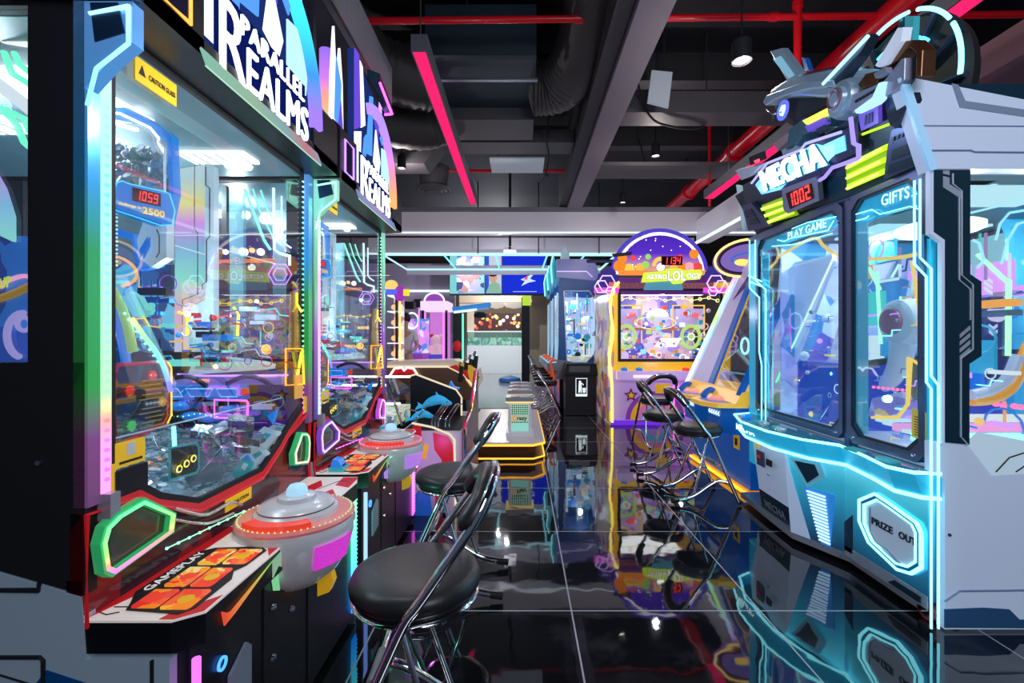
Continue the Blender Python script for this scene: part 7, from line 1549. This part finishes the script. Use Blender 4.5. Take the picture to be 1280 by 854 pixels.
# ---- interior of the claw machine
MB().box(1.84,XB,YM+.06,YE-.02,.67,.70).build('inner_floor', PANEL, t)
MB().box(XB-.02,XB,YM+.04,YE,.68,1.99).build('inner_back', grad('inner back glow', [(0,(.25,.4,.85)),(.4,(.45,.5,.9)),(.7,(.45,.75,.95)),(1,(.35,.8,.98))], .7, 2.0, .9), t)  # glowing back and end walls stand in for a brightly lit interior
MB().box(2.0,3.2,YE-.06,YE-.04,.68,1.99).build('inner_end_wall', art('inner end print', [(.05,.25,.55),(.45,.45,.85),(.1,.5,.75),(.6,.7,.95),(.15,.12,.5),(.03,.2,.4)], 5, .45), t)
for (x0, x1, y0, y1) in ((2.05,2.6,2.1,2.4),(2.2,2.9,2.8,3.2)): MB().box(x0,x1,y0,y1,1.95,1.965).build('ceiling_lamp', em('aqua lamp', (.55,.9,1), 1.3), t)
for (x, y) in ((1.95,2.2),(1.98,2.75)): MB().lathe([(.001,1.93),(.05,1.93),(.055,1.96),(.001,1.96)], (x,y,0), 20).build('amber_downlight', em('amber disc', (1,.85,.3), 2.2), t, 50)
MB().lathe([(.16,1.80),(.18,1.81),(.18,1.835),(.16,1.845),(.16,1.80)], (2.15,2.35,0), 36, 'z', False).build('halo_ring', WHT, t, 50)
# white slanted sail with neon edge
XI = 2.15
def IP(l, X=XI): return [PX(a,b,X) for a, b in l]
MB().prism(IP([(975,332),(1040,318),(1042,326),(968,520),(960,515)],2.10), (.02,0,0)).build('sail_panel', pr('sail lilac', (.62,.60,.78), .3, em=(.55,.55,.85), es=.45), t)
m = MB(); m.tube(IP([(1042,322),(970,478)],2.08), .007, 6); m.build('sail_edge', grad('sail edge', [(0,(.2,1,.4)),(.5,(.6,.9,1)),(1,(.9,.95,1))], .95, 1.8, 1.9), t)
MB().prism(IP([(1016,510),(1050,400),(1050,520),(1020,523)],2.10), (.02,0,0)).build('sail_panel', MATS['sail lilac'], t)
m = MB(); m.tube(IP([(990,350),(987,410),(975,500)],2.12), .01, 6); m.tube(IP([(992,350),(1000,405)],2.12), .006, 6); m.build('gold_frame', em('gold neon', (1,.6,.1), 1.6), t)
m = MB(); m.tube(smoothpath(IP([(972,322),(1015,298),(1030,308),(1050,320),(1090,324),(1130,321),(1158,315)],2.0),5), .011, 6); m.build('orange_ring_rail', em('amber rail', (1,.60,.12), 1.4), t, 50)
m = MB(); m.tube(IP([(1140,326),(1150,395),(1156,460),(1137,448),(1135,505),(1122,522),(1090,522)],2.0), .009, 6); m.build('gold_frame', MATS['gold neon'], t)
# robot arm sculpture
ARM = pr('arm white', (.62,.66,.75), .25, em=(.5,.6,.85), es=.28)
m = MB(); m.tube(smoothpath(IP([(1092,486),(1110,478),(1124,455),(1130,420),(1130,395)],2.2),5), [.035+.0022*k for k in range(21)], 12); m.build('sculpture_arm', ARM, t, 60)
c = PX(1126,402,2.12); MB().lathe([(.001,-.05),(.09,-.05),(.12,-.03),(.13,.05),(.001,.08)], tuple(c), 28, 'x').build('sculpture_joint', ARM, t, 40)
m = MB(); m.lathe([(.001,-.02),(.07,-.018),(.075,0)], tuple(c+Vector((-.05,0,0))), 24, 'x'); m.build('joint_lens', pr('grey red lens', (.35,.18,.25), .2, em=(.4,.1,.2), es=.25), t, 50)
m = MB()
for k in range(8): m.sph(PX(1092+k*6,484+k*.6,2.05), .009, 6)
for k in range(6): m.sph(PX(1030+k*5,472+k*.6,2.05), .008, 6)
m.build('red_lamps', em('rose red lamps', (1,.15,.35), 2.4), t, 60)
MB().prism(IP([(1090,498),(1126,490),(1134,512),(1100,524),(1085,520)],2.05), (.3,0,0)).build('floor_print', art('floor print', [(.9,.8,.6),(.35,.25,.7),(.7,.65,.9),(.9,.6,.3),(.5,.5,.8)], 10, .5), t)
MB().prism(IP([(1010,500),(1050,500),(1050,518),(1000,510)],2.05), (.3,0,0)).build('floor_print', MATS['floor print'], t)
MB().prism(IP([(1135,450),(1155,448),(1140,505),(1136,505)],2.1), (.02,0,0)).build('olive_panel', pr('olive panel', (.3,.32,.2), .4), t)
MB().sph(PX(975,500,2.05),.06,10).build('yellow_ball', pr('olive ball', (.35,.38,.2), .4, em=(.3,.35,.1), es=.3), t, 60)
m = MB(); m.tube(IP([(1096,340),(1101,430)],2.15), .010, 6); m.tube(IP([(1086,335),(1100,362)],2.15), .010, 6); m.build('green_tube', em('pale green tube', (.4,1,.55), 2.0), t)
for (a, b, X) in ((1035,398,2.2),(1005,445,2.1)): MB().sph(PX(a,b,X), .035, 8).build('white_plush', pr('white fluff', (.8,.82,.85), .8, em=(.6,.7,.8), es=.3), t, 60)
MB().box(2.0,2.9,2.75,3.3,.70,1.10).build('blue_stage', pr('stage deep blue', (.02,.05,.40), .3, em=(.03,.06,.7), es=.4), t)
m = MB(); m.tube(smoothpath([(2.0,2.72,1.10),(2.4,2.72,1.14),(2.8,2.72,1.10)],4), .02, 8); m.build('stage_rail', BLACK, t)
# things seen through the side window
def SW(px, py, Y): return PY(px, py, Y)
m = MB(); m.tube(smoothpath([SW(1214,500,2.5),SW(1240,497,2.5),SW(1262,484,2.5),SW(1276,455,2.5),SW(1290,430,2.5)],5), [.035]*21, 10); m.build('orange_slide', pr('orange slide', (.95,.40,.05), .25, em=(1,.4,.05), es=.4), t, 60)
m = MB(); m.tube(smoothpath([SW(1214,494,2.48),SW(1238,488,2.48),SW(1258,474,2.48),SW(1272,445,2.48)],5), .028, 10); m.build('white_slide', ARM, t, 60)
MB().prism([SW(1228,392,2.6),SW(1234,372,2.6),SW(1252,368,2.6),SW(1262,380,2.6),SW(1260,430,2.6),SW(1240,440,2.6),SW(1230,425,2.6)], (0,.12,0)).build('robot_torso', pr('torso navy', (.03,.05,.14), .3, em=(.03,.05,.3), es=.3), t)
m = MB(); m.lathe([(.001,0),(.045,0),(.05,-.02),(.03,-.03),(.001,-.03)], tuple(SW(1243,392,2.58)), 24, 'y'); m.build('torso_disc', em('lilac disc', (.65,.7,1), 1.1), t, 50)
m = MB()
for k in range(2): m.prism([SW(1236,405+k*7,2.58),SW(1241,409+k*7,2.58),SW(1246,405+k*7,2.58),SW(1246,409+k*7,2.58),SW(1241,413+k*7,2.58),SW(1236,409+k*7,2.58)], (0,-.005,0))
m.build('torso_chevrons', em('lilac chevron', (.6,.65,1), 1.2), t)
MB().prism([SW(1236,366,2.6),SW(1250,355,2.6),SW(1266,357,2.6),SW(1268,368,2.6),SW(1240,374,2.6)], (0,.1,0)).build('robot_shoulder', ARM, t)
m = MB(); m.tube([SW(1222,318,2.3),SW(1262,355,2.3)], .010, 6); m.tube([SW(1261,350,2.3),SW(1260,445,2.3)], .012, 6); m.build('green_tube', MATS['pale green tube'], t)
m = MB()
for pts in ([(1216,300),(1224,304),(1230,325),(1222,335)],[(1214,240),(1300,212)],[(1214,266),(1300,245)],[(1252,330),(1260,300),(1272,280),(1300,272)],[(1245,300),(1250,280),(1262,266),(1300,260)]): m.tube([SW(a,b,2.25) for a, b in pts], .006, 6)
m.build('cyan_inner_line', em('soft cyan line', (.35,.8,1), 1.6), t)
MB().prism([SW(1256,262,2.9),SW(1330,250,2.9),SW(1330,520,2.9),SW(1268,520,2.9),SW(1268,300,2.9)], (0,.05,0)).build('inner_column', CYP, t)
m = MB()
for k in range(3): m.prism([SW(1230,344+k*7,2.4),SW(1240,351+k*7,2.4),SW(1240,355+k*7,2.4),SW(1230,348+k*7,2.4)], (0,-.004,0))
m.build('white_dashes', WSOFT, t)
for k in range(3): MB().box(2.05,2.9,2.35+.12*k,2.40+.12*k,.72+.03*k,.76+.03*k).build('floor_light_bar', (CYN, em('pink bar', (1,.4,.8), 1.3), WSOFT)[k], t)
textmb('KOMATVE', SW(1240,474,2.45), SW(1290,474,2.45)-SW(1240,474,2.45), Vector((0,0,.035)), .003, bold=.03).build('inner_text', WHT, t) if False else None
for k, (a, b) in enumerate(((1245,505),(1254,507),(1268,508),(1276,509))): MB().sph(SW(a,b,2.5), .016, 6).build('red_lamp', em('rose red lamps', (1,.15,.35), 2.4), t, 60)
R5 = random.Random(12)
cs = [CYN, ARM, CYP, PUR, em('inner lilac', (.6,.45,.9), .7), CHROME, BLUEP, WSOFT, pr('inner navy', (.02,.04,.15), .3), em('inner teal', (.1,.8,.8), 1.0), em('inner orange', (1,.45,.1), 1.2)]
for k in range(110):
    x = 2.25+R5.random()*1.0; y = 2.05+R5.random()*1.35; z = .75+R5.random()*1.1; s = .02+R5.random()*.05; kk = R5.randrange(5); m = MB()
    if kk == 0: m.box(x-s,x+s,y-s*2,y+s*2,z-s*.4,z+s*.4)
    elif kk == 1: m.tube([(x,y,z-.12),(x,y,z+.12)], .007, 6)
    elif kk == 2: m.tube([(x,y+s*1.6*math.cos(a),z+s*1.6*math.sin(a)) for a in [q*math.pi/6 for q in range(12)]], .006, 6, True)
    elif kk == 3: m.tube([(x,y,z),(x+.02,y+.10,z),(x+.05,y+.15,z-.07),(x+.05,y+.25,z-.07)], .006, 6)
    else: m.box(x-.01,x+.01,y-.10,y+.10,z-.09,z+.09)
    m.build(('mechanism_bar','mechanism_rod','mechanism_ring','mechanism_rail','mechanism_plate')[kk], cs[R5.randrange(11)], t, 50)

R6 = random.Random(21)
for k in range(110):
    x = 1.95+R6.random()*.35; y = 2.08+R6.random()*1.3; z = .72+R6.random()**1.8*.75; s = .006+R6.random()*.016; kk = R6.randrange(4); m = MB()
    if kk == 0: m.box(x-s,x+s,y-s*2.5,y+s*2.5,z-s*.4,z+s*.4)
    elif kk == 1: m.tube([(x,y,z),(x,y+.05,z),(x+.02,y+.08,z-.03),(x+.02,y+.14,z-.03)], .003, 5)
    elif kk == 2: m.tube([(x,y+s*1.6*math.cos(q*math.pi/5),z+s*1.6*math.sin(q*math.pi/5)) for q in range(10)], .003, 5, True)
    else: m.sph((x,y,z), s, 5)
    m.build(('small_bar','small_rail','small_ring','small_ball')[kk], (CHROME, em('fine gold', (1,.65,.2), 1.3), WSOFT, BLUEP, PUR, ARM, CYN)[R6.randrange(7)], t, 50)

# ================================================================== light and camera
w = bpy.data.worlds.new('ambient fill'); sc.world = w; w.use_nodes = True  # world colour added as dim fill from the open end behind the camera
w.node_tree.nodes['Background'].inputs[0].default_value = (.30,.36,.55,1); w.node_tree.nodes['Background'].inputs[1].default_value = .17
R9 = math.radians
arealight('side panel fill', (1.4,-1.0,3.0), 1.6, 62, (.80,.86,1), (R9(60),0,R9(-14)))  # unseen area lamp added behind the camera to brighten the side panel
def lamp(n, loc, p, c): ptlight(n, loc, p, c, .022)
lamp('spotlight glow', (1.62,3.35,3.2), 16, (1,.9,.85))
lamp('spotlight glow', (1.62,5.5,3.35), 16, (1,.9,.85))
lamp('spotlight glow', (-1.45,5.5,3.2), 20, (1,.9,.9))
lamp('hall fill', (-.3,8.9,2.7), 22, (.95,.9,1))  # added fill lamp, no fixture here
lamp('far hall fill', (-.6,11.8,3.8), 75, (.92,.95,1))  # fill lamps added to brighten the back of the hall
lamp('far hall fill', (-1.6,12.4,3.4), 50, (.85,.8,1))  # second added fill for the back, without a fixture
lamp('shop fill', (-.8,16.0,3.0), 130, (1,.95,.9))  # added fill for the shop end, not a shop fixture
for yy in (1.3,1.75,2.4,2.85): lamp('pusher glow', (-1.5,yy,1.93), 11, (.72,.92,1))
for yy in (1.5,2.6): lamp('pusher low glow', (-1.08,yy,1.35), 3.5, (.6,.85,1))
lamp('deck fill', (-.55,1.35,1.9), 8, (1,.95,.95))  # fill lamp added above the near deck
lamp('deck fill', (-.55,2.45,1.9), 7, (1,.9,.95))  # same added fill above the second deck
for yy in (2.25,3.0): lamp('claw glow', (2.2,yy,1.92), 16, (.78,.92,1))
lamp('claw glow', (2.9,2.6,1.7), 12, (.75,.85,1))
lamp('fascia fill', (1.15,2.5,2.1), 7, (.45,.65,1))  # blue fill lamp added in mid-air to lift the dark fascia
lamp('blue spill', (1.40,2.7,.9), 2.0, (.15,.65,1))
lamp('star glow', (2.2,7.1,1.85), 9, (1,.9,.85))
lamp('star spill', (2.1,6.0,.9), 5, (.8,.5,1))
lamp('slanted glow', (2.5,4.2,1.5), 12, (.75,.7,1))
lamp('slanted spill', (1.3,4.4,1.5), 4, (.8,.8,1))
lamp('row glow', (1.1,8.6,2.0), 18, (.7,.85,1))
lamp('green spill', (-.60,2.02,.45), 1.0, (.1,1,.5))
lamp('violet spill', (-.62,2.85,.45), 1.3, (.8,.2,1))
cam = bpy.data.cameras.new('camera'); co = bpy.data.objects.new('camera', cam); col.objects.link(co)
co.location = (0,0,H); co.rotation_euler = (math.pi/2,0,0)
cam.sensor_width = 36; cam.lens = F/1280*36; cam.shift_x = (640-CX)/1280; cam.shift_y = (CY-427)/1280; cam.clip_start = .02; cam.clip_end = 100
sc.camera = co
sc.view_settings.view_transform = 'Standard'; sc.view_settings.look = 'None'; sc.view_settings.exposure = 0; sc.view_settings.gamma = 1
sc.cycles.use_denoising = True; sc.cycles.max_bounces = 8; sc.cycles.transparent_max_bounces = 16; sc.cycles.glossy_bounces = 5
sc.cycles.sample_clamp_indirect = 6; sc.cycles.caustics_reflective = False; sc.cycles.caustics_refractive = False; sc.cycles.use_light_tree = True
